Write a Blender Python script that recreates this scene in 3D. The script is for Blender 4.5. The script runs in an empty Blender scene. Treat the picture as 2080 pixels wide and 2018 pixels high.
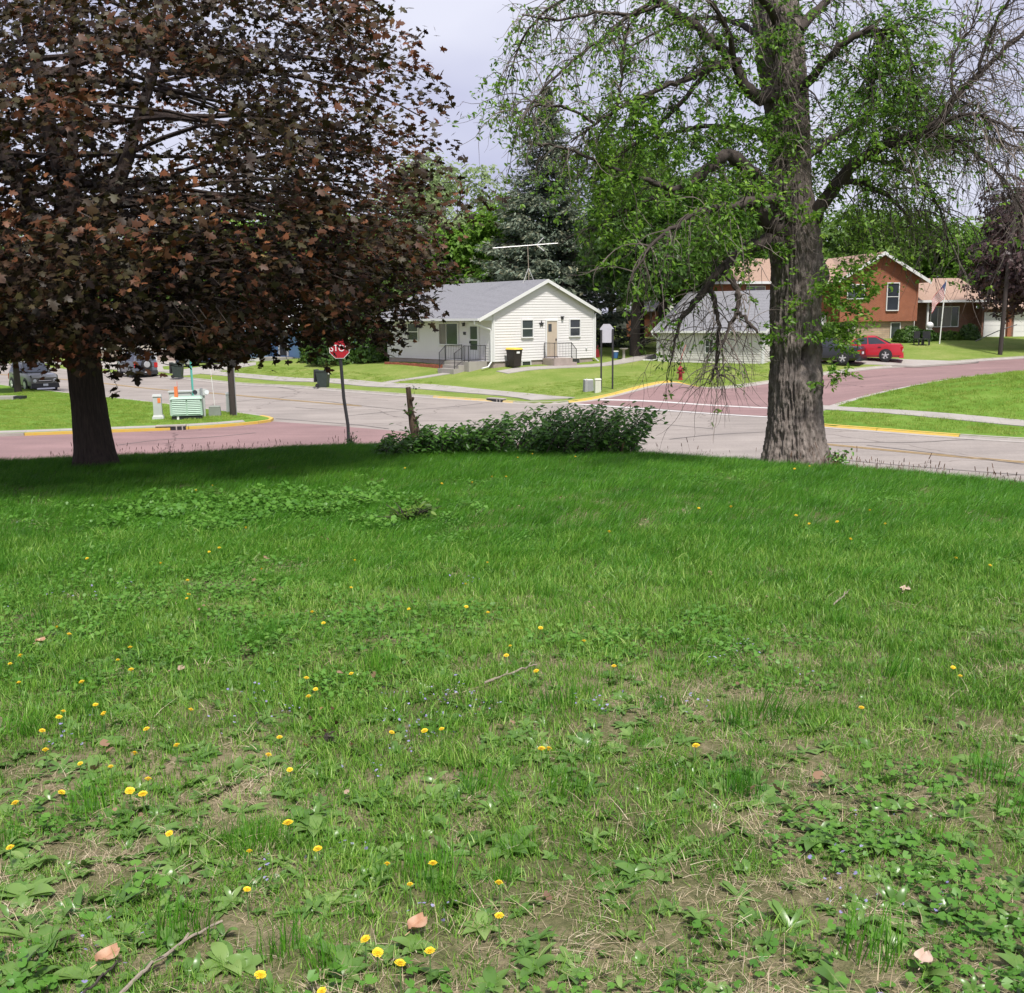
import bpy, math, random, numpy as np
from mathutils import Vector, Matrix
from mathutils.geometry import delaunay_2d_cdt

random.seed(11)
rng = np.random.default_rng(11)
R = math.radians
SC = bpy.context.scene
COL = SC.collection

# ------------------------------------------------------------------ camera
FPX, CX, CY = 2100.0, 1040.0, 1009.0
PITCH, ROLL = R(9.83), R(0.55)
EYE = np.array([0.0, 0.0, 4.3])
_F = np.array([0, math.cos(PITCH), -math.sin(PITCH)])
_R0 = np.array([1.0, 0, 0]); _U0 = np.array([0, math.sin(PITCH), math.cos(PITCH)])
_RT = math.cos(ROLL) * _R0 - math.sin(ROLL) * _U0
_UP = math.cos(ROLL) * _U0 + math.sin(ROLL) * _R0
cam_data = bpy.data.cameras.new('camera')
cam_data.sensor_fit = 'HORIZONTAL'; cam_data.sensor_width = 36.0
cam_data.lens = 36.0 * FPX / 2080.0
cam_data.clip_start = 0.1; cam_data.clip_end = 4000
cam = bpy.data.objects.new('camera', cam_data); COL.objects.link(cam)
m = Matrix.Identity(4)
for i in range(3):
    m[i][0] = _RT[i]; m[i][1] = _UP[i]; m[i][2] = -_F[i]; m[i][3] = EYE[i]
cam.matrix_world = m
SC.camera = cam

# ------------------------------------------------------------------ light
SUN_EL, SUN_AZ = R(60), R(162)      # azimuth clockwise from +Y: behind the camera, to the side
SUN_STRENGTH, SUN_ANGLE = 2.2, R(7)
SKY_NISHITA, SKY_CLOUD, CLOUD_MIX = 0.07, 0.46, 0.90
EXPOSURE = 1.32
w = bpy.data.worlds.new('World'); SC.world = w; w.use_nodes = True
nt = w.node_tree; nt.nodes.clear()
wo = nt.nodes.new('ShaderNodeOutputWorld')
sky = nt.nodes.new('ShaderNodeTexSky'); sky.sky_type = 'NISHITA'; sky.sun_disc = False
sky.sun_elevation = SUN_EL; sky.sun_rotation = SUN_AZ
b1 = nt.nodes.new('ShaderNodeBackground'); b1.inputs['Strength'].default_value = SKY_NISHITA
nt.links.new(sky.outputs[0], b1.inputs['Color'])
tc = nt.nodes.new('ShaderNodeTexCoord'); mp = nt.nodes.new('ShaderNodeMapping')
mp.inputs['Scale'].default_value = (1.6, 1.6, 4.0)
nt.links.new(tc.outputs['Generated'], mp.inputs['Vector'])
nz = nt.nodes.new('ShaderNodeTexNoise'); nz.inputs['Scale'].default_value = 1.5
nz.inputs['Detail'].default_value = 4; nz.inputs['Roughness'].default_value = 0.5
nt.links.new(mp.outputs[0], nz.inputs['Vector'])
cr = nt.nodes.new('ShaderNodeValToRGB')
cr.color_ramp.elements[0].position = 0.34; cr.color_ramp.elements[0].color = (0.45, 0.45, 0.64, 1)
cr.color_ramp.elements[1].position = 0.66; cr.color_ramp.elements[1].color = (0.76, 0.76, 0.87, 1)
nt.links.new(nz.outputs['Fac'], cr.inputs['Fac'])
b2 = nt.nodes.new('ShaderNodeBackground'); b2.inputs['Strength'].default_value = SKY_CLOUD
nt.links.new(cr.outputs[0], b2.inputs['Color'])
mx = nt.nodes.new('ShaderNodeMixShader'); mx.inputs[0].default_value = CLOUD_MIX
nt.links.new(b1.outputs[0], mx.inputs[1]); nt.links.new(b2.outputs[0], mx.inputs[2])
nt.links.new(mx.outputs[0], wo.inputs['Surface'])

sd = bpy.data.lights.new('sun', 'SUN'); sd.energy = SUN_STRENGTH; sd.angle = SUN_ANGLE
sd.color = (1.0, 0.96, 0.90)
sun = bpy.data.objects.new('sun', sd); COL.objects.link(sun)
sdir = Vector((math.sin(SUN_AZ) * math.cos(SUN_EL), math.cos(SUN_AZ) * math.cos(SUN_EL), math.sin(SUN_EL)))
sun.rotation_euler = sdir.to_track_quat('Z', 'Y').to_euler()
sun.location = (20, -20, 60)

SC.view_settings.view_transform = 'Standard'; SC.view_settings.look = 'None'
SC.view_settings.exposure = EXPOSURE; SC.view_settings.gamma = 1.0
SC.view_settings.use_curve_mapping = False
SC.render.engine = 'CYCLES'
SC.cycles.max_bounces = 6; SC.cycles.diffuse_bounces = 3; SC.cycles.glossy_bounces = 3
SC.cycles.transmission_bounces = 4; SC.cycles.transparent_max_bounces = 6
SC.cycles.use_denoising = True
try: SC.cycles.denoiser = 'OPENIMAGEDENOISE'
except Exception: pass
SC.cycles.caustics_reflective = False; SC.cycles.caustics_refractive = False

# ------------------------------------------------------------------ numeric helpers
def ray(px, py):
    d = _F + (px - CX) / FPX * _RT + (CY - py) / FPX * _UP
    return d / d[1]
def P(px, py, Y):
    "the point at forward distance Y on the sight line of a photo pixel"
    return EYE + ray(px, py) * Y
def project(p):
    q = np.asarray(p, float) - EYE
    z = q @ _F
    return np.stack([CX + FPX * (q @ _RT) / z, CY - FPX * (q @ _UP) / z, z], -1)

def _hash(ix, iy, iz, s):
    h = (ix * 374761393 + iy * 668265263 + iz * 1274126177 + s * 974634777) & 0xFFFFFFFF
    h = ((h ^ (h >> 13)) * 1274126177) & 0xFFFFFFFF
    h = h ^ (h >> 16)
    return (h & 0xFFFFFF) / float(0xFFFFFF)
def vnoise(x, y, z=None, s=0):
    x = np.asarray(x, float); y = np.asarray(y, float)
    z = np.zeros_like(x) if z is None else np.asarray(z, float)
    ix = np.floor(x).astype(np.int64); iy = np.floor(y).astype(np.int64); iz = np.floor(z).astype(np.int64)
    fx, fy, fz = x - ix, y - iy, z - iz
    fx = fx * fx * (3 - 2 * fx); fy = fy * fy * (3 - 2 * fy); fz = fz * fz * (3 - 2 * fz)
    r = 0
    for a in (0, 1):
        wx = fx if a else 1 - fx
        for b in (0, 1):
            wy = fy if b else 1 - fy
            for c in (0, 1):
                wz = fz if c else 1 - fz
                r = r + wx * wy * wz * _hash(ix + a, iy + b, iz + c, s)
    return r
def fbm(x, y, z=None, s=0, o=3):
    t, a, k = 0, 0.5, 1.0
    x = np.asarray(x, float); y = np.asarray(y, float)
    z = np.zeros_like(x) if z is None else np.asarray(z, float)
    for i in range(o):
        t = t + a * vnoise(x * k, y * k, z * k, s + i * 17); a *= 0.5; k *= 2.03
    return t / (1 - 0.5 ** o)

# ------------------------------------------------------------------ mesh helpers
class MB:
    def __init__(s): s.v = []; s.f = []; s.n = 0
    def add(s, verts, faces):
        verts = [tuple(map(float, q)) for q in verts]
        s.v += verts; s.f += [tuple(int(i) + s.n for i in f) for f in faces]; s.n += len(verts); return s
    def hexa(s, p):      # 8 points: bottom 4 ccw, top 4 ccw
        return s.add(p, [(3, 2, 1, 0), (4, 5, 6, 7), (0, 1, 5, 4), (1, 2, 6, 5), (2, 3, 7, 6), (3, 0, 4, 7)])
    def box(s, x0, x1, y0, y1, z0, z1):
        return s.hexa([(x0, y0, z0), (x1, y0, z0), (x1, y1, z0), (x0, y1, z0), (x0, y0, z1), (x1, y0, z1), (x1, y1, z1), (x0, y1, z1)])
    def tbox(s, x0, x1, y0, y1, z0, z1, t):   # top smaller by t all round
        return s.hexa([(x0, y0, z0), (x1, y0, z0), (x1, y1, z0), (x0, y1, z0), (x0 + t, y0 + t, z1), (x1 - t, y0 + t, z1), (x1 - t, y1 - t, z1), (x0 + t, y1 - t, z1)])
    def tube(s, pts, rad, n=6, cap=True):
        pts = np.asarray(pts, float); k = len(pts)
        rad = np.full(k, rad, float) if np.isscalar(rad) else np.asarray(rad, float)
        tan = np.gradient(pts, axis=0); tan /= np.linalg.norm(tan, axis=1)[:, None] + 1e-9
        ref = np.array([0, 0, 1.0]) if abs(tan[0][2]) < 0.9 else np.array([1.0, 0, 0])
        vs = []
        u = np.cross(tan[0], ref); u /= np.linalg.norm(u)
        for i in range(k):
            u = u - tan[i] * (u @ tan[i]); u /= np.linalg.norm(u) + 1e-9
            w_ = np.cross(tan[i], u)
            for j in range(n):
                a = 2 * math.pi * j / n
                vs.append(pts[i] + rad[i] * (math.cos(a) * u + math.sin(a) * w_))
        fs = [(i * n + j, i * n + (j + 1) % n, (i + 1) * n + (j + 1) % n, (i + 1) * n + j) for i in range(k - 1) for j in range(n)]
        if cap: fs += [tuple(range(n - 1, -1, -1)), tuple((k - 1) * n + j for j in range(n))]
        return s.add(vs, fs)
    def lathe(s, prof, n=16, o=(0, 0, 0), axis='z'):
        vs, fs = [], []
        k = len(prof)
        for (r, h) in prof:
            for j in range(n):
                a = 2 * math.pi * j / n; c, d = r * math.cos(a), r * math.sin(a)
                q = (c, d, h) if axis == 'z' else ((c, h, d) if axis == 'y' else (h, c, d))
                vs.append((q[0] + o[0], q[1] + o[1], q[2] + o[2]))
        for i in range(k - 1):
            for j in range(n): fs.append((i * n + j, i * n + (j + 1) % n, (i + 1) * n + (j + 1) % n, (i + 1) * n + j))
        fs.append(tuple(range(n - 1, -1, -1))); fs.append(tuple((k - 1) * n + j for j in range(n)))
        return s.add(vs, fs)
    def prism(s, poly, T, o0, o1):           # polygon in a plane given by T(a, b, out)
        k = len(poly)
        vs = [T(a, b, o0) for a, b in poly] + [T(a, b, o1) for a, b in poly]
        fs = [tuple(range(k - 1, -1, -1)), tuple(range(k, 2 * k))] + [(i, (i + 1) % k, k + (i + 1) % k, k + i) for i in range(k)]
        return s.add(vs, fs)
    def wbox(s, T, a0, a1, b0, b1, o0, o1):
        return s.prism([(a0, b0), (a1, b0), (a1, b1), (a0, b1)], T, o0, o1)
    def loft(s, rings, cap=True):
        n = len(rings[0]); vs = [q for r in rings for q in r]; fs = []
        for i in range(len(rings) - 1):
            for j in range(n): fs.append((i * n + j, i * n + (j + 1) % n, (i + 1) * n + (j + 1) % n, (i + 1) * n + j))
        if cap: fs += [tuple(range(n - 1, -1, -1)), tuple((len(rings) - 1) * n + j for j in range(n))]
        return s.add(vs, fs)
    def mesh(s, name, mat, smooth=False, angle=40):
        me = bpy.data.meshes.new(name); me.from_pydata(s.v, [], s.f)
        if mat: me.materials.append(mat)
        import bmesh
        bm = bmesh.new(); bm.from_mesh(me); bmesh.ops.recalc_face_normals(bm, faces=bm.faces); bm.to_mesh(me); bm.free()
        if smooth:
            me.polygons.foreach_set('use_smooth', [True] * len(me.polygons))
            if angle: me.set_sharp_from_angle(angle=R(angle))
        me.update(); return me
    def build(s, name, mat, parent=None, smooth=False, loc=None, rotz=0, angle=40, kind=None):
        o = bpy.data.objects.new(name, s.mesh(name, mat, smooth, angle)); COL.objects.link(o)
        if parent: o.parent = parent
        if loc is not None: o.location = loc
        if rotz: o.rotation_euler = (0, 0, rotz)
        if kind: o['kind'] = kind
        return o

def fast_mesh(name, V, F, mat, attr=None, smooth=False):
    "V (n,3), F (m,k) arrays of equal-size faces; attr: per-face float"
    me = bpy.data.meshes.new(name); V = np.ascontiguousarray(V, np.float32); F = np.ascontiguousarray(F, np.int32)
    m_, k = F.shape
    me.vertices.add(len(V)); me.vertices.foreach_set('co', V.ravel())
    me.loops.add(m_ * k); me.loops.foreach_set('vertex_index', F.ravel())
    me.polygons.add(m_); me.polygons.foreach_set('loop_start', np.arange(0, m_ * k, k, dtype=np.int32))
    if attr is not None:
        a = me.attributes.new('tint', 'FLOAT', 'FACE'); a.data.foreach_set('value', np.ascontiguousarray(attr, np.float32))
    if smooth: me.polygons.foreach_set('use_smooth', np.ones(m_, bool))
    if mat: me.materials.append(mat)
    me.update(calc_edges=True); me.validate(); return me
def link(name, me, parent=None, loc=None, kind=None):
    o = bpy.data.objects.new(name, me); COL.objects.link(o)
    if parent: o.parent = parent
    if loc is not None: o.location = loc
    if kind: o['kind'] = kind
    return o
def thing(name, label, cat, loc=(0, 0, 0), rotz=0, group=None):
    o = bpy.data.objects.new(name, None); COL.objects.link(o)
    o.location = tuple(map(float, loc)); o.rotation_euler = (0, 0, rotz); o.empty_display_size = 0.2
    o['label'] = label; o['category'] = cat
    if group: o['group'] = group
    return o
def tag(o, label, cat, group=None, kind=None):
    o['label'] = label; o['category'] = cat
    if group: o['group'] = group
    if kind: o['kind'] = kind
    return o
def struct(name, parent=None):
    o = bpy.data.objects.new(name, None); COL.objects.link(o); o['kind'] = 'structure'; return o

# ------------------------------------------------------------------ materials
def _new(name):
    mt = bpy.data.materials.new(name); mt.use_nodes = True
    n = mt.node_tree; n.nodes.clear()
    out = n.nodes.new('ShaderNodeOutputMaterial'); bs = n.nodes.new('ShaderNodeBsdfPrincipled')
    n.links.new(bs.outputs[0], out.inputs['Surface'])
    return mt, n, bs, out
def ramp(n, stops):
    r = n.nodes.new('ShaderNodeValToRGB'); e = r.color_ramp.elements
    while len(e) < len(stops): e.new(0.5)
    for i, (p, c) in enumerate(stops): e[i].position = p; e[i].color = (*c, 1)
    return r
def noise(n, scale, detail=4, rough=0.55, vec=None, stretch=None, world=False):
    if vec is None:
        if world:
            g = n.nodes.new('ShaderNodeNewGeometry'); vec = g.outputs['Position']
        else:
            t = n.nodes.new('ShaderNodeTexCoord'); vec = t.outputs['Object']
    if stretch:
        mp_ = n.nodes.new('ShaderNodeMapping'); mp_.inputs['Scale'].default_value = stretch
        n.links.new(vec, mp_.inputs['Vector']); vec = mp_.outputs[0]
    q = n.nodes.new('ShaderNodeTexNoise'); q.inputs['Scale'].default_value = scale
    q.inputs['Detail'].default_value = detail; q.inputs['Roughness'].default_value = rough
    n.links.new(vec, q.inputs['Vector']); return q
def mat(name, col, rough=0.6, var=0.15, scale=3.0, bump=0.0, bscale=40.0, metal=0.0, stretch=None, coat=0.0, col2=None, world=False, spec=None, detail=4):
    mt, n, bs, out = _new(name)
    bs.inputs['Roughness'].default_value = rough; bs.inputs['Metallic'].default_value = metal
    if coat: bs.inputs['Coat Weight'].default_value = coat; bs.inputs['Coat Roughness'].default_value = 0.08
    if spec is not None: bs.inputs['Specular IOR Level'].default_value = spec
    c = np.array(col)
    q = noise(n, scale, detail, 0.6, stretch=stretch, world=world)
    a, b = (c * (1 - var), np.minimum(c * (1 + var), 1)) if col2 is None else (c, np.array(col2))
    r = ramp(n, [(0.3, tuple(a)), (0.7, tuple(b))]); n.links.new(q.outputs['Fac'], r.inputs['Fac'])
    n.links.new(r.outputs[0], bs.inputs['Base Color'])
    if bump:
        q2 = noise(n, bscale, 4, 0.6, stretch=stretch, world=world); bp = n.nodes.new('ShaderNodeBump')
        bp.inputs['Strength'].default_value = bump; bp.inputs['Distance'].default_value = 0.02
        n.links.new(q2.outputs['Fac'], bp.inputs['Height']); n.links.new(bp.outputs[0], bs.inputs['Normal'])
    return mt
def leafmat(name, stops, trans=0.3, rough=0.45, spec=0.4, inst=False, wn=0.0, tcol=None):
    "foliage: hue from each leaf's own tint"
    mt, n, bs, out = _new(name)
    at = n.nodes.new('ShaderNodeAttribute'); at.attribute_name = 'tint'
    fac = at.outputs['Fac']
    if inst:
        oi = n.nodes.new('ShaderNodeObjectInfo'); ma = n.nodes.new('ShaderNodeMath'); ma.operation = 'MULTIPLY_ADD'
        n.links.new(oi.outputs['Random'], ma.inputs[0]); ma.inputs[1].default_value = 0.4
        mb_ = n.nodes.new('ShaderNodeMath'); mb_.operation = 'MULTIPLY'; n.links.new(fac, mb_.inputs[0]); mb_.inputs[1].default_value = 0.6
        n.links.new(mb_.outputs[0], ma.inputs[2]); fac = ma.outputs[0]
    if wn:
        q = noise(n, 0.55, 3, 0.5, world=True)
        mc = n.nodes.new('ShaderNodeMath'); mc.operation = 'MULTIPLY_ADD'
        n.links.new(q.outputs['Fac'], mc.inputs[0]); mc.inputs[1].default_value = wn
        md = n.nodes.new('ShaderNodeMath'); md.operation = 'SUBTRACT'; n.links.new(fac, md.inputs[0]); md.inputs[1].default_value = wn * 0.5
        n.links.new(md.outputs[0], mc.inputs[2]); fac = mc.outputs[0]
    r = ramp(n, stops); n.links.new(fac, r.inputs['Fac'])
    n.links.new(r.outputs[0], bs.inputs['Base Color']); bs.inputs['Roughness'].default_value = rough
    bs.inputs['Specular IOR Level'].default_value = spec
    tr = n.nodes.new('ShaderNodeBsdfTranslucent')
    if tcol:
        tr.inputs['Color'].default_value = (*tcol, 1)
    else: n.links.new(r.outputs[0], tr.inputs['Color'])
    mx_ = n.nodes.new('ShaderNodeMixShader'); mx_.inputs[0].default_value = trans
    n.links.new(bs.outputs[0], mx_.inputs[1]); n.links.new(tr.outputs[0], mx_.inputs[2])
    n.links.new(mx_.outputs[0], out.inputs['Surface']); return mt

M = {}
M['white_vinyl'] = mat('white_vinyl', (0.69, 0.67, 0.655), 0.5, 0.03, 0.8)
M['cream_vinyl'] = mat('cream_vinyl', (0.60, 0.575, 0.53), 0.5, 0.04, 0.8)
M['white_trim'] = mat('white_trim', (0.68, 0.68, 0.67), 0.45, 0.03, 2)
M['foundation'] = mat('foundation', (0.34, 0.28, 0.25), 0.85, 0.15, 2, 0.3, 30)
M['shingle'] = mat('shingle', (0.22, 0.22, 0.235), 0.9, 0.13, 9, 0.5, 60, detail=8)
M['shingle_tan'] = mat('shingle_tan', (0.32, 0.215, 0.16), 0.9, 0.14, 7, 0.5, 50, detail=8)
M['concrete'] = mat('concrete', (0.33, 0.305, 0.275), 0.85, 0.12, 1.2, 0.3, 60, world=True)
M['kerb_gray'] = mat('kerb_gray', (0.34, 0.31, 0.28), 0.85, 0.14, 2.0, 0.3, 50, world=True)
M['kerb_yellow'] = mat('kerb_yellow', (0.58, 0.37, 0.04), 0.65, 0.1, 5, 0.2, 50, col2=(0.55, 0.39, 0.11), world=True)
M['kerb_faded'] = mat('kerb_faded', (0.60, 0.40, 0.10), 0.7, 0.1, 4, 0.2, 50, col2=(0.48, 0.40, 0.28), world=True)
M['glass'] = mat('glass', (0.035, 0.04, 0.05), 0.08, 0.3, 1.0, spec=0.8)
M['glass_curtain'] = mat('glass_curtain', (0.16, 0.13, 0.125), 0.15, 0.25, 0.8, spec=0.7)
M['iron'] = mat('iron', (0.025, 0.025, 0.027), 0.5, 0.2, 8)
M['black_plastic'] = mat('black_plastic', (0.018, 0.018, 0.02), 0.5, 0.2, 6)
M['green_bin'] = mat('green_bin', (0.028, 0.042, 0.035), 0.5, 0.15, 4)
M['brown_bin'] = mat('brown_bin', (0.022, 0.016, 0.013), 0.55, 0.2, 4)
M['yellow_lid'] = mat('yellow_lid', (0.72, 0.50, 0.06), 0.5, 0.06, 4)
M['steel'] = mat('steel', (0.45, 0.46, 0.47), 0.4, 0.1, 6, metal=0.7)
M['aluminium'] = mat('aluminium', (0.62, 0.61, 0.6), 0.45, 0.08, 6, metal=0.3)
M['sign_back'] = mat('sign_back', (0.46, 0.46, 0.50), 0.5, 0.05, 5)
M['sign_red'] = mat('sign_red', (0.36, 0.016, 0.026), 0.4, 0.1, 5)
M['sign_white'] = mat('sign_white', (0.8, 0.8, 0.8), 0.4, 0.02, 5)
M['sign_green'] = mat('sign_green', (0.02, 0.27, 0.20), 0.4, 0.1, 3)
M['teal_pole'] = mat('teal_pole', (0.10, 0.40, 0.34), 0.45, 0.15, 3)
M['hydrant_red'] = mat('hydrant_red', (0.30, 0.022, 0.028), 0.5, 0.15, 8)
M['pink_flag'] = mat('pink_flag', (0.70, 0.16, 0.16), 0.5, 0.1, 3)
M['orange_mark'] = mat('orange_mark', (0.72, 0.20, 0.06), 0.5, 0.1, 8)
M['white_post'] = mat('white_post', (0.78, 0.78, 0.75), 0.5, 0.05, 4)
M['utility_gray'] = mat('utility_gray', (0.44, 0.46, 0.44), 0.5, 0.06, 3)
M['utility_cream'] = mat('utility_cream', (0.55, 0.56, 0.47), 0.5, 0.06, 3)
M['utility_green'] = mat('utility_green', (0.33, 0.47, 0.37), 0.5, 0.06, 2)
M['utility_dark'] = mat('utility_dark', (0.20, 0.22, 0.19), 0.6, 0.08, 3)
M['utility_mid'] = mat('utility_mid', (0.27, 0.275, 0.28), 0.6, 0.08, 3)
M['pole_wood'] = mat('pole_wood', (0.042, 0.032, 0.028), 0.85, 0.3, 6, 0.5, 30, stretch=(6, 6, 0.4))
M['stump_wood'] = mat('stump_wood', (0.21, 0.14, 0.095), 0.85, 0.3, 10, 0.6, 40, stretch=(5, 5, 0.7))
M['bark_dark'] = mat('bark_dark', (0.058, 0.040, 0.033), 0.9, 0.45, 14, 0.9, 45, stretch=(3, 3, 0.35))
M['bark_gray'] = mat('bark_gray', (0.12, 0.096, 0.082), 0.92, 0.3, 7, 0.9, 50, stretch=(2, 2, 0.8), col2=(0.30, 0.255, 0.225), detail=8)
M['bark_mid'] = mat('bark_mid', (0.055, 0.042, 0.035), 0.9, 0.3, 8, 0.6, 30, stretch=(3, 3, 0.4))
M['twig_pale'] = mat('twig_pale', (0.085, 0.068, 0.056), 0.8, 0.3, 2.2, col2=(0.22, 0.18, 0.155))
M['stick'] = mat('stick', (0.28, 0.23, 0.18), 0.8, 0.2, 12, 0.3, 60)
M['tyre'] = mat('tyre', (0.014, 0.014, 0.015), 0.75, 0.2, 10)
M['rim'] = mat('rim', (0.62, 0.62, 0.63), 0.3, 0.05, 4, metal=0.6)
M['lamp_glass'] = mat('lamp_glass', (0.72, 0.74, 0.76), 0.12, 0.06, 6)
M['lamp_red'] = mat('lamp_red', (0.42, 0.012, 0.018), 0.15, 0.1, 6)
M['plate'] = mat('plate', (0.66, 0.70, 0.74), 0.4, 0.08, 20)
M['brick_orange'] = None
def brickmat(name, c1, c2, mortar, scale=1.0):
    mt, n, bs, out = _new(name)
    t = n.nodes.new('ShaderNodeTexCoord'); sep = n.nodes.new('ShaderNodeSeparateXYZ'); cmb = n.nodes.new('ShaderNodeCombineXYZ')
    n.links.new(t.outputs['Object'], sep.inputs[0])
    ad = n.nodes.new('ShaderNodeMath'); n.links.new(sep.outputs[0], ad.inputs[0]); n.links.new(sep.outputs[1], ad.inputs[1])
    n.links.new(ad.outputs[0], cmb.inputs[0]); n.links.new(sep.outputs[2], cmb.inputs[1])
    br = n.nodes.new('ShaderNodeTexBrick'); br.inputs['Scale'].default_value = scale
    br.inputs['Brick Width'].default_value = 0.22; br.inputs['Row Height'].default_value = 0.075; br.inputs['Mortar Size'].default_value = 0.006
    br.inputs['Color1'].default_value = (*c1, 1); br.inputs['Color2'].default_value = (*c2, 1); br.inputs['Mortar'].default_value = (*mortar, 1)
    n.links.new(cmb.outputs[0], br.inputs['Vector'])
    q = noise(n, 1.3, 4); mixn = n.nodes.new('ShaderNodeMix'); mixn.data_type = 'RGBA'; mixn.blend_type = 'MULTIPLY'
    mixn.inputs[0].default_value = 0.6
    r = ramp(n, [(0.3, (0.7, 0.7, 0.7)), (0.7, (1.1, 1.1, 1.1))]); n.links.new(q.outputs['Fac'], r.inputs['Fac'])
    n.links.new(br.outputs['Color'], mixn.inputs[6]); n.links.new(r.outputs[0], mixn.inputs[7])
    n.links.new(mixn.outputs[2], bs.inputs['Base Color']); bs.inputs['Roughness'].default_value = 0.9
    return mt
M['brick_orange'] = brickmat('brick_orange', (0.30, 0.095, 0.042), (0.26, 0.078, 0.036), (0.34, 0.2, 0.14))
M['brick_brown'] = brickmat('brick_brown', (0.22, 0.10, 0.065), (0.16, 0.075, 0.05), (0.28, 0.2, 0.16))
M['stone_pale'] = brickmat('stone_pale', (0.48, 0.36, 0.25), (0.40, 0.28, 0.20), (0.3, 0.25, 0.2), 0.5)
def roadmat(name, base, streak, tar, cell=0.0):
    "worn paving: broad mottling, fine aggregate, a few sealed cracks"
    mt, n, bs, out = _new(name)
    q = noise(n, 0.35, 5, 0.6, world=True); q2 = noise(n, 14, 5, 0.7, world=True)
    r = ramp(n, [(0.3, tuple(np.array(base) * 0.86)), (0.7, tuple(np.array(base) * 1.12))]); n.links.new(q.outputs['Fac'], r.inputs['Fac'])
    mixa = n.nodes.new('ShaderNodeMix'); mixa.data_type = 'RGBA'; mixa.blend_type = 'MULTIPLY'; mixa.inputs[0].default_value = 1
    r2 = ramp(n, [(0.25, (0.78, 0.78, 0.78)), (0.75, (1.16, 1.16, 1.16))]); n.links.new(q2.outputs['Fac'], r2.inputs['Fac'])
    n.links.new(r.outputs[0], mixa.inputs[6]); n.links.new(r2.outputs[0], mixa.inputs[7])
    # wheel-track streaks along the street
    q3 = noise(n, 0.7, 3, 0.5, world=True, stretch=streak); r3 = ramp(n, [(0.35, (0.90, 0.90, 0.90)), (0.65, (1.06, 1.06, 1.06))])
    n.links.new(q3.outputs['Fac'], r3.inputs['Fac'])
    mixb = n.nodes.new('ShaderNodeMix'); mixb.data_type = 'RGBA'; mixb.blend_type = 'MULTIPLY'; mixb.inputs[0].default_value = 1
    n.links.new(mixa.outputs[2], mixb.inputs[6]); n.links.new(r3.outputs[0], mixb.inputs[7])
    last = mixb.outputs[2]
    if tar:
        vo = n.nodes.new('ShaderNodeTexVoronoi'); vo.feature = 'DISTANCE_TO_EDGE'; vo.inputs['Scale'].default_value = tar
        wv = noise(n, 0.5, 3, 0.5, world=True); g = n.nodes.new('ShaderNodeNewGeometry')
        va = n.nodes.new('ShaderNodeVectorMath'); va.operation = 'MULTIPLY_ADD'; n.links.new(wv.outputs['Color'], va.inputs[0])
        va.inputs[1].default_value = (2.0, 2.0, 0); n.links.new(g.outputs['Position'], va.inputs[2]); n.links.new(va.outputs[0], vo.inputs['Vector'])
        r4 = ramp(n, [(0.0, (0.45, 0.42, 0.41)), (0.0012, (0.45, 0.42, 0.41)), (0.003, (1, 1, 1))]); n.links.new(vo.outputs['Distance'], r4.inputs['Fac'])
        mixc = n.nodes.new('ShaderNodeMix'); mixc.data_type = 'RGBA'; mixc.blend_type = 'MULTIPLY'; mixc.inputs[0].default_value = 0.8
        n.links.new(last, mixc.inputs[6]); n.links.new(r4.outputs[0], mixc.inputs[7]); last = mixc.outputs[2]
    n.links.new(last, bs.inputs['Base Color']); bs.inputs['Roughness'].default_value = 0.85
    bp = n.nodes.new('ShaderNodeBump'); bp.inputs['Strength'].default_value = 0.3; bp.inputs['Distance'].default_value = 0.01
    n.links.new(q2.outputs['Fac'], bp.inputs['Height']); n.links.new(bp.outputs[0], bs.inputs['Normal'])
    return mt
M['road_main'] = roadmat('road_main', (0.285, 0.25, 0.222), (0.25, 1.6, 1), 0.09)
M['road_red'] = roadmat('road_red', (0.245, 0.152, 0.145), (0.3, 1.5, 1), 0.06)
M['mark_yellow'] = mat('mark_yellow', (0.42, 0.27, 0.09), 0.8, 0.1, 6, col2=(0.38, 0.28, 0.16), world=True)
M['mark_white'] = mat('mark_white', (0.48, 0.46, 0.44), 0.8, 0.1, 6, col2=(0.60, 0.58, 0.56), world=True)
def lawnmat(name, cols, s1=0.5, s2=9.0):
    mt, n, bs, out = _new(name)
    q = noise(n, s1, 5, 0.6, world=True); q2 = noise(n, s2, 6, 0.75, world=True, stretch=(1, 0.6, 1))
    ad = n.nodes.new('ShaderNodeMath'); ad.operation = 'ADD'; n.links.new(q.outputs['Fac'], ad.inputs[0]); n.links.new(q2.outputs['Fac'], ad.inputs[1])
    hf = n.nodes.new('ShaderNodeMath'); hf.operation = 'MULTIPLY'; hf.inputs[1].default_value = 0.5; n.links.new(ad.outputs[0], hf.inputs[0])
    r = ramp(n, [(0.36, cols[0]), (0.5, cols[1]), (0.62, cols[2])]); n.links.new(hf.outputs[0], r.inputs['Fac'])
    n.links.new(r.outputs[0], bs.inputs['Base Color']); bs.inputs['Roughness'].default_value = 0.95; bs.inputs['Specular IOR Level'].default_value = 0.1
    q3 = noise(n, 30, 4, 0.7, world=True); bp = n.nodes.new('ShaderNodeBump'); bp.inputs['Strength'].default_value = 0.6; bp.inputs['Distance'].default_value = 0.05
    n.links.new(q3.outputs['Fac'], bp.inputs['Height']); n.links.new(bp.outputs[0], bs.inputs['Normal']); return mt
M['lawn_far'] = lawnmat('lawn_far', ((0.12, 0.19, 0.03), (0.175, 0.235, 0.05), (0.25, 0.275, 0.085)))
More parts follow.
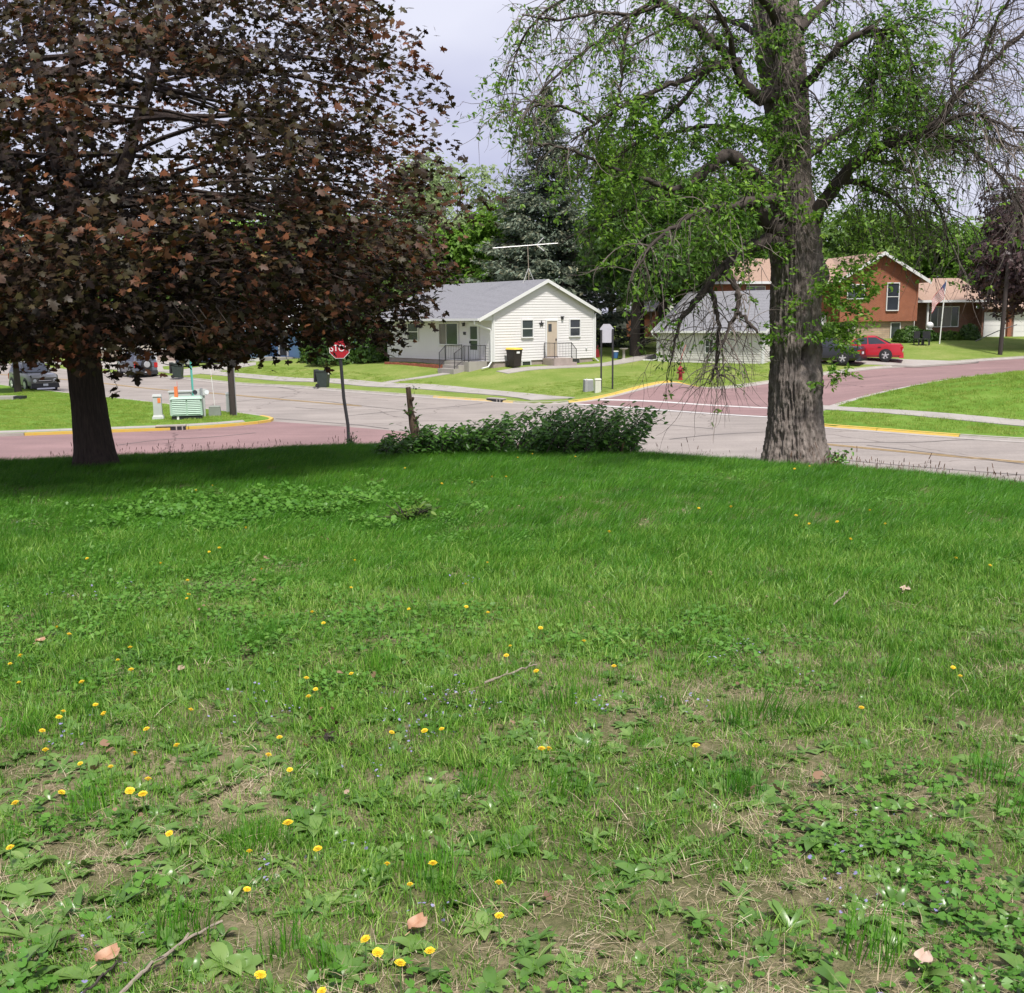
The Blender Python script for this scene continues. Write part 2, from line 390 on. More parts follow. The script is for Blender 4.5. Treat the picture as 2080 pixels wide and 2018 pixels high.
M['lawn_side'] = lawnmat('lawn_side', ((0.075, 0.165, 0.02), (0.125, 0.225, 0.03), (0.175, 0.265, 0.05)))
M['lawn_soil'] = lawnmat('lawn_soil', ((0.06, 0.075, 0.025), (0.13, 0.125, 0.06), (0.25, 0.205, 0.13)), 0.9, 22)
M['earth'] = lawnmat('earth', ((0.07, 0.10, 0.025), (0.10, 0.14, 0.03), (0.14, 0.17, 0.05)))

# ------------------------------------------------------------------ terrain
_cp = [(-60, 100, 0), (-45, 92, 0), (-30, 74, 0), (-15, 64, 0), (0, 48, 0), (-5, 41, 0), (10, 36, 0), (18, 30, 0), (25, 22, 0), (40, 8, 0),
       (-20, 38, 0), (-12, 37, 0), (-30, 35, 0), (-50, 30, 0), (-26, 46, 0), (-14, 45, 0), (6, 47, 0), (12, 39.5, 0), (3, 34, 0), (-40, 80, 0), (-60, 60, 0), (0, 30, 0), (-20, 20, 0), (20, 10, 0), (0, 0, 0),
       (-4.7, 57.2, 0), (-1, 53.6, 0), (-10, 62.5, 0), (-15.7, 68.4, 0), (2.6, 52, 0), (-21, 73.6, 0), (-2.6, 59.5, .10), (-8, 65, .10), (-14.5, 71.5, .10), (2.4, 55.4, .06), (7, 50, .05), (10, 52, .2)]
for px, py, Y, dz in [(1215, 809, 53.5, 0), (1410, 790, 57, 0), (1559, 777.5, 60, 0), (1683, 759, 62, 0), (1850, 744.5, 65, 0), (2080, 726, 70, 0),
                      (1380, 772, 56, .1), (1005, 748, 66, .1), (1207, 735, 71.4, .1), (800, 742, 72.6, .1), (1336, 734, 71, .1), (1549, 739, 66.5, .1),
                      (1855, 802, 46.5, .1), (2080, 777, 45.5, .1), (1960, 790, 46, .1), (1700, 836, 44.5, .1), (2080, 861, 38.5, .1), (1790, 731, 66.5, .1),
                      (1900, 690, 78, .1), (1781, 693, 79, .1), (2060, 690, 80, .1), (1480, 720, 80, .1), (560, 733, 88, .1), (390, 744, 91, .1), (230, 728, 104, .1), (1250, 715, 74, .1)]:
    p = P(px, py, Y); _cp.append((p[0], p[1], p[2] - dz))
_cp += [(34, 55, 1.5), (60, 80, 2.6), (60, 60, 2.3), (90, 110, 3), (0, 110, 2.0), (40, 110, 3), (-40, 125, 1.2), (-90, 125, .8), (120, 60, 3), (90, 0, 2)]
_cp = np.array(_cp, float)
def _tps(r2): return np.where(r2 > 1e-9, r2 * np.log(r2 + 1e-12), 0)
_n = len(_cp)
_K = _tps(((_cp[:, None, :2] - _cp[None, :, :2]) ** 2).sum(-1)) + np.eye(_n) * 2.0
_Pm = np.c_[np.ones(_n), _cp[:, :2]]
_A = np.block([[_K, _Pm], [_Pm.T, np.zeros((3, 3))]])
_w = np.linalg.solve(_A, np.r_[_cp[:, 2], 0, 0, 0])
def H(x, y):
    "street-level ground height"
    x = np.atleast_1d(np.asarray(x, float)); y = np.atleast_1d(np.asarray(y, float))
    xc, yc = np.clip(x, -90, 90), np.clip(y, -10, 125)
    r2 = (xc[:, None] - _cp[None, :, 0]) ** 2 + (yc[:, None] - _cp[None, :, 1]) ** 2
    return _tps(r2) @ _w[:_n] + _w[_n] + _w[_n + 1] * xc + _w[_n + 2] * yc
KH = 0.10          # kerb height
def HL(x, y): return H(x, y) + KH
_cx = np.array([-40, -9, -6.7, -3.4, 0, 2.3, 5, 6.6, 9, 12, 16]); _cy = np.array([17.3, 17.9, 19.0, 21.0, 19.6, 18.1, 15.6, 13.1, 9, 2, -10])
def LN(x, y):
    "near lawn: gentle fall to a crest, then a bank down to the kerbs"
    x = np.atleast_1d(np.asarray(x, float)); y = np.atleast_1d(np.asarray(y, float))
    yc = np.interp(x, _cx, _cy); yc2 = np.interp(x + .5, _cx, _cy); m_ = (yc2 - yc) / .5
    s = (y - yc) / np.sqrt(1 + m_ * m_)
    k = 0.6
    drop = 0.21 * k * np.log1p(np.exp(np.clip(s / k, -30, 30)))
    z = 4.3 - 1.585 - 0.0428 * np.clip(y, -12, 60) - drop
    z = z + 0.05 * (fbm(x * .35, y * .35, s=5) - .5) + 0.03 * (fbm(x * 1.6, y * 1.6, s=6) - .5)
    return np.maximum(z, H(x, y) + KH)
def G(px, py, f=None, y0=18.0, y1=190.0):
    "where the sight line of a photo pixel meets a height field"
    f = f or HL
    d = ray(px, py); Y = np.linspace(y0, y1, 1600)
    z = EYE[2] + d[2] * Y; g = f(d[0] * Y, Y)
    k = np.argmax(z < g)
    if k == 0: k = len(Y) - 1
    a, b = Y[k - 1], Y[k]
    for _ in range(20):
        c = .5 * (a + b)
        if EYE[2] + d[2] * c < f(d[0] * c, c)[0]: b = c
        else: a = c
    return np.array([d[0] * b, b, float(f(d[0] * b, b)[0])])
def inpoly(x, y, poly):
    r = np.zeros(x.shape, bool); n = len(poly); j = n - 1
    for i in range(n):
        xi, yi = poly[i]; xj, yj = poly[j]
        c = ((yi > y) != (yj > y)) & (x < (xj - xi) * (y - yi) / (yj - yi + 1e-12) + xi); r ^= c; j = i
    return r
def resample(line, step, closed=False):
    p = np.array(line, float)
    if closed: p = np.vstack([p, p[:1]])
    out = []
    for a, b in zip(p[:-1], p[1:]):
        k = max(1, int(round(np.linalg.norm(b - a) / step)))
        out += [a + (b - a) * i / k for i in range(k)]
    if not closed: out.append(p[-1])
    return np.array(out)
def chaikin(line, it=2):
    p = np.array(line, float)
    for _ in range(it):
        q = [p[0]]
        for a, b in zip(p[:-1], p[1:]): q += [a * .75 + b * .25, a * .25 + b * .75]
        q.append(p[-1]); p = np.array(q)
    return p
def drape(name, poly, f, off, mt, step=1.0, bstep=None, parent=None, skirt=0.0, fine=None):
    "a sheet filling polygon poly laid on height field f"
    b = resample(poly, bstep or step, True)
    x0, y0 = b.min(0); x1, y1 = b.max(0)
    gx, gy = np.meshgrid(np.arange(x0 + step / 2, x1, step), np.arange(y0 + step / 2, y1, step))
    gx, gy = gx.ravel(), gy.ravel(); k = inpoly(gx, gy, b); gx, gy = gx[k], gy[k]
    if fine:
        fx0, fx1, fy0, fy1, fs_ = fine; k = (gx > fx0) & (gx < fx1) & (gy > fy0) & (gy < fy1); gx, gy = gx[~k], gy[~k]
        hx, hy = np.meshgrid(np.arange(fx0, fx1, fs_), np.arange(fy0, fy1, fs_)); hx, hy = hx.ravel(), hy.ravel(); k = inpoly(hx, hy, b); gx, gy = np.r_[gx, hx[k]], np.r_[gy, hy[k]]
    # keep clear of the rim
    if len(gx):
        dmin = np.full(len(gx), 1e9)
        for q in b: dmin = np.minimum(dmin, (gx - q[0]) ** 2 + (gy - q[1]) ** 2)
        k = dmin > (0.3 * min(step, bstep or step)) ** 2; gx, gy = gx[k], gy[k]
    pts = [Vector(q) for q in b] + [Vector((a, c)) for a, c in zip(gx, gy)]
    vs, es, fs, _, _, _ = delaunay_2d_cdt(pts, [], [list(range(len(b)))], 1, 1e-5)
    xy = np.array([(v[0], v[1]) for v in vs]); z = f(xy[:, 0], xy[:, 1]) + off
    V = np.c_[xy, z]; F = [tuple(q) for q in fs]
    # face up
    a, c, d = V[F[0][0]], V[F[0][1]], V[F[0][2]]
    if np.cross(c - a, d - a)[2] < 0: F = [q[::-1] for q in F]
    if skirt:
        nb = len(b); base = len(V); zb = f(b[:, 0], b[:, 1]) + off - skirt
        zt = f(b[:, 0], b[:, 1]) + off
        V = np.vstack([V, np.c_[b, zt], np.c_[b, zb]])
        F += [(base + i, base + (i + 1) % nb, base + nb + (i + 1) % nb, base + nb + i) for i in range(nb)]
    me = bpy.data.meshes.new(name); me.from_pydata([tuple(q) for q in V], [], F); me.materials.append(mt)
    me.polygons.foreach_set('use_smooth', [True] * len(me.polygons)); me.update()
    o = link(name, me, parent)
    if parent is None: o['kind'] = 'structure'
    return o

# ground far and wide
g = MB(); g.lathe([(3.0, -0.42), (200, -0.42), (1500, -0.42)], 48); 
gm = bpy.data.meshes.new('ground'); gm.from_pydata([(-1500, -1500, -.45), (1500, -1500, -.45), (1500, 1500, -.45), (-1500, 1500, -.45)], [], [(0, 1, 2, 3)]); gm.materials.append(M['earth'])
link('ground', gm, kind='structure')

kerb_far = chaikin([(-70, 122.6), (-40, 92.5), (-27, 79.5), (-15.7, 68.4), (-4.7, 57.2), (-1, 53.6), (1.0, 52.0), (2.6, 52.0), (4.46, 53.2), (10, 57), (14.8, 60), (19, 62), (25, 65), (34.7, 70), (52, 77), (80, 88)], 2)
kerb_right = chaikin([(80, 74), (45, 62.5), (25.8, 53.3), (19, 49.8), (15.2, 47.2), (12.6, 44.0), (11.4, 41.9), (11.8, 40.2), (13.5, 38.6), (17.0, 35.4), (24, 29), (40, 14), (60, -5)], 2)
kerb_left = chaikin([(-70, 106), (-31, 67.2), (-22.8, 58.8), (-18, 53.7), (-14.4, 49.6), (-11.3, 46.2), (-10.3, 44.6), (-10.5, 43.5), (-12, 41.9), (-13.7, 41.0), (-15.6, 40.5), (-19.5, 39.4), (-40, 34), (-80, 24)], 2)
kerb_near = chaikin([(-80, 12), (-40, 22), (-19, 27.6), (-4, 31.4), (-0.5, 32.6), (1.2, 33.4), (2.8, 32.8), (5, 30.8), (12, 23.8), (20, 15.8), (30, 5.8), (46, -10)], 2)

# streets
drape('main_street', [(-66, 103), (-66, 118), (-30, 82), (0, 53), (3.4, 53.4), (12, 43.6), (20, 32.5), (44, 10), (60, -6), (46, -8), (30, 5), (8, 27), (0, 33), (-6, 40), (-12, 45.5), (-31, 66)], H, 0.0, M['road_main'], 1.5)
drape('side_street', [(-82, 24.5), (-40, 34.4), (-19.5, 39.8), (-15.6, 40.9), (-12, 42.3), (-10.2, 44.2), (-7.6, 42.4), (-4.0, 39.6), (-0.5, 36.4), (2.0, 33.6), (0, 32.0), (-4, 31.0), (-19, 27.2), (-40, 21.6), (-82, 11)], H, 0.006, M['road_red'], 1.5)
drape('side_street', [(4.2, 54.2), (10, 57.4), (14.8, 60.4), (19, 62.4), (25, 65.4), (34.7, 70.4), (52, 77.4), (82, 89), (82, 73.5), (45, 62), (25.8, 52.8), (19, 49.3), (15.2, 46.8), (12.3, 43.8), (10.4, 45.2), (6, 49.4), (2.0, 52.6)], H, 0.006, M['road_red'], 1.5)

# lawns
lawn_far = list(kerb_far) + [(150, 118), (150, 330), (-170, 330), (-170, 180)]
drape('lawn', lawn_far, HL, 0.0, M['lawn_far'], 4.0, 1.0, skirt=0.3, fine=(-45, 40, 50, 96, .9))
drape('lawn', list(kerb_right) + [(150, -5), (150, 100)], HL, 0.0, M['lawn_side'], 1.0, 1.0, skirt=0.3)
drape('lawn', list(kerb_left) + [(-160, 0), (-160, 106)], HL, 0.0, M['lawn_side'], 1.5, 1.0, skirt=0.3)
# the near lawn: finer towards the camera
def near_lawn():
    xs = np.r_[np.linspace(-46, -14, 30), np.linspace(-13.6, 13.6, 160), np.linspace(14.2, 46, 30)]
    ys = np.r_[np.linspace(-16, 1, 16), np.linspace(1.2, 26, 160), np.linspace(26.3, 35, 24)]
    X, Y = np.meshgrid(xs, ys); sh = X.shape
    poly = list(kerb_near) + [(46, -16), (-80, -16)]
    ins = inpoly(X.ravel(), Y.ravel(), poly).reshape(sh)
    Z = LN(X.ravel(), Y.ravel()).reshape(sh)
    Z = np.where(ins, Z, H(X.ravel(), Y.ravel()).reshape(sh) - 0.25)
    ny, nx = sh; I = np.arange(ny * nx).reshape(sh)
    F = np.stack([I[:-1, :-1], I[:-1, 1:], I[1:, 1:], I[1:, :-1]], -1).reshape(-1, 4)
    keep = ins.ravel()[F].any(1)
    me = fast_mesh('near_lawn', np.c_[X.ravel(), Y.ravel(), Z.ravel()], F[keep], M['lawn_soil'], smooth=True)
    return link('near_lawn', me, kind='structure')
near_lawn()

# kerbs: cast in lengths, with the gutter pan in front
def kerb(line, colour, side, seg=3.0, width=0.17, pan=0.42, span=None):
    st = struct('kerb')
    p = resample(line, 0.5); d = np.r_[0, np.cumsum(np.linalg.norm(np.diff(p, axis=0), axis=1))]
    tot = d[-1]; k = 0
    s = 0.0
    def at(t): return np.array([np.interp(t, d, p[:, 0]), np.interp(t, d, p[:, 1])])
    while s < tot - 0.3:
        e = min(s + seg, tot); c = at((s + e) / 2)
        L_ = seg
        if not (c[0] < -70 or c[0] > 62 or c[1] > 112 or c[1] < 2):
            mb = MB(); rings = []
            for t in np.linspace(s + .012, e - .012, 5):
                a = at(t); b = at(min(t + .05, tot)); b0 = at(max(t - .05, 0)); tn = (b - b0) / (np.linalg.norm(b - b0) + 1e-9)
                nrm = np.array([tn[1], -tn[0]]) * side      # towards the street
                z = float(H(a[0], a[1])[0])
                def q(o, h): return (a[0] + nrm[0] * o, a[1] + nrm[1] * o, z + h)
                rings.append([q(-width, -.2), q(-width, KH + .012), q(-.03, KH + .012), q(.0, KH - .012), q(.045, .02), q(.045, -.2)])
            mb.loft(rings)
            mb.build('kerb_segment', M[colour(c)], st)
            mp_ = MB(); rings = []
            for t in np.linspace(s + .006, e - .006, 4):
                a = at(t); b = at(min(t + .05, tot)); b0 = at(max(t - .05, 0)); tn = (b - b0) / (np.linalg.norm(b - b0) + 1e-9)
                nrm = np.array([tn[1], -tn[0]]) * side; z = float(H(a[0], a[1])[0])
                rings.append([(a[0] + nrm[0] * o, a[1] + nrm[1] * o, z + h) for o, h in ((.046, -.15), (.046, .018), (.046 + pan, .014), (.046 + pan, -.15))])
            mp_.loft(rings); mp_.build('gutter_pan', M['kerb_gray'], st)
        s = e
    return st
def pxof(c): return project(np.array([c[0], c[1], float(H(c[0], c[1])[0])]))
kerb(kerb_far, lambda c: 'kerb_yellow' if 1185 < pxof(c)[0] < 1412 and c[0] > 2 else ('kerb_faded' if 860 < pxof(c)[0] < 1090 else 'kerb_gray'), 1)
kerb(kerb_right, lambda c: 'kerb_yellow' if c[0] < 16.9 and c[1] < 41.6 and c[1] > 35 else 'kerb_gray', 1)
kerb(kerb_left, lambda c: 'kerb_yellow' if c[1] < 46 and c[0] > -18.6 else 'kerb_gray', 1)

# sidewalks and paths, in slabs
def slabs(name, quads, f=HL, off=0.018, mt='concrete', th=0.12):
    st = struct(name)
    for qd in quads:
        c = np.mean(qd, 0); qd2 = [c + (np.array(q) - c) * 0.994 for q in qd]
        zz = [float(f(q[0], q[1])[0]) + off for q in qd2]
        mb = MB(); mb.hexa([(q[0], q[1], z - th) for q, z in zip(qd2, zz)] + [(q[0], q[1], z) for q, z in zip(qd2, zz)])
        mb.build('slab', M[mt], st)
    return st
def strip(l0, l1, n):
    a = resample_n(l0, n + 1); b = resample_n(l1, n + 1)
    return [(a[i], a[i + 1], b[i + 1], b[i]) for i in range(n)]
def resample_n(line, n):
    p = np.array(line, float); d = np.r_[0, np.cumsum(np.linalg.norm(np.diff(p, axis=0), axis=1))]; t = np.linspace(0, d[-1], n)
    return np.c_[np.interp(t, d, p[:, 0]), np.interp(t, d, p[:, 1])]
# far sidewalk beside the main street
slabs('sidewalk', strip([(-50, 105.4), (-30, 85.4), (-3.0, 58.5), (.1, 55.2), (1.0, 53.0)], [(-48.9, 106.5), (-28.9, 86.5), (-1.9, 59.6), (1.4, 56.1), (3.3, 53.5)], 44), off=.045)
# right corner sidewalk
a = [G(px, py)[:2] for px, py in [(1640, 830), (1674, 833), (1760, 838), (1900, 850), (2080, 867), (2300, 890)]]
b = [G(px, py)[:2] for px, py in [(1640, 821), (1674, 825), (1790, 832), (1900, 839), (2080, 855), (2300, 876)]]
slabs('sidewalk', strip(a, b, 14), off=.03)
# left corner apron behind the yellow kerb
kl = np.array([q for q in kerb_left if q[1] < 43.2 and q[0] > -45])
slabs('sidewalk', strip([(q[0] - .05, q[1] + .2) for q in kl], [(q[0] - .35, q[1] + 1.0) for q in kl], 24), off=.012)
# house path, walk along the gable wall, driveway
a = [G(px, py)[:2] for px, py in [(735, 783), (800, 773.5), (860, 765.5), (912, 757)]]
b = [G(px, py)[:2] for px, py in [(758, 784.5), (812, 775.5), (870, 767.5), (925, 758.5)]]
slabs('path', strip(a, b, 9), off=.04)
HA = np.array([.78, .6258]); HB = np.array([-.6258, .78]); HC = np.array([-1.1, 66.0]); HS = 1.1
slabs('path', strip([HC + HA * s - HB * 2.2 for s in (-.6, 14)], [HC + HA * s - HB * 1.05 for s in (-.6, 14)], 11), off=.04)
dr = [G(px, py)[:2] for px, py in [(1655, 742), (1700, 740.5), (1780, 741.5), (1858, 744.5), (1988, 735.5), (1900, 733), (1820, 730), (1740, 728), (1655, 726)]]
drape('driveway', dr, HL, 0.03, M['concrete'], 1.0, 1.0, skirt=.1)
dr2 = [G(px, py)[:2] for px, py in [(330, 757), (372, 764), (470, 752), (520, 742), (520, 737), (440, 741)]]
drape('driveway', dr2, HL, 0.03, M['concrete'], 1.2, 1.2, skirt=.1)
dr3 = [G(px, py)[:2] for px, py in [(200, 745), (335, 757), (330, 745), (420, 736), (400, 731), (200, 733)]]
drape('driveway', dr3, HL, 0.02, M['concrete'], 1.5, 1.5, skirt=.1)

# painted lines
def stripe(line, wd, mt, off=0.012, name='road_marking'):
    p = resample(chaikin(line, 2), 1.0); t = np.gradient(p, axis=0); t /= np.linalg.norm(t, axis=1)[:, None]; n_ = np.c_[-t[:, 1], t[:, 0]]
    a, b = p + n_ * wd / 2, p - n_ * wd / 2
    V = np.r_[np.c_[a, H(a[:, 0], a[:, 1]) + off], np.c_[b, H(b[:, 0], b[:, 1]) + off]]; k = len(p)
    F = [(i, k + i, k + i + 1, i + 1) for i in range(k - 1)]
    me = bpy.data.meshes.new(name); me.from_pydata([tuple(q) for q in V], [], F); me.materials.append(M[mt]); me.update()
    return link(name, me, kind='structure')
GH = lambda px, py: G(px, py, H)[:2]
for dy in (0, .34):
    stripe([(-60, 104.6 + dy), (-33, 77.3 + dy), (-13, 57.3 + dy), (-7.5, 51.8 + dy)], .13, 'mark_yellow')
    a, b = GH(1560, 893), GH(2080, 941)
    e = (b - a) / np.linalg.norm(b - a)
    stripe([a + (0, dy), b + (0, dy), b + e * 14 + (0, dy)], .12, 'mark_yellow')
for q in [[(1100, 817), (1250, 827.5), (1400, 838), (1560, 848)], [(1130, 811.5), (1250, 814), (1400, 820.5), (1560, 829), (1660, 837)]]:
    stripe([GH(*c) for c in q], .34, 'mark_white', .016)
# sealed joints and cracks that read across the paving
M['crack'] = mat('crack', (0.14, 0.125, 0.12), .9, .2, 3)
for q in [[(560, 815), (640, 812), (740, 826), (830, 834)], [(700, 846), (800, 836), (900, 829), (980, 820)], [(560, 851), (640, 857), (730, 864), (790, 872)],
          [(600, 828), (660, 833), (720, 829)], [(1660, 900), (1750, 899), (1860, 900), (1960, 893), (2030, 896)], [(1360, 893), (1450, 883), (1560, 878)],
          [(1760, 905), (1900, 921), (2080, 944)], [(440, 760), (520, 780), (600, 793)], [(1150, 850), (1300, 858), (1450, 872)], [(1700, 934), (1850, 948), (2080, 966)],
          [(430, 822), (520, 812), (600, 806)], [(240, 905), (330, 893), (420, 890), (520, 880)]]:
    stripe([GH(*c) for c in q], .07, 'crack', .014, 'road_crack')
for q in [(1005, 809.5, 1), (335, 868, 0)]:
    pass

# ------------------------------------------------------------------ building helpers
def siding(mb, T, z0, z1, lim, course=0.155, proud=0.024):
    z = z0
    while z < z1 - .01:
        t = min(z + course, z1)
        a0, a1 = lim(z); b0, b1 = lim(t)
        if a1 - a0 > .05:
            if b1 - b0 < .02: b0 = b1 = (b0 + b1) / 2; b0 -= .01; b1 += .01
            mb.add([T(a0, z, proud), T(a1, z, proud), T(b1, t, .002), T(b0, t, .002), T(a0, z, 0), T(a1, z, 0)], [(0, 1, 2, 3), (4, 5, 1, 0)])
        z = t
def window(par, T, a, b, w_, h_, fr=.07, proud=.095, rails=(), mulls=(), frame='white_trim', pane='glass', sill=True, name='window'):
    "a framed window centred on a, sill height b, on wall T"
    mb = MB(); x0, x1 = a - w_ / 2, a + w_ / 2
    mb.wbox(T, x0 - fr, x0, b - fr, b + h_ + fr, .0, proud); mb.wbox(T, x1, x1 + fr, b - fr, b + h_ + fr, .0, proud)
    mb.wbox(T, x0, x1, b + h_, b + h_ + fr, .0, proud + .006); mb.wbox(T, x0, x1, b - fr, b, .0, proud + (.03 if sill else .004))
    for r_ in rails: mb.wbox(T, x0, x1, b + h_ * r_ - .025, b + h_ * r_ + .025, .02, proud - .022)
    for r_ in mulls: mb.wbox(T, x0 + w_ * r_ - .02, x0 + w_ * r_ + .02, b, b + h_, .02, proud - .026)
    o = mb.build(name, M[frame], par)
    # one pane per light
    ys = [0] + list(rails) + [1]; xs = [0] + list(mulls) + [1]
    for i in range(len(xs) - 1):
        for j in range(len(ys) - 1):
            p_ = MB(); p_.wbox(T, x0 + w_ * xs[i], x0 + w_ * xs[i + 1], b + h_ * ys[j], b + h_ * ys[j + 1], .03, .048 + .004 * j)
            p_.build('pane', M[pane] if not (isinstance(pane, tuple)) else M[pane[i % len(pane)]], o)
    return o
def railing(par, pts, h=.9, step=.11, mt='iron', pr=.02, name='railing'):
    mb = MB(); pts = [np.array(q, float) for q in pts]
    for a, b in zip(pts[:-1], pts[1:]):
        up = np.array([0, 0, h]); lo = np.array([0, 0, .1])
        mb.tube([a + up, b + up], pr, 6); mb.tube([a + lo, b + lo], pr * .7, 5)
        L_ = np.linalg.norm(b - a); k = max(1, int(L_ / step))
        for i in range(1, k):
            c = a + (b - a) * i / k; mb.tube([c + lo, c + up], pr * .5, 4)
    for q in pts: mb.tube([q, q + np.array([0, 0, h + .03])], pr * 1.2, 6)
    return mb.build(name, M[mt], par)

# ------------------------------------------------------------------ white house
def white_house():
    zb = 4.3 + (1.36 - 4.3) * HS; rot = math.atan2(HA[1], HA[0])
    t = thing('white_house', 'white clapboard bungalow with gray shingle roof and two small iron railed stoops', 'house', (HC[0], HC[1], zb), rot); t.scale = (HS, HS, HS)
    W, L = 7.9, 11.3; zs = .43; ze = 3.32; za = 5.05; oh = 1.18
    Tg = lambda s, z, o: (s, -o, z)              # gable wall, faces -y
    Tf = lambda s, z, o: (-o, s, z)              # street wall, faces -x
    Tb = lambda s, z, o: (W + o, s, z); Tk = lambda s, z, o: (s, L + o, z)
    sl = (za - ze) / (W / 2)
    MB().prism([(0, zs), (W, zs), (W, ze), (W / 2, za), (0, ze)], lambda a, b, o: (a, o, b), .0, L).build('wall', M['white_vinyl'], t)
    mb = MB(); mb.box(.04, W - .04, .04, L - .04, -.6, zs); mb.build('foundation', M['foundation'], t)
    mb = MB()
    lim = lambda z: (0, W) if z <= ze else ((z - ze) / sl, W - (z - ze) / sl)
    siding(mb, Tg, zs, za - .02, lim); siding(mb, Tf, zs, ze - .02, lambda z: (0, L)); siding(mb, Tb, zs, ze - .02, lambda z: (0, L))
    mb.build('siding', M['white_vinyl'], t, kind='stuff')
    for T, a in ((Tg, -.0), (Tg, W - .09), (Tf, 0), (Tf, L - .09), (Tb, 0)): MB().wbox(T, a, a + .09, zs, ze - .02, .003, .055).build('corner_board', M['white_trim'], t)
    # roof: street slope carried out over the stoop
    th = .09; y0, y1 = -.28, L + .28
    def slope(x0, z0, x1, z1, name):
        m_ = MB(); m_.hexa([(x0, y0, z0), (x1, y0, z1), (x1, y1, z1), (x0, y1, z0), (x0, y0, z0 + th), (x1, y0, z1 + th), (x1, y1, z1 + th), (x0, y1, z0 + th)])
        return m_.build(name, M['shingle'], t)
    slope(-oh, ze - oh * sl, W / 2, za, 'roof'); slope(W / 2, za, W + .38, ze - .38 * sl, 'roof')
    # shingle courses as thin lapped strips
    mb = MB(); n = 30
    for sgn, xe, ze_ in ((-1, -oh, ze - oh * sl), (1, W + .38, ze - .38 * sl)):
        for i in range(n):
            f0, f1 = i / n, (i + 1) / n
            xa, xb = xe + (W / 2 - xe) * f0, xe + (W / 2 - xe) * f1; z0_, z1_ = ze_ + (za - ze_) * f0, ze_ + (za - ze_) * f1
            mb.add([(xa, y0, z0_ + th + .018), (xa, y1, z0_ + th + .018), (xb, y1, z1_ + th + .004), (xb, y0, z1_ + th + .004), (xa, y0, z0_ + th), (xa, y1, z0_ + th)], [(0, 1, 2, 3), (0, 4, 5, 1)])
    mb.build('shingle', M['shingle'], t, kind='stuff')
    # rake boards and soffit
    for yy in (y0 - .02, y1):
        for (x0, z0, x1, z1) in ((-oh, ze - oh * sl, W / 2, za), (W / 2, za, W + .38, ze - .38 * sl)):
            MB().hexa([(x0, yy, z0 - .1), (x1, yy, z1 - .1), (x1, yy + .02, z1 - .1), (x0, yy + .02, z0 - .1), (x0, yy, z0 + th + .012), (x1, yy, z1 + th + .012), (x1, yy + .02, z1 + th + .012), (x0, yy + .02, z0 + th + .012)]).build('rake_board', M['white_trim'], t)
    mb = MB(); mb.prism([(-oh + .01, ze - oh * sl - .02), (-.001, ze - oh * sl - .02), (-.001, ze - .03)], lambda a, b, o: (a, o, b), -.001, .02); mb.box(-oh + .02, -.003, .03, L, ze - oh * sl - .04, ze - oh * sl - .021)
    mb.build('soffit', M['white_trim'], t)
    mb = MB(); ge = ze - oh * sl
    mb.box(-oh - .12, -oh - .002, y0, y1, ge - .03, ge + .1); mb.build('gutter', M['white_trim'], t)
    mb = MB(); mb.tube([(-oh - .06, .1, ge - .03), (-oh - .06, .1, ge - .2), (-.12, .1, ge - .55), (-.07, .1, ge - .7), (-.07, .1, .42), (-.35, .05, .14), (-.9, -.1, .08)], .05, 6)
    mb.build('downspout', M['white_trim'], t)
    mb = MB(); mb.tube([(W + .05, -.08, 3.1), (W + .05, -.08, .4), (W + .35, -.2, .1), (W + 1.0, -.35, .06)], .055, 6); mb.build('downspout', M['white_trim'], t)
    # openings on the gable wall
    for s in (2.52, 6.28): window(t, Tg, s, 1.80, .80, .96, rails=(.5,))
    dz = .62
    def door(T, s, z, w_, h_, col, lite, nm):
        mb = MB(); f = .09
        mb.wbox(T, s - w_ / 2 - f, s - w_ / 2, z, z + h_ + f, 0, .085); mb.wbox(T, s + w_ / 2, s + w_ / 2 + f, z, z + h_ + f, 0, .085); mb.wbox(T, s - w_ / 2, s + w_ / 2, z + h_, z + h_ + f, 0, .09)
        d = MB(); d.wbox(T, s - w_ / 2, s + w_ / 2, z, z + h_, .01, .055)
        o = d.build('door', M[col], t); mb.build('door_frame', M['white_trim'], o)
        for (a0, a1, b0, b1) in lite:
            p_ = MB(); p_.wbox(T, s - w_ / 2 + w_ * a0, s - w_ / 2 + w_ * a1, z + h_ * b0, z + h_ * b1, .05, .064); p_.build('pane', M['glass'], o)
        k = MB(); k.wbox(T, s + w_ * .36, s + w_ * .43, z + h_ * .44, z + h_ * .5, (.05), .11); k.build('handle', M['iron'], o)
        return o
    M['door_tan'] = mat('door_tan', (.48, .40, .31), .5, .05, 3)
    door(Tg, 4.42, dz, .80, 2.08, 'door_tan', [(.15, .48, .70, .92)], 'side_door')
    door(Tf, 1.78, .55, .88, 2.05, 'white_trim', [(.12, .88, .56, .92), (.12, .88, .26, .52)], 'front_door')
    window(t, Tf, 4.33, 1.38, 1.9, 1.22, fr=.08, mulls=(.62,), pane=('glass', 'glass_curtain'))
    window(t, Tf, 8.2, 1.6, 1.1, 1.0, rails=(.5,))
    window(t, lambda s, z, o: (s, -o + .04, z), 2.45, .07, .62, .30, fr=.05, proud=.08, sill=False, name='basement_window')
    window(t, lambda s, z, o: (s, -o + .04, z), 6.35, .10, .72, .30, fr=.03, proud=.06, sill=False, frame='foundation', name='basement_window')
    # stoops
    mb = MB(); mb.box(-1.35, -.02, .55, 3.0, -.5, .45); mb.box(-1.75, -1.351, 1.0, 2.6, -.5, .25); mb.box(-2.1, -1.751, 1.0, 2.6, -.5, .06); mb.build('stoop', M['concrete'], t)
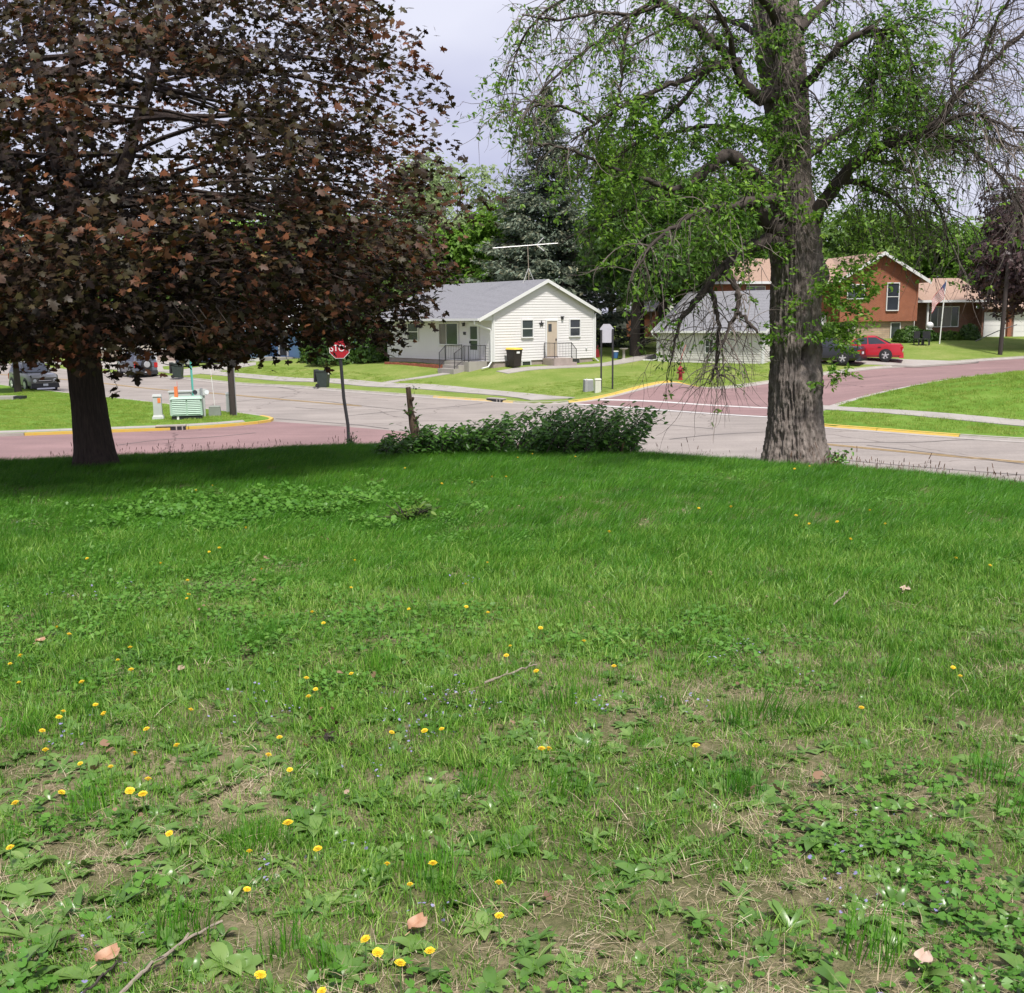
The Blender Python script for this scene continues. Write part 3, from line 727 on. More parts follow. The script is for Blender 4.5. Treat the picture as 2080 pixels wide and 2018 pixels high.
    railing(t, [(-1.30, 3.0 - .06, .45), (-.1, 3.0 - .06, .45)]); railing(t, [(-2.0, 2.55, .06), (-1.30, 2.9, .45)], step=.12); railing(t, [(-.1, .62, .45), (-1.30, .62, .45), (-1.30, 1.05, .45), (-2.0, 1.05, .05)])
    mb = MB(); mb.box(3.7, 5.15, -1.1, -.03, -.5, .52); mb.box(5.151, 5.5, -1.1, -.1, -.5, .26); mb.build('stoop', M['foundation'], t)
    railing(t, [(3.78, -.12, .52), (3.78, -1.05, .52), (5.1, -1.05, .52), (5.5, -1.05, .12)])
    # star, lamps, hose, meter
    mb = MB(); pl = []
    for i in range(10):
        r_ = .21 if i % 2 == 0 else .08; an = math.pi / 2 + i * math.pi / 5; pl.append((3.62 + r_ * math.cos(an), 2.55 + r_ * math.sin(an)))
    mb.prism(pl, Tg, .03, .07); mb.build('star_ornament', M['iron'], t)
    for T, s, z in ((Tg, 5.25, 2.78), (Tf, 2.75, 2.45)):
        mb = MB(); mb.wbox(T, s - .06, s + .06, z, z + .16, .01, .13); mb.wbox(T, s - .09, s + .09, z + .16, z + .2, .01, .16); mb.build('wall_lamp', M['iron'], t)
    mb = MB(); mb.wbox(Tg, 7.2, 7.3, .95, 1.05, .01, .08); mb.build('outlet_box', M['utility_gray'], t)
    mb = MB(); mb.wbox(Tf, 2.6, 2.85, 1.95, 2.12, .01, .04); mb.build('mail_box', M['iron'], t)
    # planting edge
    mb = MB()
    for i in range(14): mb.box(-1.0 - .02 * (i % 3), -.82, 3.2 + i * .5, 3.2 + i * .5 + .47, -.1, .16 + .02 * (i % 2))
    M['edging'] = mat('edging', (.30, .085, .05), .8, .2, 5); mb.build('bed_edging', M['edging'], t)
white_house()

# antenna on the ridge
def antenna():
    c = HC + (HA * 3.95 + HB * 1.5) * HS; z = 4.3 + (1.36 - 4.3) * HS + 5.10 * HS
    t = thing('tv_antenna', 'old rooftop television antenna on a tripod mast above the white house', 'antenna', (c[0], c[1], z)); t.scale = (HS, HS, HS)
    MB().tube([(0, 0, -.05), (-.02, 0, 1.0), (-.06, .0, 2.05)], .024, 6).build('mast', M['stick'], t)
    mb = MB()
    for a in (90, 210, 330): mb.tube([(.42 * math.cos(R(a)), .42 * math.sin(R(a)), -.15), (-.02, 0, .75)], .014, 5)
    mb.build('tripod', M['aluminium'], t)
    b0, b1 = np.array([-2.15, -.3, 1.92]), np.array([1.78, .4, 2.22])
    MB().tube([b0, b1], .024, 6).build('boom', M['aluminium'], t)
    mb = MB()
    for f in np.linspace(.03, .97, 15):
        c_ = b0 + (b1 - b0) * f; l = .25 + .75 * abs(f - .1) * .6
        mb.tube([c_ + np.array([-l * .35, -l, .02]), c_ + np.array([l * .05, l * .9, .05])], .008, 4)
    mb.build('element', M['aluminium'], t)
    mb = MB(); c_ = b0 + (b1 - b0) * .67
    mb.tube([c_, c_ + (.42, .0, .42)], .028, 5); mb.tube([c_, c_ + (.45, .0, -.36)], .028, 5); mb.build('corner_reflector', M['aluminium'], t)
antenna()

# ------------------------------------------------------------------ white garage
def garage():
    a = np.array([.80, -.60]); g0 = P(1336, 734, 71)
    t = thing('white_garage', 'cream white detached garage with gray shingle roof behind the big old trunk', 'garage', (g0[0], g0[1], g0[2]), math.atan2(a[1], a[0]))
    W, D, ze, za = 7.6, 10.0, 2.12, 4.6
    MB().prism([(0, -.4), (D, -.4), (D, ze), (D / 2, za), (0, ze)], lambda p, q, o: (o, p, q), 0, W).build('wall', M['cream_vinyl'], t)
    Tf = lambda s, z, o: (s, -o, z); Tr = lambda s, z, o: (W + o, s, z)
    mb = MB(); siding(mb, Tf, -.05, ze - .02, lambda z: (0, W)); sl = (za - ze) / (D / 2)
    siding(mb, Tr, -.05, za - .03, lambda z: (0, D) if z <= ze else ((z - ze) / sl, D - (z - ze) / sl))
    mb.build('siding', M['cream_vinyl'], t, kind='stuff')
    
    for T_, a_, b_ in ((Tf, 0, .1), (Tf, W - .1, W), (Tr, 0, .1)): MB().wbox(T_, a_, b_, -.05, ze, .003, .05).build('corner_board', M['white_trim'], t)
    th = .09; x0, x1 = -.3, W + .3
    for (ya, za_, yb, zb_) in ((-.35, ze - .35 * sl, D / 2, za), (D / 2, za, D + .35, ze - .35 * sl)):
        mb = MB(); mb.hexa([(x0, ya, za_), (x1, ya, za_), (x1, yb, zb_), (x0, yb, zb_), (x0, ya, za_ + th), (x1, ya, za_ + th), (x1, yb, zb_ + th), (x0, yb, zb_ + th)]); mb.build('roof', M['shingle'], t)
    mb = MB(); n = 26
    for i in range(n):
        f0, f1 = i / n, (i + 1) / n; ya, yb = -.35 + (D / 2 + .35) * f0, -.35 + (D / 2 + .35) * f1; z0, z1 = ze - .35 * sl + (za - ze + .35 * sl) * f0, ze - .35 * sl + (za - ze + .35 * sl) * f1
        mb.add([(x0, ya, z0 + th + .018), (x1, ya, z0 + th + .018), (x1, yb, z1 + th + .004), (x0, yb, z1 + th + .004), (x0, ya, z0 + th), (x1, ya, z0 + th)], [(0, 1, 2, 3), (0, 4, 5, 1)])
    mb.build('shingle', M['shingle'], t, kind='stuff')
    for xx in (x0 - .02, x1):
        for (ya, z0, yb, z1) in ((-.35, ze - .35 * sl, D / 2, za), (D / 2, za, D + .35, ze - .35 * sl)):
            MB().hexa([(xx, ya, z0 - .12), (xx + .02, ya, z0 - .12), (xx + .02, yb, z1 - .12), (xx, yb, z1 - .12), (xx, ya, z0 + th + .01), (xx + .02, ya, z0 + th + .01), (xx + .02, yb, z1 + th + .01), (xx, yb, z1 + th + .01)]).build('rake_board', M['white_trim'], t)
    ge = ze - .35 * sl
    MB().box(x0, x1, -.47, -.352, ge - .04, ge + .1).build('gutter', M['white_trim'], t)
    MB().tube([(-.2, -.41, ge - .04), (-.2, -.41, ge - .15), (-.02, -.06, ge - .45), (-.02, -.06, .15), (-.3, -.15, .06), (-1.7, -.4, .05)], .05, 6).build('downspout', M['white_trim'], t)
    window(t, Tf, 3.85, .62, .52, .78, rails=(.5,), mulls=(.5,), fr=.05)
    # big door on the far side face
    mb = MB(); mb.wbox(Tr, 1.6, 6.4, 0, 1.95, .02, .07); mb.build('garage_door', M['white_trim'], t)
garage()

# ------------------------------------------------------------------ red brick house
def red_house():
    o = P(1781, 692, 80.5); zb = o[2]; X0 = o[0]; Y0 = o[1]
    t = thing('brick_house', 'orange brick split level house with tan shingle roof behind the parked cars', 'house', (X0, Y0, zb), R(8))
    # gable block in front, x from -3.1 to 3.2
    w0, w1, D = -3.1, 3.2, 9.0; ze, za = 4.75, 6.55; sl = (za - ze) / 3.15
    MB().prism([(w0, 1.45), (w1, 1.45), (w1, ze), (.05, za), (w0, ze)], lambda a, b, q: (a, q, b), 0, D).build('wall', M['brick_orange'], t)
    MB().box(w0 + .25, w1 - .05, .3, D, -.5, 1.45).build('lower_wall', M['stone_pale'], t)
    Tg = lambda s, z, q: (s, -q, z); Tl = lambda s, z, q: (s, .3 - q, z)
    for (xa, z0, xb, z1) in ((w0 - .7, ze - .7 * sl, .05, za), (.05, za, w1 + .7, ze - .7 * sl)):
        mb = MB(); mb.hexa([(xa, -.55, z0), (xb, -.55, z1), (xb, D, z1), (xa, D, z0), (xa, -.55, z0 + .1), (xb, -.55, z1 + .1), (xb, D, z1 + .1), (xa, D, z0 + .1)]); mb.build('roof', M['shingle_tan'], t)
        mb = MB(); mb.hexa([(xa, -.58, z0 - .14), (xb, -.58, z1 - .14), (xb, -.552, z1 - .14), (xa, -.552, z0 - .14), (xa, -.58, z0 + .12), (xb, -.58, z1 + .12), (xb, -.552, z1 + .12), (xa, -.552, z0 + .12)]); mb.build('rake_board', M['white_trim'], t)
    window(t, Tg, -1.9, 3.2, 1.3, 1.0, mulls=(.5,)); window(t, Tg, 1.1, 2.3, .9, 2.0, rails=(.5,))
    window(t, Tl, -2.2, .4, .8, 1.0, pane='glass_curtain'); window(t, Tl, 1.6, .1, .7, 1.2)
    # two-storey part to the side, ridge across
    x0, x1 = -13.0, -3.101; e2, r2 = 4.5, 6.35
    MB().box(x0, x1, 1.5, 8.5, -.5, e2).build('wall', M['brick_orange'], t)
    mb = MB(); mb.hexa([(x0 - .5, .8, e2 - .1), (x1 + .5, .8, e2 - .1), (x1 + 1.5, 5, r2), (x0 + 2.0, 5, r2), (x0 - .5, .8, e2 + .02), (x1 + .5, .8, e2 + .02), (x1 + 1.5, 5, r2 + .1), (x0 + 2.0, 5, r2 + .1)]); mb.build('roof', M['shingle_tan'], t)
    mb = MB(); mb.hexa([(x0 + 2.0, 5, r2), (x1 + 1.5, 5, r2), (x1 + .5, 9.2, e2 - .1), (x0 - .5, 9.2, e2 - .1), (x0 + 2.0, 5, r2 + .1), (x1 + 1.5, 5, r2 + .1), (x1 + .5, 9.2, e2 + .02), (x0 - .5, 9.2, e2 + .02)]); mb.build('roof', M['shingle_tan'], t)
    MB().box(x0 - .5, x1 + .4, .66, .798, e2 - .16, e2 + .03).build('gutter', M['white_trim'], t)
    T2 = lambda s, z, q: (s, 1.5 - q, z)
    window(t, T2, -9.3, 3.05, 1.4, 1.1, mulls=(.5,), pane=('glass', 'glass_curtain')); window(t, T2, -5.2, 3.05, 1.4, 1.1, mulls=(.5,))
    mb = MB(); mb.wbox(T2, -6.3, -3.5, 0, 2.1, .01, .06)
    o_ = mb.build('garage_door', M['white_trim'], t)
    for i in range(4):
        p_ = MB(); p_.wbox(T2, -6.25, -3.55, .04 + i * .52, .52 + i * .52, .061, .075); p_.build('panel', M['white_vinyl'], o_)
    # low wing
    x0, x1 = 3.201, 9.2; e3, r3 = 2.95, 4.75
    MB().box(x0, x1, 1.8, 8.5, -.5, e3).build('wall', M['brick_brown'], t)
    mb = MB(); mb.hexa([(x0, .4, e3 - .05), (x1 + .6, .4, e3 - .05), (x1 + .3, 5, r3), (x0, 5, r3), (x0, .4, e3 + .06), (x1 + .6, .4, e3 + .06), (x1 + .3, 5, r3 + .1), (x0, 5, r3 + .1)]); mb.build('roof', M['shingle_tan'], t)
    MB().box(x0, x1 + .6, .28, .398, e3 - .1, e3 + .08).build('gutter', M['white_trim'], t)
    T3 = lambda s, z, q: (s, 1.8 - q, z)
    window(t, T3, 6.5, 1.0, 2.3, 1.5, mulls=(.25, .75), pane=('glass', 'glass_curtain', 'glass')); 
    d = MB(); d.wbox(T3, 3.6, 4.5, .2, 2.3, .01, .05); d.build('door', M['brick_brown'], t)
    for xx in (4.5, 3.35):
        mb = MB(); mb.box(xx - .07, xx + .07, .7, .84, -.2, e3 - .06); mb.build('porch_post', M['white_trim'], t)
    MB().box(3.3, 5.0, .5, 1.79, -.4, .18).build('porch_floor', M['concrete'], t)
    # attached garage wing
    x0, x1 = 9.201, 14.2
    MB().box(x0, x1, .9, 8.0, -.5, 2.35).build('wall', M['brick_brown'], t)
    mb = MB(); mb.hexa([(x0 - .1, .3, 2.3), (x1 + .5, .3, 2.3), (x1 + .3, 4.5, 3.6), (x0, 4.5, 3.6), (x0 - .1, .3, 2.42), (x1 + .5, .3, 2.42), (x1 + .3, 4.5, 3.7), (x0, 4.5, 3.7)]); mb.build('roof', M['shingle_tan'], t)
    T4 = lambda s, z, q: (s, .9 - q, z)
    for (a, b) in ((9.35, 11.2), (11.9, 13.7)):
        mb = MB(); mb.wbox(T4, a, b, 0, 2.05, .01, .05); o_ = mb.build('garage_door', M['white_trim'], t)
        for i in range(4):
            p_ = MB(); p_.wbox(T4, a + .04, b - .04, .03 + i * .5, .5 + i * .5, .051, .065); p_.build('panel', M['white_vinyl'], o_)
    for xx in (11.35, 13.85):
        mb = MB(); mb.wbox(T4, xx, xx + .3, -.3, 2.3, .005, .12); mb.build('brick_pier', M['brick_orange'], t)
red_house()

# ------------------------------------------------------------------ blue house and beige house down the street
M['blue_siding'] = mat('blue_siding', (.16, .29, .50), .55, .06, 1)
M['blue_light'] = mat('blue_light', (.25, .40, .60), .55, .06, 1)
M['beige_siding'] = mat('beige_siding', (.36, .28, .235), .6, .06, 1)
M['beige_door'] = mat('beige_door', (.55, .49, .41), .55, .05, 1)
M['roof_pale'] = mat('roof_pale', (.50, .50, .53), .9, .12, 4, .3, 40)
M['roof_brown'] = mat('roof_brown', (.17, .11, .09), .9, .15, 4, .3, 40)
def blue_house():
    a = np.array([.80, -.60]); g0 = P(505, 735, 92.5)
    t = thing('blue_house', 'light blue clapboard house with white trim half hidden by the maple', 'house', (g0[0], g0[1], g0[2]), math.atan2(a[1], a[0]))
    W, D, ze, za = 8.6, 7.5, 3.1, 5.3
    MB().box(0, W, 0, D, .45, ze).build('wall', M['blue_siding'], t)
    MB().box(.03, W - .03, .03, D, -.5, .45).build('foundation', M['white_vinyl'], t)
    Tf = lambda s, z, o: (s, -o, z); Tr = lambda s, z, o: (W + o, s, z)
    mb = MB(); siding(mb, Tf, .45, ze - .02, lambda z: (0, W), .2, .02); siding(mb, Tr, .45, ze - .02, lambda z: (0, D), .2, .02); mb.build('siding', M['blue_siding'], t, kind='stuff')
    # entry bay in front
    MB().box(.2, 2.8, -1.3, -.03, .45, 2.75).build('entry_bay', M['blue_light'], t)
    mb = MB(); siding(mb, lambda s, z, o: (s, -1.3 - o, z), .45, 2.7, lambda z: (.2, 2.8), .2, .02); siding(mb, lambda s, z, o: (2.8 + o, s, z), .45, 2.7, lambda z: (-1.3, -.03), .2, .02); mb.build('siding', M['blue_light'], t, kind='stuff')
    MB().box(.2, 2.8, -1.28, -.05, -.5, .45).build('foundation', M['white_vinyl'], t)
    window(t, lambda s, z, o: (s, -1.3 - o, z), 1.25, 1.25, .75, 1.0, fr=.12)
    window(t, Tf, 7.2, 1.25, .6, 1.1, fr=.16, rails=(.5,)); 
    d = MB(); d.wbox(Tf, 4.3, 5.2, .6, 2.65, .01, .05); d.build('door', M['iron'], t)
    f = MB(); f.wbox(Tf, 4.12, 4.298, .55, 2.85, .0, .09); f.wbox(Tf, 5.202, 5.38, .55, 2.85, .0, .09); f.wbox(Tf, 4.298, 5.202, 2.66, 2.85, 0, .095); f.build('door_frame', M['white_trim'], t)
    MB().box(3.2, 6.0, -1.4, -.03, -.4, .5).build('stoop', M['concrete'], t)
    railing(t, [(3.25, -.1, .5), (3.25, -1.35, .5)], .85, .14)
    for (ya, z0, yb, z1) in ((-.9, ze - .1, D / 2, za), (D / 2, za, D + .5, ze - .1)):
        mb = MB(); mb.hexa([(-.4, ya, z0), (W + .4, ya, z0), (W + .4, yb, z1), (-.4, yb, z1), (-.4, ya, z0 + .12), (W + .4, ya, z0 + .12), (W + .4, yb, z1 + .12), (-.4, yb, z1 + .12)]); mb.build('roof', M['roof_pale'], t)
    MB().box(-.4, W + .4, -1.0, -.902, ze - .16, ze + .03).build('gutter', M['white_trim'], t)
    MB().prism([(0, ze), (D, ze), (D / 2, za)], lambda p, q, o: (o, p, q), .05, W - .0).build('gable', M['blue_siding'], t)
blue_house()
def beige_house():
    a = np.array([.85, -.52]); g0 = P(195, 733, 104)
    t = thing('beige_house', 'beige house with pale paired garage doors beyond the dark parked cars', 'house', (g0[0], g0[1], g0[2]), math.atan2(a[1], a[0]))
    W, D, ze, za = 13.5, 9, 3.2, 5.6
    MB().box(0, W, 0, D, -.5, ze).build('wall', M['beige_siding'], t)
    Tf = lambda s, z, o: (s, -o, z)
    mb = MB(); siding(mb, Tf, .05, ze - .02, lambda z: (0, W), .2, .02); mb.build('siding', M['beige_siding'], t, kind='stuff')
    for s in (5.4, 7.7):
        d = MB(); d.wbox(Tf, s - 1.0, s + 1.0, 0, 2.2, .01, .06); o = d.build('garage_door', M['beige_door'], t)
        for i in range(4):
            p_ = MB(); p_.wbox(Tf, s - .96, s + .96, .03 + i * .54, .53 + i * .54, .061, .08); p_.build('panel', M['beige_door'], o)
    for s in (4.2, 6.55, 8.95): MB().wbox(Tf, s - .12, s + .12, 0, 2.6, .01, .09).build('door_trim', M['white_trim'], t)
    MB().tube([(12.3, -.1, ze - .1), (12.3, -.1, .1)], .06, 6).build('downspout', M['white_trim'], t)
    window(t, Tf, 1.8, 1.2, 1.3, 1.1, mulls=(.5,)); window(t, Tf, 10.6, 1.2, 1.2, 1.1, mulls=(.5,))
    for (ya, z0, yb, z1) in ((-.6, ze - .1, D / 2, za), (D / 2, za, D + .6, ze - .1)):
        mb = MB(); mb.hexa([(-.5, ya, z0), (W + .5, ya, z0), (W + .5, yb, z1), (-.5, yb, z1), (-.5, ya, z0 + .12), (W + .5, ya, z0 + .12), (W + .5, yb, z1 + .12), (-.5, yb, z1 + .12)]); mb.build('roof', M['roof_brown'], t)
    MB().prism([(0, ze), (D, ze), (D / 2, za)], lambda p, q, o: (o, p, q), .05, W - .05).build('gable', M['beige_siding'], t)
beige_house()
# glimpses between the white house and the garage
def shed(px, py, Y, w_, d_, h_, wallm, roofm, label, name):
    p = P(px, py, Y); t = thing(name, label, 'shed', p, R(-35))
    MB().box(-w_ / 2, w_ / 2, 0, d_, -.4, h_).build('wall', M[wallm], t)
    for (ya, z0, yb, z1) in ((-.25, h_ - .05, d_ / 2, h_ + .9), (d_ / 2, h_ + .9, d_ + .25, h_ - .05)):
        mb = MB(); mb.hexa([(-w_ / 2 - .25, ya, z0), (w_ / 2 + .25, ya, z0), (w_ / 2 + .25, yb, z1), (-w_ / 2 - .25, yb, z1), (-w_ / 2 - .25, ya, z0 + .1), (w_ / 2 + .25, ya, z0 + .1), (w_ / 2 + .25, yb, z1 + .1), (-w_ / 2 - .25, yb, z1 + .1)]); mb.build('roof', M[roofm], t)
    d = MB(); d.box(-.5, .5, -.03, -.002, 0, 1.9); d.build('door', M['white_trim'], t)
shed(1298, 676, 96, 2.6, 3, 1.9, 'brick_orange', 'shingle', 'small rust red shed glimpsed between the white house and garage', 'garden_shed')
shed(1305, 662, 112, 6.5, 5, 2.6, 'white_vinyl', 'roof_pale', 'distant white house glimpsed between the white house and garage', 'far_house')

# ------------------------------------------------------------------ street furniture
def at(px, py, f=None): return G(px, py, f)
def text_mesh(txt, size, ext=.004):
    cu = bpy.data.curves.new('lettering', 'FONT'); cu.body = txt; cu.size = size; cu.extrude = ext; cu.align_x = 'CENTER'; cu.align_y = 'CENTER'
    ob = bpy.data.objects.new('lettering', cu); COL.objects.link(ob)
    dg = bpy.context.evaluated_depsgraph_get(); me = bpy.data.meshes.new_from_object(ob.evaluated_get(dg)); bpy.data.objects.remove(ob); bpy.data.curves.remove(cu); return me
def stop_sign():
    Y = 31.5; p = P(708, 896, Y); z0 = float(LN(p[0], p[1])[0])
    top = P(686, 690, Y)
    t = thing('stop_sign', 'red octagonal stop sign on a black post partly covered by maple leaves', 'road sign', (p[0], p[1], z0), R(6))
    dx = top[0] - p[0]; zc = P(691, 708, Y)[2] - z0
    MB().tube([(0, 0, -.3), (0, 0, 1.0), (dx * .9 * .5, 0, zc * .55), (dx * .92, 0, zc + .75)], .05, 4).build('post', M['iron'], t)
    rr = .325; oc = lambda k: [(k * math.cos(R(22.5 + 45 * i)), k * math.sin(R(22.5 + 45 * i))) for i in range(8)]
    cx_ = dx * .80
    T = lambda a, b, o: (cx_ + a, -.07 - o, zc + b)
    b = MB(); b.prism(oc(rr), T, 0, .004); f = b.build('sign_face', M['sign_white'], t)
    b = MB(); b.prism(oc(rr * .945), T, .005, .009); b.build('sign_field', M['sign_red'], f)
    me = text_mesh('STOP', .285); me.materials.append(M['sign_white']); o = link('lettering', me, f); o.location = (cx_, -.086, zc + .0); o.rotation_euler = (R(90), 0, 0); o.scale = (.82, 1, 1)
    MB().box(cx_ - .02, cx_ + .16, -.085, -.075, zc + .48, zc + .62).build('reflector_plate', M['sign_red'], t)
stop_sign()

def utility_corner():
    # light pedestal
    def pedestal(px, py, h, w_, label, flange=True, sticker=None, mt='utility_gray'):
        p = at(px, py); t = thing('utility_pedestal', label, 'pedestal', p, R(14))
        MB().tbox(-w_ / 2, w_ / 2, -w_ / 2, w_ / 2, 0, h, .012).build('body', M[mt], t)
        b = MB(); b.tbox(-w_ / 2 - .02, w_ / 2 + .02, -w_ / 2 - .02, w_ / 2 + .02, h - .06, h + .03, .03); b.build('cap', M[mt], t)
        if flange:
            b = MB(); b.tbox(-w_ / 2 - .07, w_ / 2 + .07, -w_ / 2 - .07, w_ / 2 + .07, -.05, .10, .02); b.tbox(-w_ / 2 - .04, w_ / 2 + .04, -w_ / 2 - .04, w_ / 2 + .04, .101, .17, .03); b.build('base', M[mt], t)
        if sticker:
            b = MB(); b.box(w_ * .05, w_ * .4, -w_ / 2 - .004, -w_ / 2 + .02, h * .68, h * .88); b.build('sticker', M[sticker], t)
        return t
    pedestal(322, 851, 1.03, .36, 'pale gray cable pedestal with flared base and orange sticker', True, 'orange_mark')
    pedestal(466, 838, .90, .26, 'slim gray cable pedestal with yellow sticker against the dark wooden pole', False, 'yellow_lid')
    # switch cabinet behind
    p = at(369, 843); t = thing('utility_cabinet', 'gray flat topped utility cabinet behind the louvered green box', 'cabinet', p, R(14))
    MB().box(-.48, .48, -.2, .35, -.05, 1.02).build('body', M['utility_gray'], t); MB().box(-.52, .52, -.25, .4, 1.021, 1.08).build('lid', M['utility_gray'], t)
    MB().box(-.44, .44, -.22, -.202, .05, .96).build('door', M['utility_gray'], t)
    # transformer with louvers
    p = at(382, 851); t = thing('transformer_box', 'pale green louvered transformer box on a dark base', 'transformer', p, R(14))
    MB().box(-.64, .60, -.35, .4, -.1, .17).build('base', M['iron'], t)
    MB().tbox(-.68, .64, -.40, .42, .171, .88, .03).build('body', M['utility_green'], t)
    MB().tbox(-.69, .65, -.44, .43, .881, .97, .08).build('lid', M['utility_green'], t)
    for i in range(8):
        b = MB(); z = .24 + i * .08
        for (a0, a1) in ((-.6, -.03), (.03, .56)):
            b.hexa([(a0, -.43, z), (a1, -.43, z), (a1, -.385, z), (a0, -.385, z), (a0, -.405, z + .05), (a1, -.405, z + .05), (a1, -.38, z + .05), (a0, -.38, z + .05)])
        b.build('louver', M['utility_green'], t)
    # marker post
    p = at(361, 853); t = thing('marker_post', 'white marker post with an orange upper half in front of the transformer', 'marker post', p)
    MB().box(-.07, .07, -.03, .03, -.2, .74).build('post', M['white_post'], t); MB().tbox(-.075, .075, -.035, .035, .741, 1.42, .008).build('sleeve', M['orange_mark'], t)
    # meter pedestal
    p = at(412, 847); t = thing('meter_post', 'gray metal post carrying two round electric meters', 'meter post', p, R(10))
    MB().box(-.05, .05, -.04, .04, -.1, 1.27).build('post', M['steel'], t); MB().box(.06, .13, -.03, .05, -.1, 1.0).build('conduit', M['utility_gray'], t)
    b = MB(); b.box(-.24, -.06, -.10, .10, .95, 1.22); b.box(.06, .22, -.10, .10, .95, 1.22); b.build('meter_box', M['utility_gray'], t)
    for xx in (-.26, .24):
        b = MB(); b.lathe([(.10, 0), (.10, .05), (.085, .09), (.0, .1)], 14, (xx, -.11, 1.09), 'y'); 
        b.build('meter', M['glass'] if xx < 0 else M['lamp_glass'], t)
    # small dark green box
    p = at(437, 845); t = thing('utility_box', 'squat dark gray green utility box with rounded lid', 'utility box', p, R(12))
    MB().tbox(-.27, .27, -.2, .2, -.05, .40, .03).build('body', M['utility_dark'], t); MB().tbox(-.25, .25, -.18, .18, .401, .45, .05).build('lid', M['utility_dark'], t)
    # thin whips
    def whip(px, py, h, lean, label, mt='white_post', r_=.012):
        p = at(px, py); t = thing('marker_whip', label, 'marker rod', p)
        MB().tube([(0, 0, -.1), (lean * .5, 0, h * .5), (lean, 0, h)], r_, 5).build('rod', M[mt], t)
        MB().tube([(lean * .85, 0, h * .85), (lean * .87, 0, h * .87)], r_ * 1.8, 5).build('band', M['orange_mark'], t)
    whip(438, 838, 1.95, -.12, 'thin white marker rod standing out of the squat dark box')
    whip(366, 846, 1.55, -.05, 'thin pale rod beside the orange topped marker post', 'pink_flag', .009)
    whip(1192, 797, .75, 0, 'short white marker rod behind the low gray boxes on the far lawn', 'white_post', .012)
    # wooden pole
    p = at(474, 845); t = thing('utility_pole', 'dark brown wooden utility pole at the left corner rising into the maple', 'utility pole', p)
    MB().tube([(0, 0, -.5), (-.03, 0, 3), (-.22, 0, 9.0)], [.145, .13, .10], 10).build('pole', M['pole_wood'], t, smooth=True)
    MB().tube([(.15, .02, 0), (.12, .02, 3), (-.08, .02, 7.2)], .02, 5).build('conduit', M['steel'], t)
    MB().box(-.26, .02, -.02, .1, 6.9, 7.2).build('bracket', M['steel'], t)
    # street name post
    p = at(394, 826); t = thing('street_name_sign', 'teal green street name post with a small green blade sign under the leaves', 'street sign', p)
    tp = P(383, 683, p[1]); h = tp[2] - p[2]; dx = tp[0] - p[0]
    MB().tube([(0, 0, -.2), (dx * .5, 0, h * .5), (dx, 0, h)], .055, 4).build('pole', M['teal_pole'], t)
    MB().box(dx - .45, dx + .25, -.01, .01, h + .02, h + .19).build('name_blade', M['sign_green'], t)
    MB().box(dx - .01, dx + .01, -.35, .35, h + .21, h + .38).build('name_blade', M['sign_green'], t)
utility_corner()

# storm drains in the kerbs
def drain(px, py, w_, ang, label):
    p = at(px, py, H); t = thing('storm_drain', label, 'drain', (p[0], p[1], p[2]), ang)
    MB().box(-w_ / 2, w_ / 2, -.06, .3, .155, .20).build('lid', M['kerb_gray'], t)
    MB().box(-w_ / 2, w_ / 2, -.055, .25, -.1, .15).build('opening', M['black_plastic'], t)
    b = MB(); b.box(w_ * .18, w_ * .22, -.085, -.056, .0, .155); b.box(w_ * .38, w_ * .42, -.085, -.056, .0, .155); b.build('bar', M['kerb_gray'], t)
drain(1005, 817, 1.15, R(-46), 'dark storm drain inlet in the far faded yellow kerb')
drain(347, 874.5, 1.15, R(10), 'storm drain inlet with two bars in the near yellow kerb')

# twin post sign seen from the back
def back_sign():
    p = at(1232, 792); t = thing('road_sign', 'gray back of a house shaped road sign on two black posts', 'road sign', p, R(-4))
    s = p[1] / FPX
    for dx in (-11 * s, 12 * s):
        MB().box(dx - .045, dx + .045, -.03, .03, -.2, 3.15 + (.05 if dx > 0 else 0)).build('post', M['iron'], t)
    z0 = 2.48; k = s
    pl = [(-9 * k, z0), (9 * k, z0), (12 * k, z0 + 5 * k), (13 * k, z0 + 26 * k), (14.5 * k, z0 + 27 * k), (6 * k, z0 + 37 * k), (-7 * k, z0 + 37 * k), (-14.5 * k, z0 + 27 * k), (-12.5 * k, z0 + 25 * k), (-12 * k, z0 + 5 * k)]
    MB().prism(pl, lambda a, b, o: (a, .035 + o, b), 0, .01).build('sign_panel', M['sign_back'], t)
back_sign()
def low_boxes():
    p = at(1195, 795); t = thing('utility_box', 'low square gray utility box on the far corner lawn', 'utility box', p, R(8))
    MB().tbox(-.25, .25, -.25, .25, -.05, .60, .02).build('body', M['utility_mid'], t); MB().tbox(-.23, .23, -.23, .23, .601, .64, .03).build('lid', M['utility_gray'], t)
    p = at(1214, 797.5); t = thing('utility_pedestal', 'cream cable pedestal beside the road sign post on the far lawn', 'pedestal', p, R(8))
    MB().tbox(-.16, .16, -.14, .14, -.05, .66, .012).build('body', M['utility_cream'], t); MB().tbox(-.175, .175, -.155, .155, .661, .74, .03).build('cap', M['utility_cream'], t)
low_boxes()
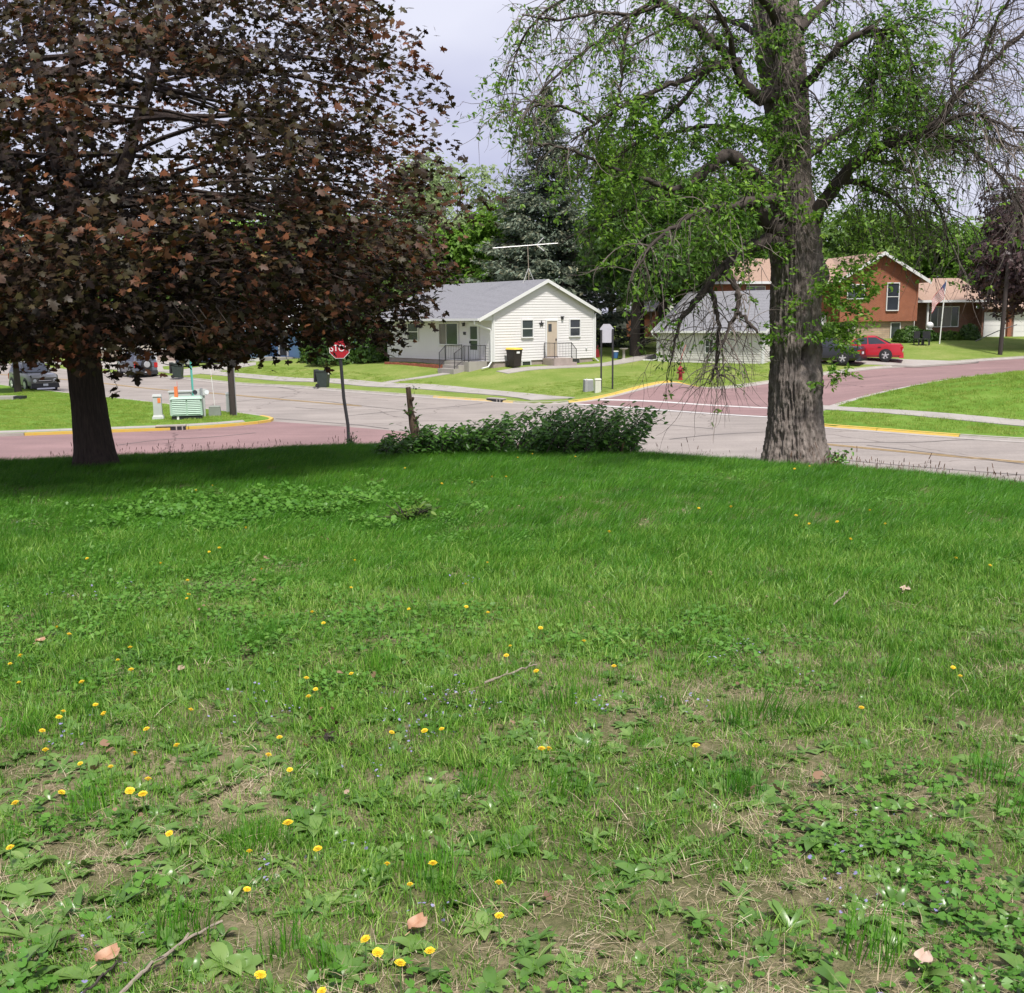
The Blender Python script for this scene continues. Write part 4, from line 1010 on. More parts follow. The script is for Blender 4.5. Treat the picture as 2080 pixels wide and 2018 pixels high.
def hydrant():
    p = at(1382, 772); t = thing('fire_hydrant', 'red fire hydrant with a leaning pink marker flag on the lawn', 'hydrant', p)
    b = MB(); b.lathe([(.17, -.05), (.17, .03), (.115, .04), (.11, .50), (.125, .52), (.125, .56), (.20, .57), (.20, .62), (.15, .66), (.115, .74), (.06, .79), (.0, .80)], 18); b.build('barrel', M['hydrant_red'], t, True, angle=35)
    b = MB(); b.lathe([(.04, .79), (.04, .84), (.0, .845)], 6); b.build('bonnet_nut', M['hydrant_red'], t)
    for sx in (-1, 1):
        b = MB(); b.lathe([(.055, sx * .09), (.055, sx * .17), (.07, sx * .171), (.07, sx * .21), (.03, sx * .212), (.03, sx * .24)], 10, (0, 0, .43), 'x'); b.build('nozzle', M['hydrant_red'], t, True)
    b = MB(); b.lathe([(.075, -.09), (.075, -.16), (.09, -.161), (.09, -.20), (.03, -.202), (.03, -.23)], 12, (0, 0, .40), 'y'); b.build('nozzle', M['hydrant_red'], t, True)
    MB().tube([(-.08, .05, .6), (.1, .05, 1.5), (.30, .05, 2.05)], .016, 5).build('flag_rod', M['pink_flag'], t)
hydrant()
# wheeled bins
def bin_(px, py, h, label, body, lid, open_lid=False, rz=0.0, on=None):
    p = at(px, py) if on is None else on; t = thing('wheeled_bin', label, 'bin', p, rz); w_ = h * .28; d_ = h * .34
    b = MB(); b.hexa([(-w_ * .8, -d_ * .75, .03), (w_ * .8, -d_ * .75, .03), (w_ * .8, d_ * .7, .03), (-w_ * .8, d_ * .7, .03), (-w_, -d_, h * .92), (w_, -d_, h * .92), (w_, d_, h * .92), (-w_, d_, h * .92)]); b.box(-w_ - .03, w_ + .03, -d_ - .03, d_ + .03, h * .88, h * .925)
    b.build('body', M[body], t)
    if open_lid:
        b = MB(); b.hexa([(-w_ - .02, d_ + .02, h * .3), (w_ + .02, d_ + .02, h * .3), (w_ + .02, d_ + .12, h * .3), (-w_ - .02, d_ + .12, h * .3), (-w_ - .02, d_ - .02, h * .95), (w_ + .02, d_ - .02, h * .95), (w_ + .02, d_ + .1, h * .99), (-w_ - .02, d_ + .1, h * .99)]); b.build('lid', M[lid], t)
    else:
        b = MB(); b.hexa([(-w_ - .04, -d_ - .05, h * .926), (w_ + .04, -d_ - .05, h * .926), (w_ + .04, d_ + .04, h * .926), (-w_ - .04, d_ + .04, h * .926), (-w_ + .03, -d_ + .02, h * 1.0), (w_ - .03, -d_ + .02, h * 1.0), (w_ - .03, d_ - .02, h * 1.02), (-w_ + .03, d_ - .02, h * 1.02)]); b.build('lid', M[lid], t)
    for sx in (-1, 1):
        b = MB(); b.lathe([(.0, -.03), (.12, -.03), (.12, .03), (.0, .03)], 14, (sx * (w_ * .85), d_ * .8, .12), 'x'); b.build('wheel', M['tyre'], t)
    MB().tube([(-w_ * .8, d_ + .06, h * .86), (w_ * .8, d_ + .06, h * .86)], .018, 6).build('handle', M[body], t)
    b = MB(); b.box(-.12, .12, -d_ * .98 - .012, -d_ * .9, h * .72, h * .82); b.build('sticker', M['white_post'], t)
bin_(657, 787, 1.12, 'dark green wheeled bin by the kerb with its lid flung open', 'green_bin', 'black_plastic', True, R(80))
bin_(362, 768, 1.15, 'dark wheeled bin at the end of the pickup driveway with lid hanging open', 'green_bin', 'black_plastic', True, R(90))
bp_ = HC + (HA * 1.05 - HB * .62) * HS
bin_(0, 0, 1.2, 'brown wheeled bin with a yellow lid against the white house', 'brown_bin', 'yellow_lid', False, math.atan2(HA[1], HA[0]), (bp_[0], bp_[1], float(HL(bp_[0], bp_[1])[0]) + .03))
# flag, globe, chairs at the brick house, little things between the houses
def yard_things():
    p = at(1908, 699); t = thing('flagpole', 'white flagpole with a drooping flag in front of the brick house', 'flagpole', p)
    h = 4.55; MB().tube([(0, 0, -.2), (.12, 0, h * .6), (.22, 0, h)], .04, 6).build('pole', M['white_post'], t)
    M['flag_blue'] = mat('flag_blue', (.05, .07, .17), .7, .1, 4); M['flag_red'] = mat('flag_red', (.45, .05, .06), .7, .1, 4)
    fl = thing('flag', 'faded red and white striped flag hanging from the white pole', 'flag', (p[0] + .2, p[1] - .03, p[2] + h - .1))
    for i in range(13):
        b = MB(); n = 8; vs = []
        for j in range(n + 1):
            u = j / n * 1.5; x = -u * .62; z = -i * .075 - u * .85 - .05 * math.sin(u * 5); y = .09 * math.sin(u * 6 + i * .25)
            vs += [(x, y, z), (x, y, z - .075), (x, y + .006, z), (x, y + .006, z - .075)]
        for j in range(n): b_ = j * 4; b.add([], []); b.f += [(b_, b_ + 4, b_ + 5, b_ + 1), (b_ + 2, b_ + 3, b_ + 7, b_ + 6)]
        b.v += vs; b.n += len(vs)
        b.build('stripe', M['flag_red'] if i % 2 == 0 else M['white_post'], fl)
    b = MB(); vs = []; n = 5
    for j in range(n + 1):
        u = j / n * .62; x = -u * .62; y = .09 * math.sin(u * 6) - .02; z = -u * .85 - .05 * math.sin(u * 5)
        vs += [(x, y, z + .01), (x, y, z - .53)]
    b.add(vs, [(2 * j, 2 * j + 2, 2 * j + 3, 2 * j + 1) for j in range(n)]); b.build('canton', M['flag_blue'], fl)
    p = at(1887, 690); t = thing('gazing_ball', 'white gazing ball on a pale pedestal by the brick house shrubs', 'garden ornament', p)
    b = MB(); b.lathe([(.25, 0), (.22, .1), (.12, .2), (.10, .6), (.2, .72), (.2, .76)], 12); b.build('pedestal', M['white_post'], t, True)
    b = MB(); b.lathe([(.02, .76)] + [(.27 * math.sin(math.pi * i / 8), 1.03 - .27 * math.cos(math.pi * i / 8)) for i in range(1, 8)] + [(.01, 1.3)], 14); b.build('ball', M['white_post'], t, True, angle=60)
    for i, (px, lab) in enumerate(((1866, 'dark iron garden chair nearer the red car'), (1880, 'dark iron garden chair nearer the gazing ball'))):
        p = at(px, 702); t = thing('garden_chair', lab, 'chair', p, R(20 - 50 * i), group='dark garden chairs before the brick house')
        MB().box(-.26, .26, -.26, .26, .42, .48).build('seat', M['iron'], t); MB().box(-.26, .26, .22, .27, .5, 1.0).build('backrest', M['iron'], t)
        for sx in (-.23, .23):
            for sy in (-.23, .23): MB().box(sx - .03, sx + .03, sy - .03, sy + .03, 0, .42).build('leg', M['iron'], t)
    p = at(1250, 728); t = thing('bucket', 'small blue bucket with white rim at the foot of the shady tree', 'bucket', p)
    M['blue_plastic'] = mat('blue_plastic', (.05, .14, .32), .4, .1, 4)
    MB().lathe([(.17, 0), (.22, .48)], 14).build('body', M['blue_plastic'], t, True); MB().lathe([(.235, .44), (.235, .5), (.2, .51)], 14).build('rim', M['white_post'], t)
    p = at(1267, 731); t = thing('bird_bath', 'stone bird bath beside the shady tree trunk', 'bird bath', p)
    MB().lathe([(.2, 0), (.1, .1), (.08, .6), (.12, .66)], 12).build('pedestal', M['concrete'], t, True); MB().lathe([(.1, .65), (.3, .74), (.31, .78), (.26, .77), (.02, .72)], 14).build('bowl', M['concrete'], t, True)
    p = at(1212, 726); t = thing('gas_can', 'red fuel can beside the corner of the white house', 'can', p, R(30))
    MB().tbox(-.17, .17, -.12, .12, 0, .55, .04).build('body', M['hydrant_red'], t); MB().tube([(0, 0, .54), (.06, 0, .72), (.12, 0, .8)], .03, 6).build('spout', M['hydrant_red'], t)
    p = at(2031, 721); t = thing('utility_pole', 'dark wooden pole on the lawn in front of the purple tree', 'utility pole', p)
    h = P(2047, 380, p[1])[2] - p[2]; MB().tube([(0, 0, -.4), (.12, 0, h * .5), (.5, 0, h)], [.15, .13, .09], 10).build('pole', M['pole_wood'], t, True)
    b = MB(); b.tube([(-1.5, .5, .9), (-.2, .05, 1.6), (.1, 0, 1.7), (1.0, 0, 2.0)], .03, 5); b.build('guy_wire', M['iron'], t)
    p = at(15, 812); t = thing('culvert_block', 'low concrete block with a dark opening beside the small tree', 'concrete block', p, R(4))
    MB().box(-.9, .45, -.3, .3, -.2, .20).build('body', M['concrete'], t); MB().box(.451, .95, -.32, .32, -.2, .19).build('opening', M['black_plastic'], t)
yard_things()

# ------------------------------------------------------------------ vehicles
def paint(name, c, rough=.28): 
    M[name] = mat(name, c, rough, .05, .8, coat=.6); return name
paint('paint_graphite', (.115, .118, .105)); paint('paint_silver', (.40, .40, .385)); paint('paint_black', (.014, .015, .018)); paint('paint_navy', (.018, .024, .055)); paint('paint_red', (.43, .012, .025)); paint('paint_bluegray', (.10, .115, .15))
def wheel(par, x, y, r_, side, mt='rim', wd=.22):
    b = MB(); b.lathe([(r_ * .62, -wd / 2), (r_ * .9, -wd / 2), (r_, -wd * .32), (r_, wd * .32), (r_ * .9, wd / 2), (r_ * .62, wd / 2)], 20, (x, y, r_), 'y'); o = b.build('wheel', M['tyre'], par, True, angle=30)
    b = MB(); yo = y + side * wd * .42
    b.lathe([(r_ * .63, -.02), (r_ * .66, .02), (r_ * .56, .0)], 18, (x, yo, r_), 'y')
    for i in range(5):
        an = 2 * math.pi * i / 5 + .3; ca, sa = math.cos(an), math.sin(an)
        def q(rr, tt, yy): return (x + ca * rr - sa * tt, yy, r_ + sa * rr + ca * tt)
        y0, y1 = sorted((yo, yo + side * .03)); w_ = r_ * .11
        b.hexa([q(.03, -w_, y0), q(r_ * .62, -w_ * 1.1, y0), q(r_ * .62, -w_ * 1.1, y1), q(.03, -w_, y1), q(.03, w_, y0), q(r_ * .62, w_ * 1.1, y0), q(r_ * .62, w_ * 1.1, y1), q(.03, w_, y1)])
    b.lathe([(.0, -.01), (r_ * .16, -.01), (r_ * .14, .05), (.0, .05)], 12, (x, yo, r_), 'y'); b.build('rim', M[mt], o)
    b = MB(); b.lathe([(.0, 0), (r_ * .60, 0), (r_ * .60, .01), (0, .01)], 18, (x, yo - side * .05, r_), 'y'); b.build('brake_disc', M['iron'], o)
def vehicle(name, label, cat, pos, head, S, kind, body, wheelbase, L, W, Ht, wr, extras=(), lower=None):
    """x forward, y across; S: side profile of the lower body top [(x, z)], cabin (x0,x1,x2,x3,zbelt,zroof)"""
    t = thing(name, label, cat, pos, head)
    top, cab = S; w2 = W / 2; bot = wr * .62
    def sec(x, zt, k=1.0, sh=1.0):
        return [(x, -w2 * k * .86, bot), (x, w2 * k * .86, bot), (x, w2 * k, bot + .14), (x, w2 * k * 1.0, bot + (zt - bot) * .62), (x, w2 * k * .965, zt - .03), (x, w2 * k * .90, zt), (x, -w2 * k * .90, zt), (x, -w2 * k * .965, zt - .03), (x, -w2 * k * 1.0, bot + (zt - bot) * .62), (x, -w2 * k, bot + .14)]
    rings = []
    for (x, z) in top:
        e = min(abs(x - top[0][0]), abs(x - top[-1][0])); k = 1.0 - .10 * max(0, 1 - e / .35) ** 2
        rings.append(sec(x, z, k))
    MB().loft(rings).build('body', M[body], t, True, angle=28)
    x0, x1, x2, x3, zb, zr = cab; wl, wt = w2 * .91, w2 * .74
    cabpts = [[(x0, -wl, zb), (x0, wl, zb), (x0 + .01, wl, zb + .02), (x0 + .01, -wl, zb + .02)]]
    b = MB()
    b.hexa([(x3, -wl, zb - .03), (x0, -wl, zb - .03), (x0, wl, zb - .03), (x3, wl, zb - .03), (x2, -wt, zr), (x1, -wt, zr), (x1, wt, zr), (x2, wt, zr)])
    b.hexa([(x2 - .04, -wt * .98, zr), (x1 + .04, -wt * .98, zr), (x1 + .04, wt * .98, zr), (x2 - .04, wt * .98, zr), (x2 + .12, -wt * .86, zr + .045), (x1 - .16, -wt * .86, zr + .045), (x1 - .16, wt * .86, zr + .045), (x2 + .12, wt * .86, zr + .045)])
    b.build('cabin', M[body], t, True, angle=20)
    def quad(pts, nm, mt, off):
        p = [np.array(q, float) for q in pts]; n_ = np.cross(p[1] - p[0], p[2] - p[0]); n_ /= np.linalg.norm(n_)
        c = sum(p) / 4; 
        if n_ @ (c - np.array([(x0 + x3) / 2, 0, (zb + zr) / 2])) < 0: n_ = -n_
        b_ = MB(); b_.hexa([*(q - n_ * .01 for q in p), *(q + n_ * off for q in p)]); return b_.build(nm, M[mt], t)
    lerp = lambda a, c, f: tuple(np.array(a) + (np.array(c) - np.array(a)) * f)
    def face(a, b_, c, d, u0, u1, v0, v1):   # a,b bottom; d,c top
        lo = lambda u: lerp(a, b_, u); hi = lambda u: lerp(d, c, u)
        return [lerp(lo(u0), hi(u0), v0), lerp(lo(u1), hi(u1), v0), lerp(lo(u1), hi(u1), v1), lerp(lo(u0), hi(u0), v1)]
    quad(face((x0, -wl, zb), (x0, wl, zb), (x1, wt, zr), (x1, -wt, zr), .06, .94, .06, .93), 'windshield', 'glass_sky' if 'sky' in extras else 'glass', .012)
    quad(face((x3, -wl, zb), (x3, wl, zb), (x2, wt, zr), (x2, -wt, zr), .08, .92, .10, .9), 'rear_window', 'glass', .012)
    nw = 2 if kind in ('sedan', 'pickup') else 3
    for sy in (-1, 1):
        for i in range(nw):
            g0, g1 = .08 + i * .86 / nw, .08 + (i + 1) * .86 / nw - .03
            quad(face((x0, sy * wl, zb), (x3, sy * wl, zb), (x2, sy * wt, zr), (x1, sy * wt, zr), g0, g1, .06, .88), 'side_window', 'glass', .012)
    fx = wheelbase / 2 + top_c(top) * 0
    for sx in (-1, 1):
        for sy in (-1, 1):
            xx = sx * wheelbase / 2; yy = sy * (w2 - .10)
            b = MB(); b.lathe([(.0, -.05), (wr * 1.17, -.05), (wr * 1.17, .06), (0, .06)], 20, (xx, sy * (w2 - .045), wr * 1.02), 'y'); b.build('wheel_arch', M['black_plastic'], t)
            wheel(t, xx, yy + sy * .03, wr, sy)
    xf, xr = max(q[0] for q in top), min(q[0] for q in top); zf = top[0][1] if top[0][0] == xf else top[-1][1]; zrr = top[-1][1] if top[-1][0] == xr else top[0][1]
    bm_ = lower or 'black_plastic'
    b = MB(); b.tbox(xf - .18, xf + .10, -w2 * .93, w2 * .93, bot - .04, bot + .26, .03); b.build('bumper', M[bm_], t)
    b = MB(); b.tbox(xr - .10, xr + .18, -w2 * .93, w2 * .93, bot - .04, bot + .26, .03); b.build('bumper', M[bm_], t)
    for sy in (-1, 1):
        b = MB(); yc = sy * w2 * .66
        if 'round' in extras: b.lathe([(.0, -.06), (.115, -.06), (.115, .02), (.08, .05), (.0, .055)], 16, (xf + .0, yc, zf - .20), 'x')
        else: b.tbox(xf - .12, xf + .03, yc - .2, yc + .2, zf - .24, zf - .08, .02)
        b.build('headlight', M['lamp_glass'], t)
        b = MB(); yc = sy * w2 * .80; b.box(xr - .025, xr + .14, yc - .13, yc + .13, zrr - (.42 if kind != 'sedan' else .26), zrr - .06); b.build('taillight', M['lamp_red'], t)
        b = MB(); b.tbox(x0 - .35, x0 - .18, sy * (w2 + .02) - .10, sy * (w2 + .02) + .10, zb + .02, zb + .16, .02); b.build('mirror', M['black_plastic'], t)
    b = MB(); b.box(xf - .02, xf + .025, -w2 * .44, w2 * .44, zf - .28, zf - .10); o = b.build('grille', M['black_plastic'], t)
    b = MB(); b.box(xf + .026, xf + .05, -w2 * .42, w2 * .42, zf - .21, zf - .165); b.build('grille_bar', M['rim'], o)
    pz = bot + .10 if kind != 'sedan' else bot + .1
    b = MB(); b.box(xf + .10, xf + .115, -.15, .15, bot + .1, bot + .24); b.build('licence_plate', M['plate'], t)
    zp = zrr - .32 if kind == 'sedan' else bot + .12
    b = MB(); b.box(xr - .125 if kind != 'sedan' else xr - .03, xr - .10 if kind != 'sedan' else xr - .0, -.16, .16, zp, zp + .15); b.build('licence_plate', M['plate'], t)
    for sy in (-1, 1):
        for i in range(2):
            b = MB(); xx = x1 - .25 - i * 1.0; b.box(xx - .09, xx + .09, sy * w2 * 1.0 - .015, sy * w2 * 1.0 + .025, zb - .16, zb - .12); b.build('door_handle', M['black_plastic'] if 'chrome' not in extras else M['rim'], t)
    if 'rack' in extras:
        b = MB()
        for sy in (-1, 1): b.tube([(x1 - .1, sy * wt * .8, zr + .05), (x1 - .25, sy * wt * .8, zr + .14), (x2 + .3, sy * wt * .8, zr + .14), (x2 + .15, sy * wt * .8, zr + .05)], .028, 6)
        for f in (.2, .5, .8): xx = x1 + (x2 - x1) * f; b.tube([(xx, -wt * .8, zr + .13), (xx, wt * .8, zr + .13)], .02, 5)
        b.build('roof_rack', M['black_plastic'], t)
    if 'skid' in extras:
        b = MB(); b.tbox(xf - .05, xf + .13, -w2 * .6, w2 * .6, bot - .10, bot - .02, .02); b.build('skid_plate', M['rim'], t)
    if 'hood' in extras:
        x_, z_ = zip(*[q for q in top if q[0] >= x0 - .05]); 
        b = MB(); pts = sorted([q for q in top if q[0] >= x0 - .05])
        for (xa, za_), (xb, zb_) in zip(pts[:-1], pts[1:]): b.hexa([(xa, -w2 * .82, za_ + .0), (xb, -w2 * .82, zb_ + .0), (xb, w2 * .82, zb_), (xa, w2 * .82, za_), (xa, -w2 * .8, za_ + .015), (xb, -w2 * .8, zb_ + .015), (xb, w2 * .8, zb_ + .015), (xa, w2 * .8, za_ + .015)])
        b.build('hood', M['paint_silver'], t)
    if 'spare' in extras:
        b = MB(); b.lathe([(.0, 0), (wr * .95, 0), (wr, -.05), (wr, -.17), (wr * .9, -.22), (0, -.22)], 20, (xr - .02, 0, zrr - .18), 'x'); o = b.build('spare_wheel', M['tyre'], t, True)
        b = MB(); b.lathe([(.0, -.225), (wr * .6, -.225), (wr * .55, -.25), (0, -.25)], 16, (xr - .02, 0, zrr - .18), 'x'); b.build('rim', M['rim'], o)
    return t
def top_c(t): return 0
M['glass_sky'] = mat('glass_sky', (.10, .12, .15), .06, .2, 1, spec=1.0)
# compact suv parked at the near kerb, nose towards the crossing
p = at(82, 793, H)
vehicle('parked_suv', 'graphite compact suv with silver hood and roof rack parked behind the small tree', 'suv', (p[0] - .75, p[1] + .75, p[2]), R(-48),
        ([(2.25, .86), (2.1, 1.02), (1.5, 1.10), (.75, 1.14), (-.5, 1.14), (-1.9, 1.14), (-2.2, 1.08)], (.85, .25, -1.75, -2.1, 1.13, 1.74)), 'suv', 'paint_graphite', 2.65, 4.5, 1.86, 1.8, .38, ('round', 'rack', 'skid', 'hood', 'sky'))
# dark four by four at the far kerb, tail with spare wheel towards us
p = at(308, 766, H)
vehicle('parked_jeep', 'dark off roader with spare wheel on its tail parked at the far kerb', 'suv', (p[0] - 1.5, p[1] + 1.2, p[2]), R(128),
        ([(2.1, .95), (2.0, 1.12), (1.2, 1.18), (.6, 1.2), (-.6, 1.2), (-1.9, 1.2), (-2.1, 1.15)], (.7, .4, -1.85, -2.05, 1.18, 1.86)), 'suv', 'paint_bluegray', 2.6, 4.3, 1.86, 1.9, .40, ('spare', 'rack'))
# pickup in the driveway
p = at(390, 745)
vehicle('pickup_truck', 'navy blue extended cab pickup with silver wheels standing in the driveway', 'pickup', (p[0] + 1.72, p[1] + .45, p[2] + .03), R(3),
        ([(2.9, .92), (2.75, 1.08), (1.6, 1.18), (.9, 1.2), (-.9, 1.2), (-.95, 1.22), (-2.8, 1.22), (-2.9, 1.18)], (1.35, .65, -.75, -1.0, 1.18, 1.78)), 'pickup', 'paint_navy', 3.6, 5.8, 1.95, 1.82, .39, ())
# two sedans in the brick house drive
p = at(1795, 733)
vehicle('red_car', 'bright red coupe parked in the brick house driveway', 'car', (p[0] - 1.15, p[1] + .5, p[2] + .03), R(158),
        ([(2.3, .68), (2.1, .86), (1.2, .97), (.8, 1.0), (-.6, 1.03), (-1.5, 1.06), (-2.2, 1.04), (-2.35, .9)], (1.1, .25, -.75, -1.75, .99, 1.50)), 'sedan', 'paint_red', 2.75, 4.7, 1.84, 1.5, .34, (), 'paint_red')
p = at(1716, 739)
vehicle('black_car', 'black sedan with pale plate parked beside the red coupe', 'car', (p[0] - 1.15, p[1] + .5, p[2] + .03), R(148),
        ([(2.3, .68), (2.1, .86), (1.2, .97), (.8, 1.0), (-.6, 1.03), (-1.5, 1.05), (-2.2, 1.04), (-2.35, .9)], (1.1, .3, -.85, -1.65, .99, 1.50)), 'sedan', 'paint_black', 2.75, 4.7, 1.82, 1.48, .34, (), 'paint_black')

# ------------------------------------------------------------------ foliage tools
def unit(v): return v / (np.linalg.norm(v, axis=-1, keepdims=True) + 1e-9)
def frames(nrm, spin=None, up=None):
    "rotation matrices whose z is nrm; x spun at random, or along up projected"
    n = len(nrm); z = unit(nrm)
    if up is None: up = unit(rng.normal(size=(n, 3)))
    x = unit(up - z * (up * z).sum(-1, keepdims=True)); y = np.cross(z, x)
    return np.stack([x, y, z], -1)
def cloud_mesh(name, pos, fr, size, tv, tf, mt, tint):
    tv = np.array(tv, float); tf = np.array(tf, int); n = len(pos)
    V = pos[:, None, :] + np.einsum('nij,kj->nki', fr, tv) * np.asarray(size)[:, None, None]
    F = (tf[None] + (np.arange(n) * len(tv))[:, None, None]).reshape(-1, tf.shape[1])
    return fast_mesh(name, V.reshape(-1, 3), F, mt, np.repeat(tint, len(tf)))
# leaf shapes (x towards the tip, z up)
LEAF_Q = ([(0, 0, 0), (.45, .30, .06), (1, 0, -.10), (.45, -.30, .06)], [(0, 1, 2, 3)])
LEAF_CL = ([(0, 0, 0), (.5, .42, .12), (1.0, .1, -.12), (.55, -.36, .1), (-.1, .05, .0), (-.5, -.40, .12), (-1.0, .05, -.15), (-.5, .38, .1), (.05, .1, 0), (.25, -.5, .2), (-.05, -1.0, -.1), (-.32, -.45, .15)],
           [(0, 1, 2, 3), (4, 5, 6, 7), (8, 9, 10, 11)])
def maple_leaf():
    pts = [(-.02, 0)]
    lob = [(-.30, .22), (.10, .10), (.30, .52), (.38, .16), (.62, .36), (.70, .14), (1.0, 0)]
    p = [(0.0, .03)] + [(-.12, .40), (.12, .24), (.42, .60), (.44, .26), (.72, .28)] + [(1.0, 0)]
    q = [(x, -y) for x, y in p[::-1][1:]]
    ring = p + q
    v = [(.34, 0, .03)] + [(x, y, .02 - .22 * y * y - .10 * x * x) for x, y in ring]
    n = len(ring); f = [(0, 1 + i, 1 + (i + 1) % n) for i in range(n)]
    return v, f
LEAF_M = maple_leaf()
LEAF_O = ([(0, 0, 0), (.28, .22, .03), (.62, .2, .0), (1, 0, -.14), (.62, -.2, .0), (.28, -.22, .03)], [(0, 1, 2, 3), (0, 3, 4, 5)])

def limb_path(p0, d, L, n=7, droop=0.0, wob=.12, seed=None):
    r_ = rng; pts = [np.array(p0, float)]; d = np.array(d, float); d /= np.linalg.norm(d)
    for i in range(n):
        d = d + r_.normal(size=3) * wob + np.array([0, 0, -droop]); d /= np.linalg.norm(d)
        pts.append(pts[-1] + d * L / n)
    return np.array(pts)

# materials for crowns
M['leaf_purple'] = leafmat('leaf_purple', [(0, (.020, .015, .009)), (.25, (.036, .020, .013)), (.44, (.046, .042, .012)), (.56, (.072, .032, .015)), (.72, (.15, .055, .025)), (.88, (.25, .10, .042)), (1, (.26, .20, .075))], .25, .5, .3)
M['leaf_purple_far'] = leafmat('leaf_purple_far', [(0, (.03, .022, .026)), (.5, (.075, .045, .045)), (1, (.17, .09, .08))], .2, .5, .4)
M['leaf_bright'] = leafmat('leaf_bright', [(0, (.06, .14, .018)), (.5, (.135, .27, .030)), (1, (.26, .42, .06))], .45, .5, .3)
M['leaf_mid'] = leafmat('leaf_mid', [(0, (.04, .085, .014)), (.5, (.095, .185, .026)), (1, (.20, .31, .05))], .4, .5, .3)
M['leaf_dark'] = leafmat('leaf_dark', [(0, (.022, .055, .012)), (.5, (.058, .125, .020)), (1, (.13, .23, .04))], .38, .45, .4)
M['leaf_pale'] = leafmat('leaf_pale', [(0, (.16, .23, .09)), (.5, (.27, .36, .15)), (1, (.40, .48, .24))], .45, .6, .2)
M['needle'] = leafmat('needle', [(0, (.045, .075, .055)), (.35, (.12, .17, .125)), (.7, (.25, .29, .205)), (1, (.44, .40, .25))], .3, .6, .25)
M['leaf_bush'] = leafmat('leaf_bush', [(0, (.035, .10, .016)), (.5, (.09, .225, .03)), (1, (.20, .39, .07))], .4, .35, .5)

def crown_tree(name, label, base, h, hc, rx, rz, mt, n, size, trunk_r, cat='tree', lobes=16, gap=.42, group=None, ry=None, tmat='bark_mid', shape=LEAF_CL, lean=0, tshift=0.0):
    "broad leaved tree: trunk, limbs and a ragged crown of leaf sprays"
    base = np.array(base, float); t = thing(name, label, cat, base, group=group)
    c0 = np.array([lean, 0, hc]); ry = ry or rx
    mb = MB(); mb.tube([(0, 0, -.3), (lean * .1, 0, h * .12), (lean * .5, 0, hc * .8), (lean, 0, min(h * .85, hc + rz * .5))], [trunk_r * 1.25, trunk_r, trunk_r * .7, trunk_r * .15], 9)
    mb.build('trunk', M[tmat], t, True)
    mb = MB(); L = []
    for i in range(lobes):
        a = 2 * math.pi * (i * .618 + rng.uniform(0, .1)); u = rng.uniform(-.75, .8); k = rng.uniform(.35, .68) * math.sqrt(max(.15, 1 - u * u * .8))
        c = c0 + np.array([rx * k * math.cos(a), ry * k * math.sin(a), rz * u * .72]); L.append((c, rng.uniform(.34, .5)))
        z0 = np.array([lean * .4, 0, max(h * .12, hc - rz * .7) * rng.uniform(.8, 1.1)])
        pts = np.array([z0, z0 * .6 + c * .4 + rng.normal(size=3) * .2, z0 * .25 + c * .75 + rng.normal(size=3) * .2, c]); mb.tube(pts, [trunk_r * .38, trunk_r * .26, trunk_r * .14, trunk_r * .05], 5, False)
    mb.build('limb', M[tmat], t, True)
    pos = []; nr = []
    per = n // lobes
    for c, k in L:
        d = unit(rng.normal(size=(per, 3))); rr = rng.uniform(.45, 1.12, (per, 1)) ** .7
        p = c + d * rr * np.array([rx, ry, rz]) * k; pos.append(p); nr.append(d + np.array([0, 0, .6]) + rng.normal(size=(per, 3)) * .5)
    pos = np.vstack(pos); nr = np.vstack(nr)
    f = fbm(pos[:, 0] * 1.1 / max(.6, size * 3) + base[0], pos[:, 1] * 1.1 / max(.6, size * 3), pos[:, 2] * 1.4 / max(.6, size * 3) + base[1], s=3)
    k = f > gap; pos, nr = pos[k], nr[k]
    tint = np.clip(.25 + .5 * fbm(pos[:, 0] * .5, pos[:, 1] * .5, pos[:, 2] * .5 + base[0], s=9) + rng.normal(size=len(pos)) * .16 + tshift, 0, 1)
    me = cloud_mesh('foliage', pos, frames(nr), size * rng.uniform(.6, 1.3, len(pos)), *shape, M[mt], tint)
    link('foliage', me, t, kind='stuff'); return t

# ------------------------------------------------------------------ background trees
def bg(px, py, Y, top_py, wpx, mt, label, name='broadleaf_tree', n=5200, size=.42, gap=.42, cfrac=.55, group=None, lean=0, tmat='bark_mid', low=.12, trunk=None, lobes=16, tshift=0.0):
    b = P(px, py, Y); b[2] = float(HL(b[0], b[1])[0]) if Y < 115 else b[2]
    top = P(px, top_py, Y)[2]; h = top - b[2]; rx = wpx / FPX * Y / 2
    rz = h * (1 - low) / 2; hc = h * low + rz
    return crown_tree(name, label, b, h, hc, rx, rz, mt, n, size, trunk or .018 * h + .05, gap=gap, group=group, lean=lean, tmat=tmat, lobes=lobes, tshift=tshift)
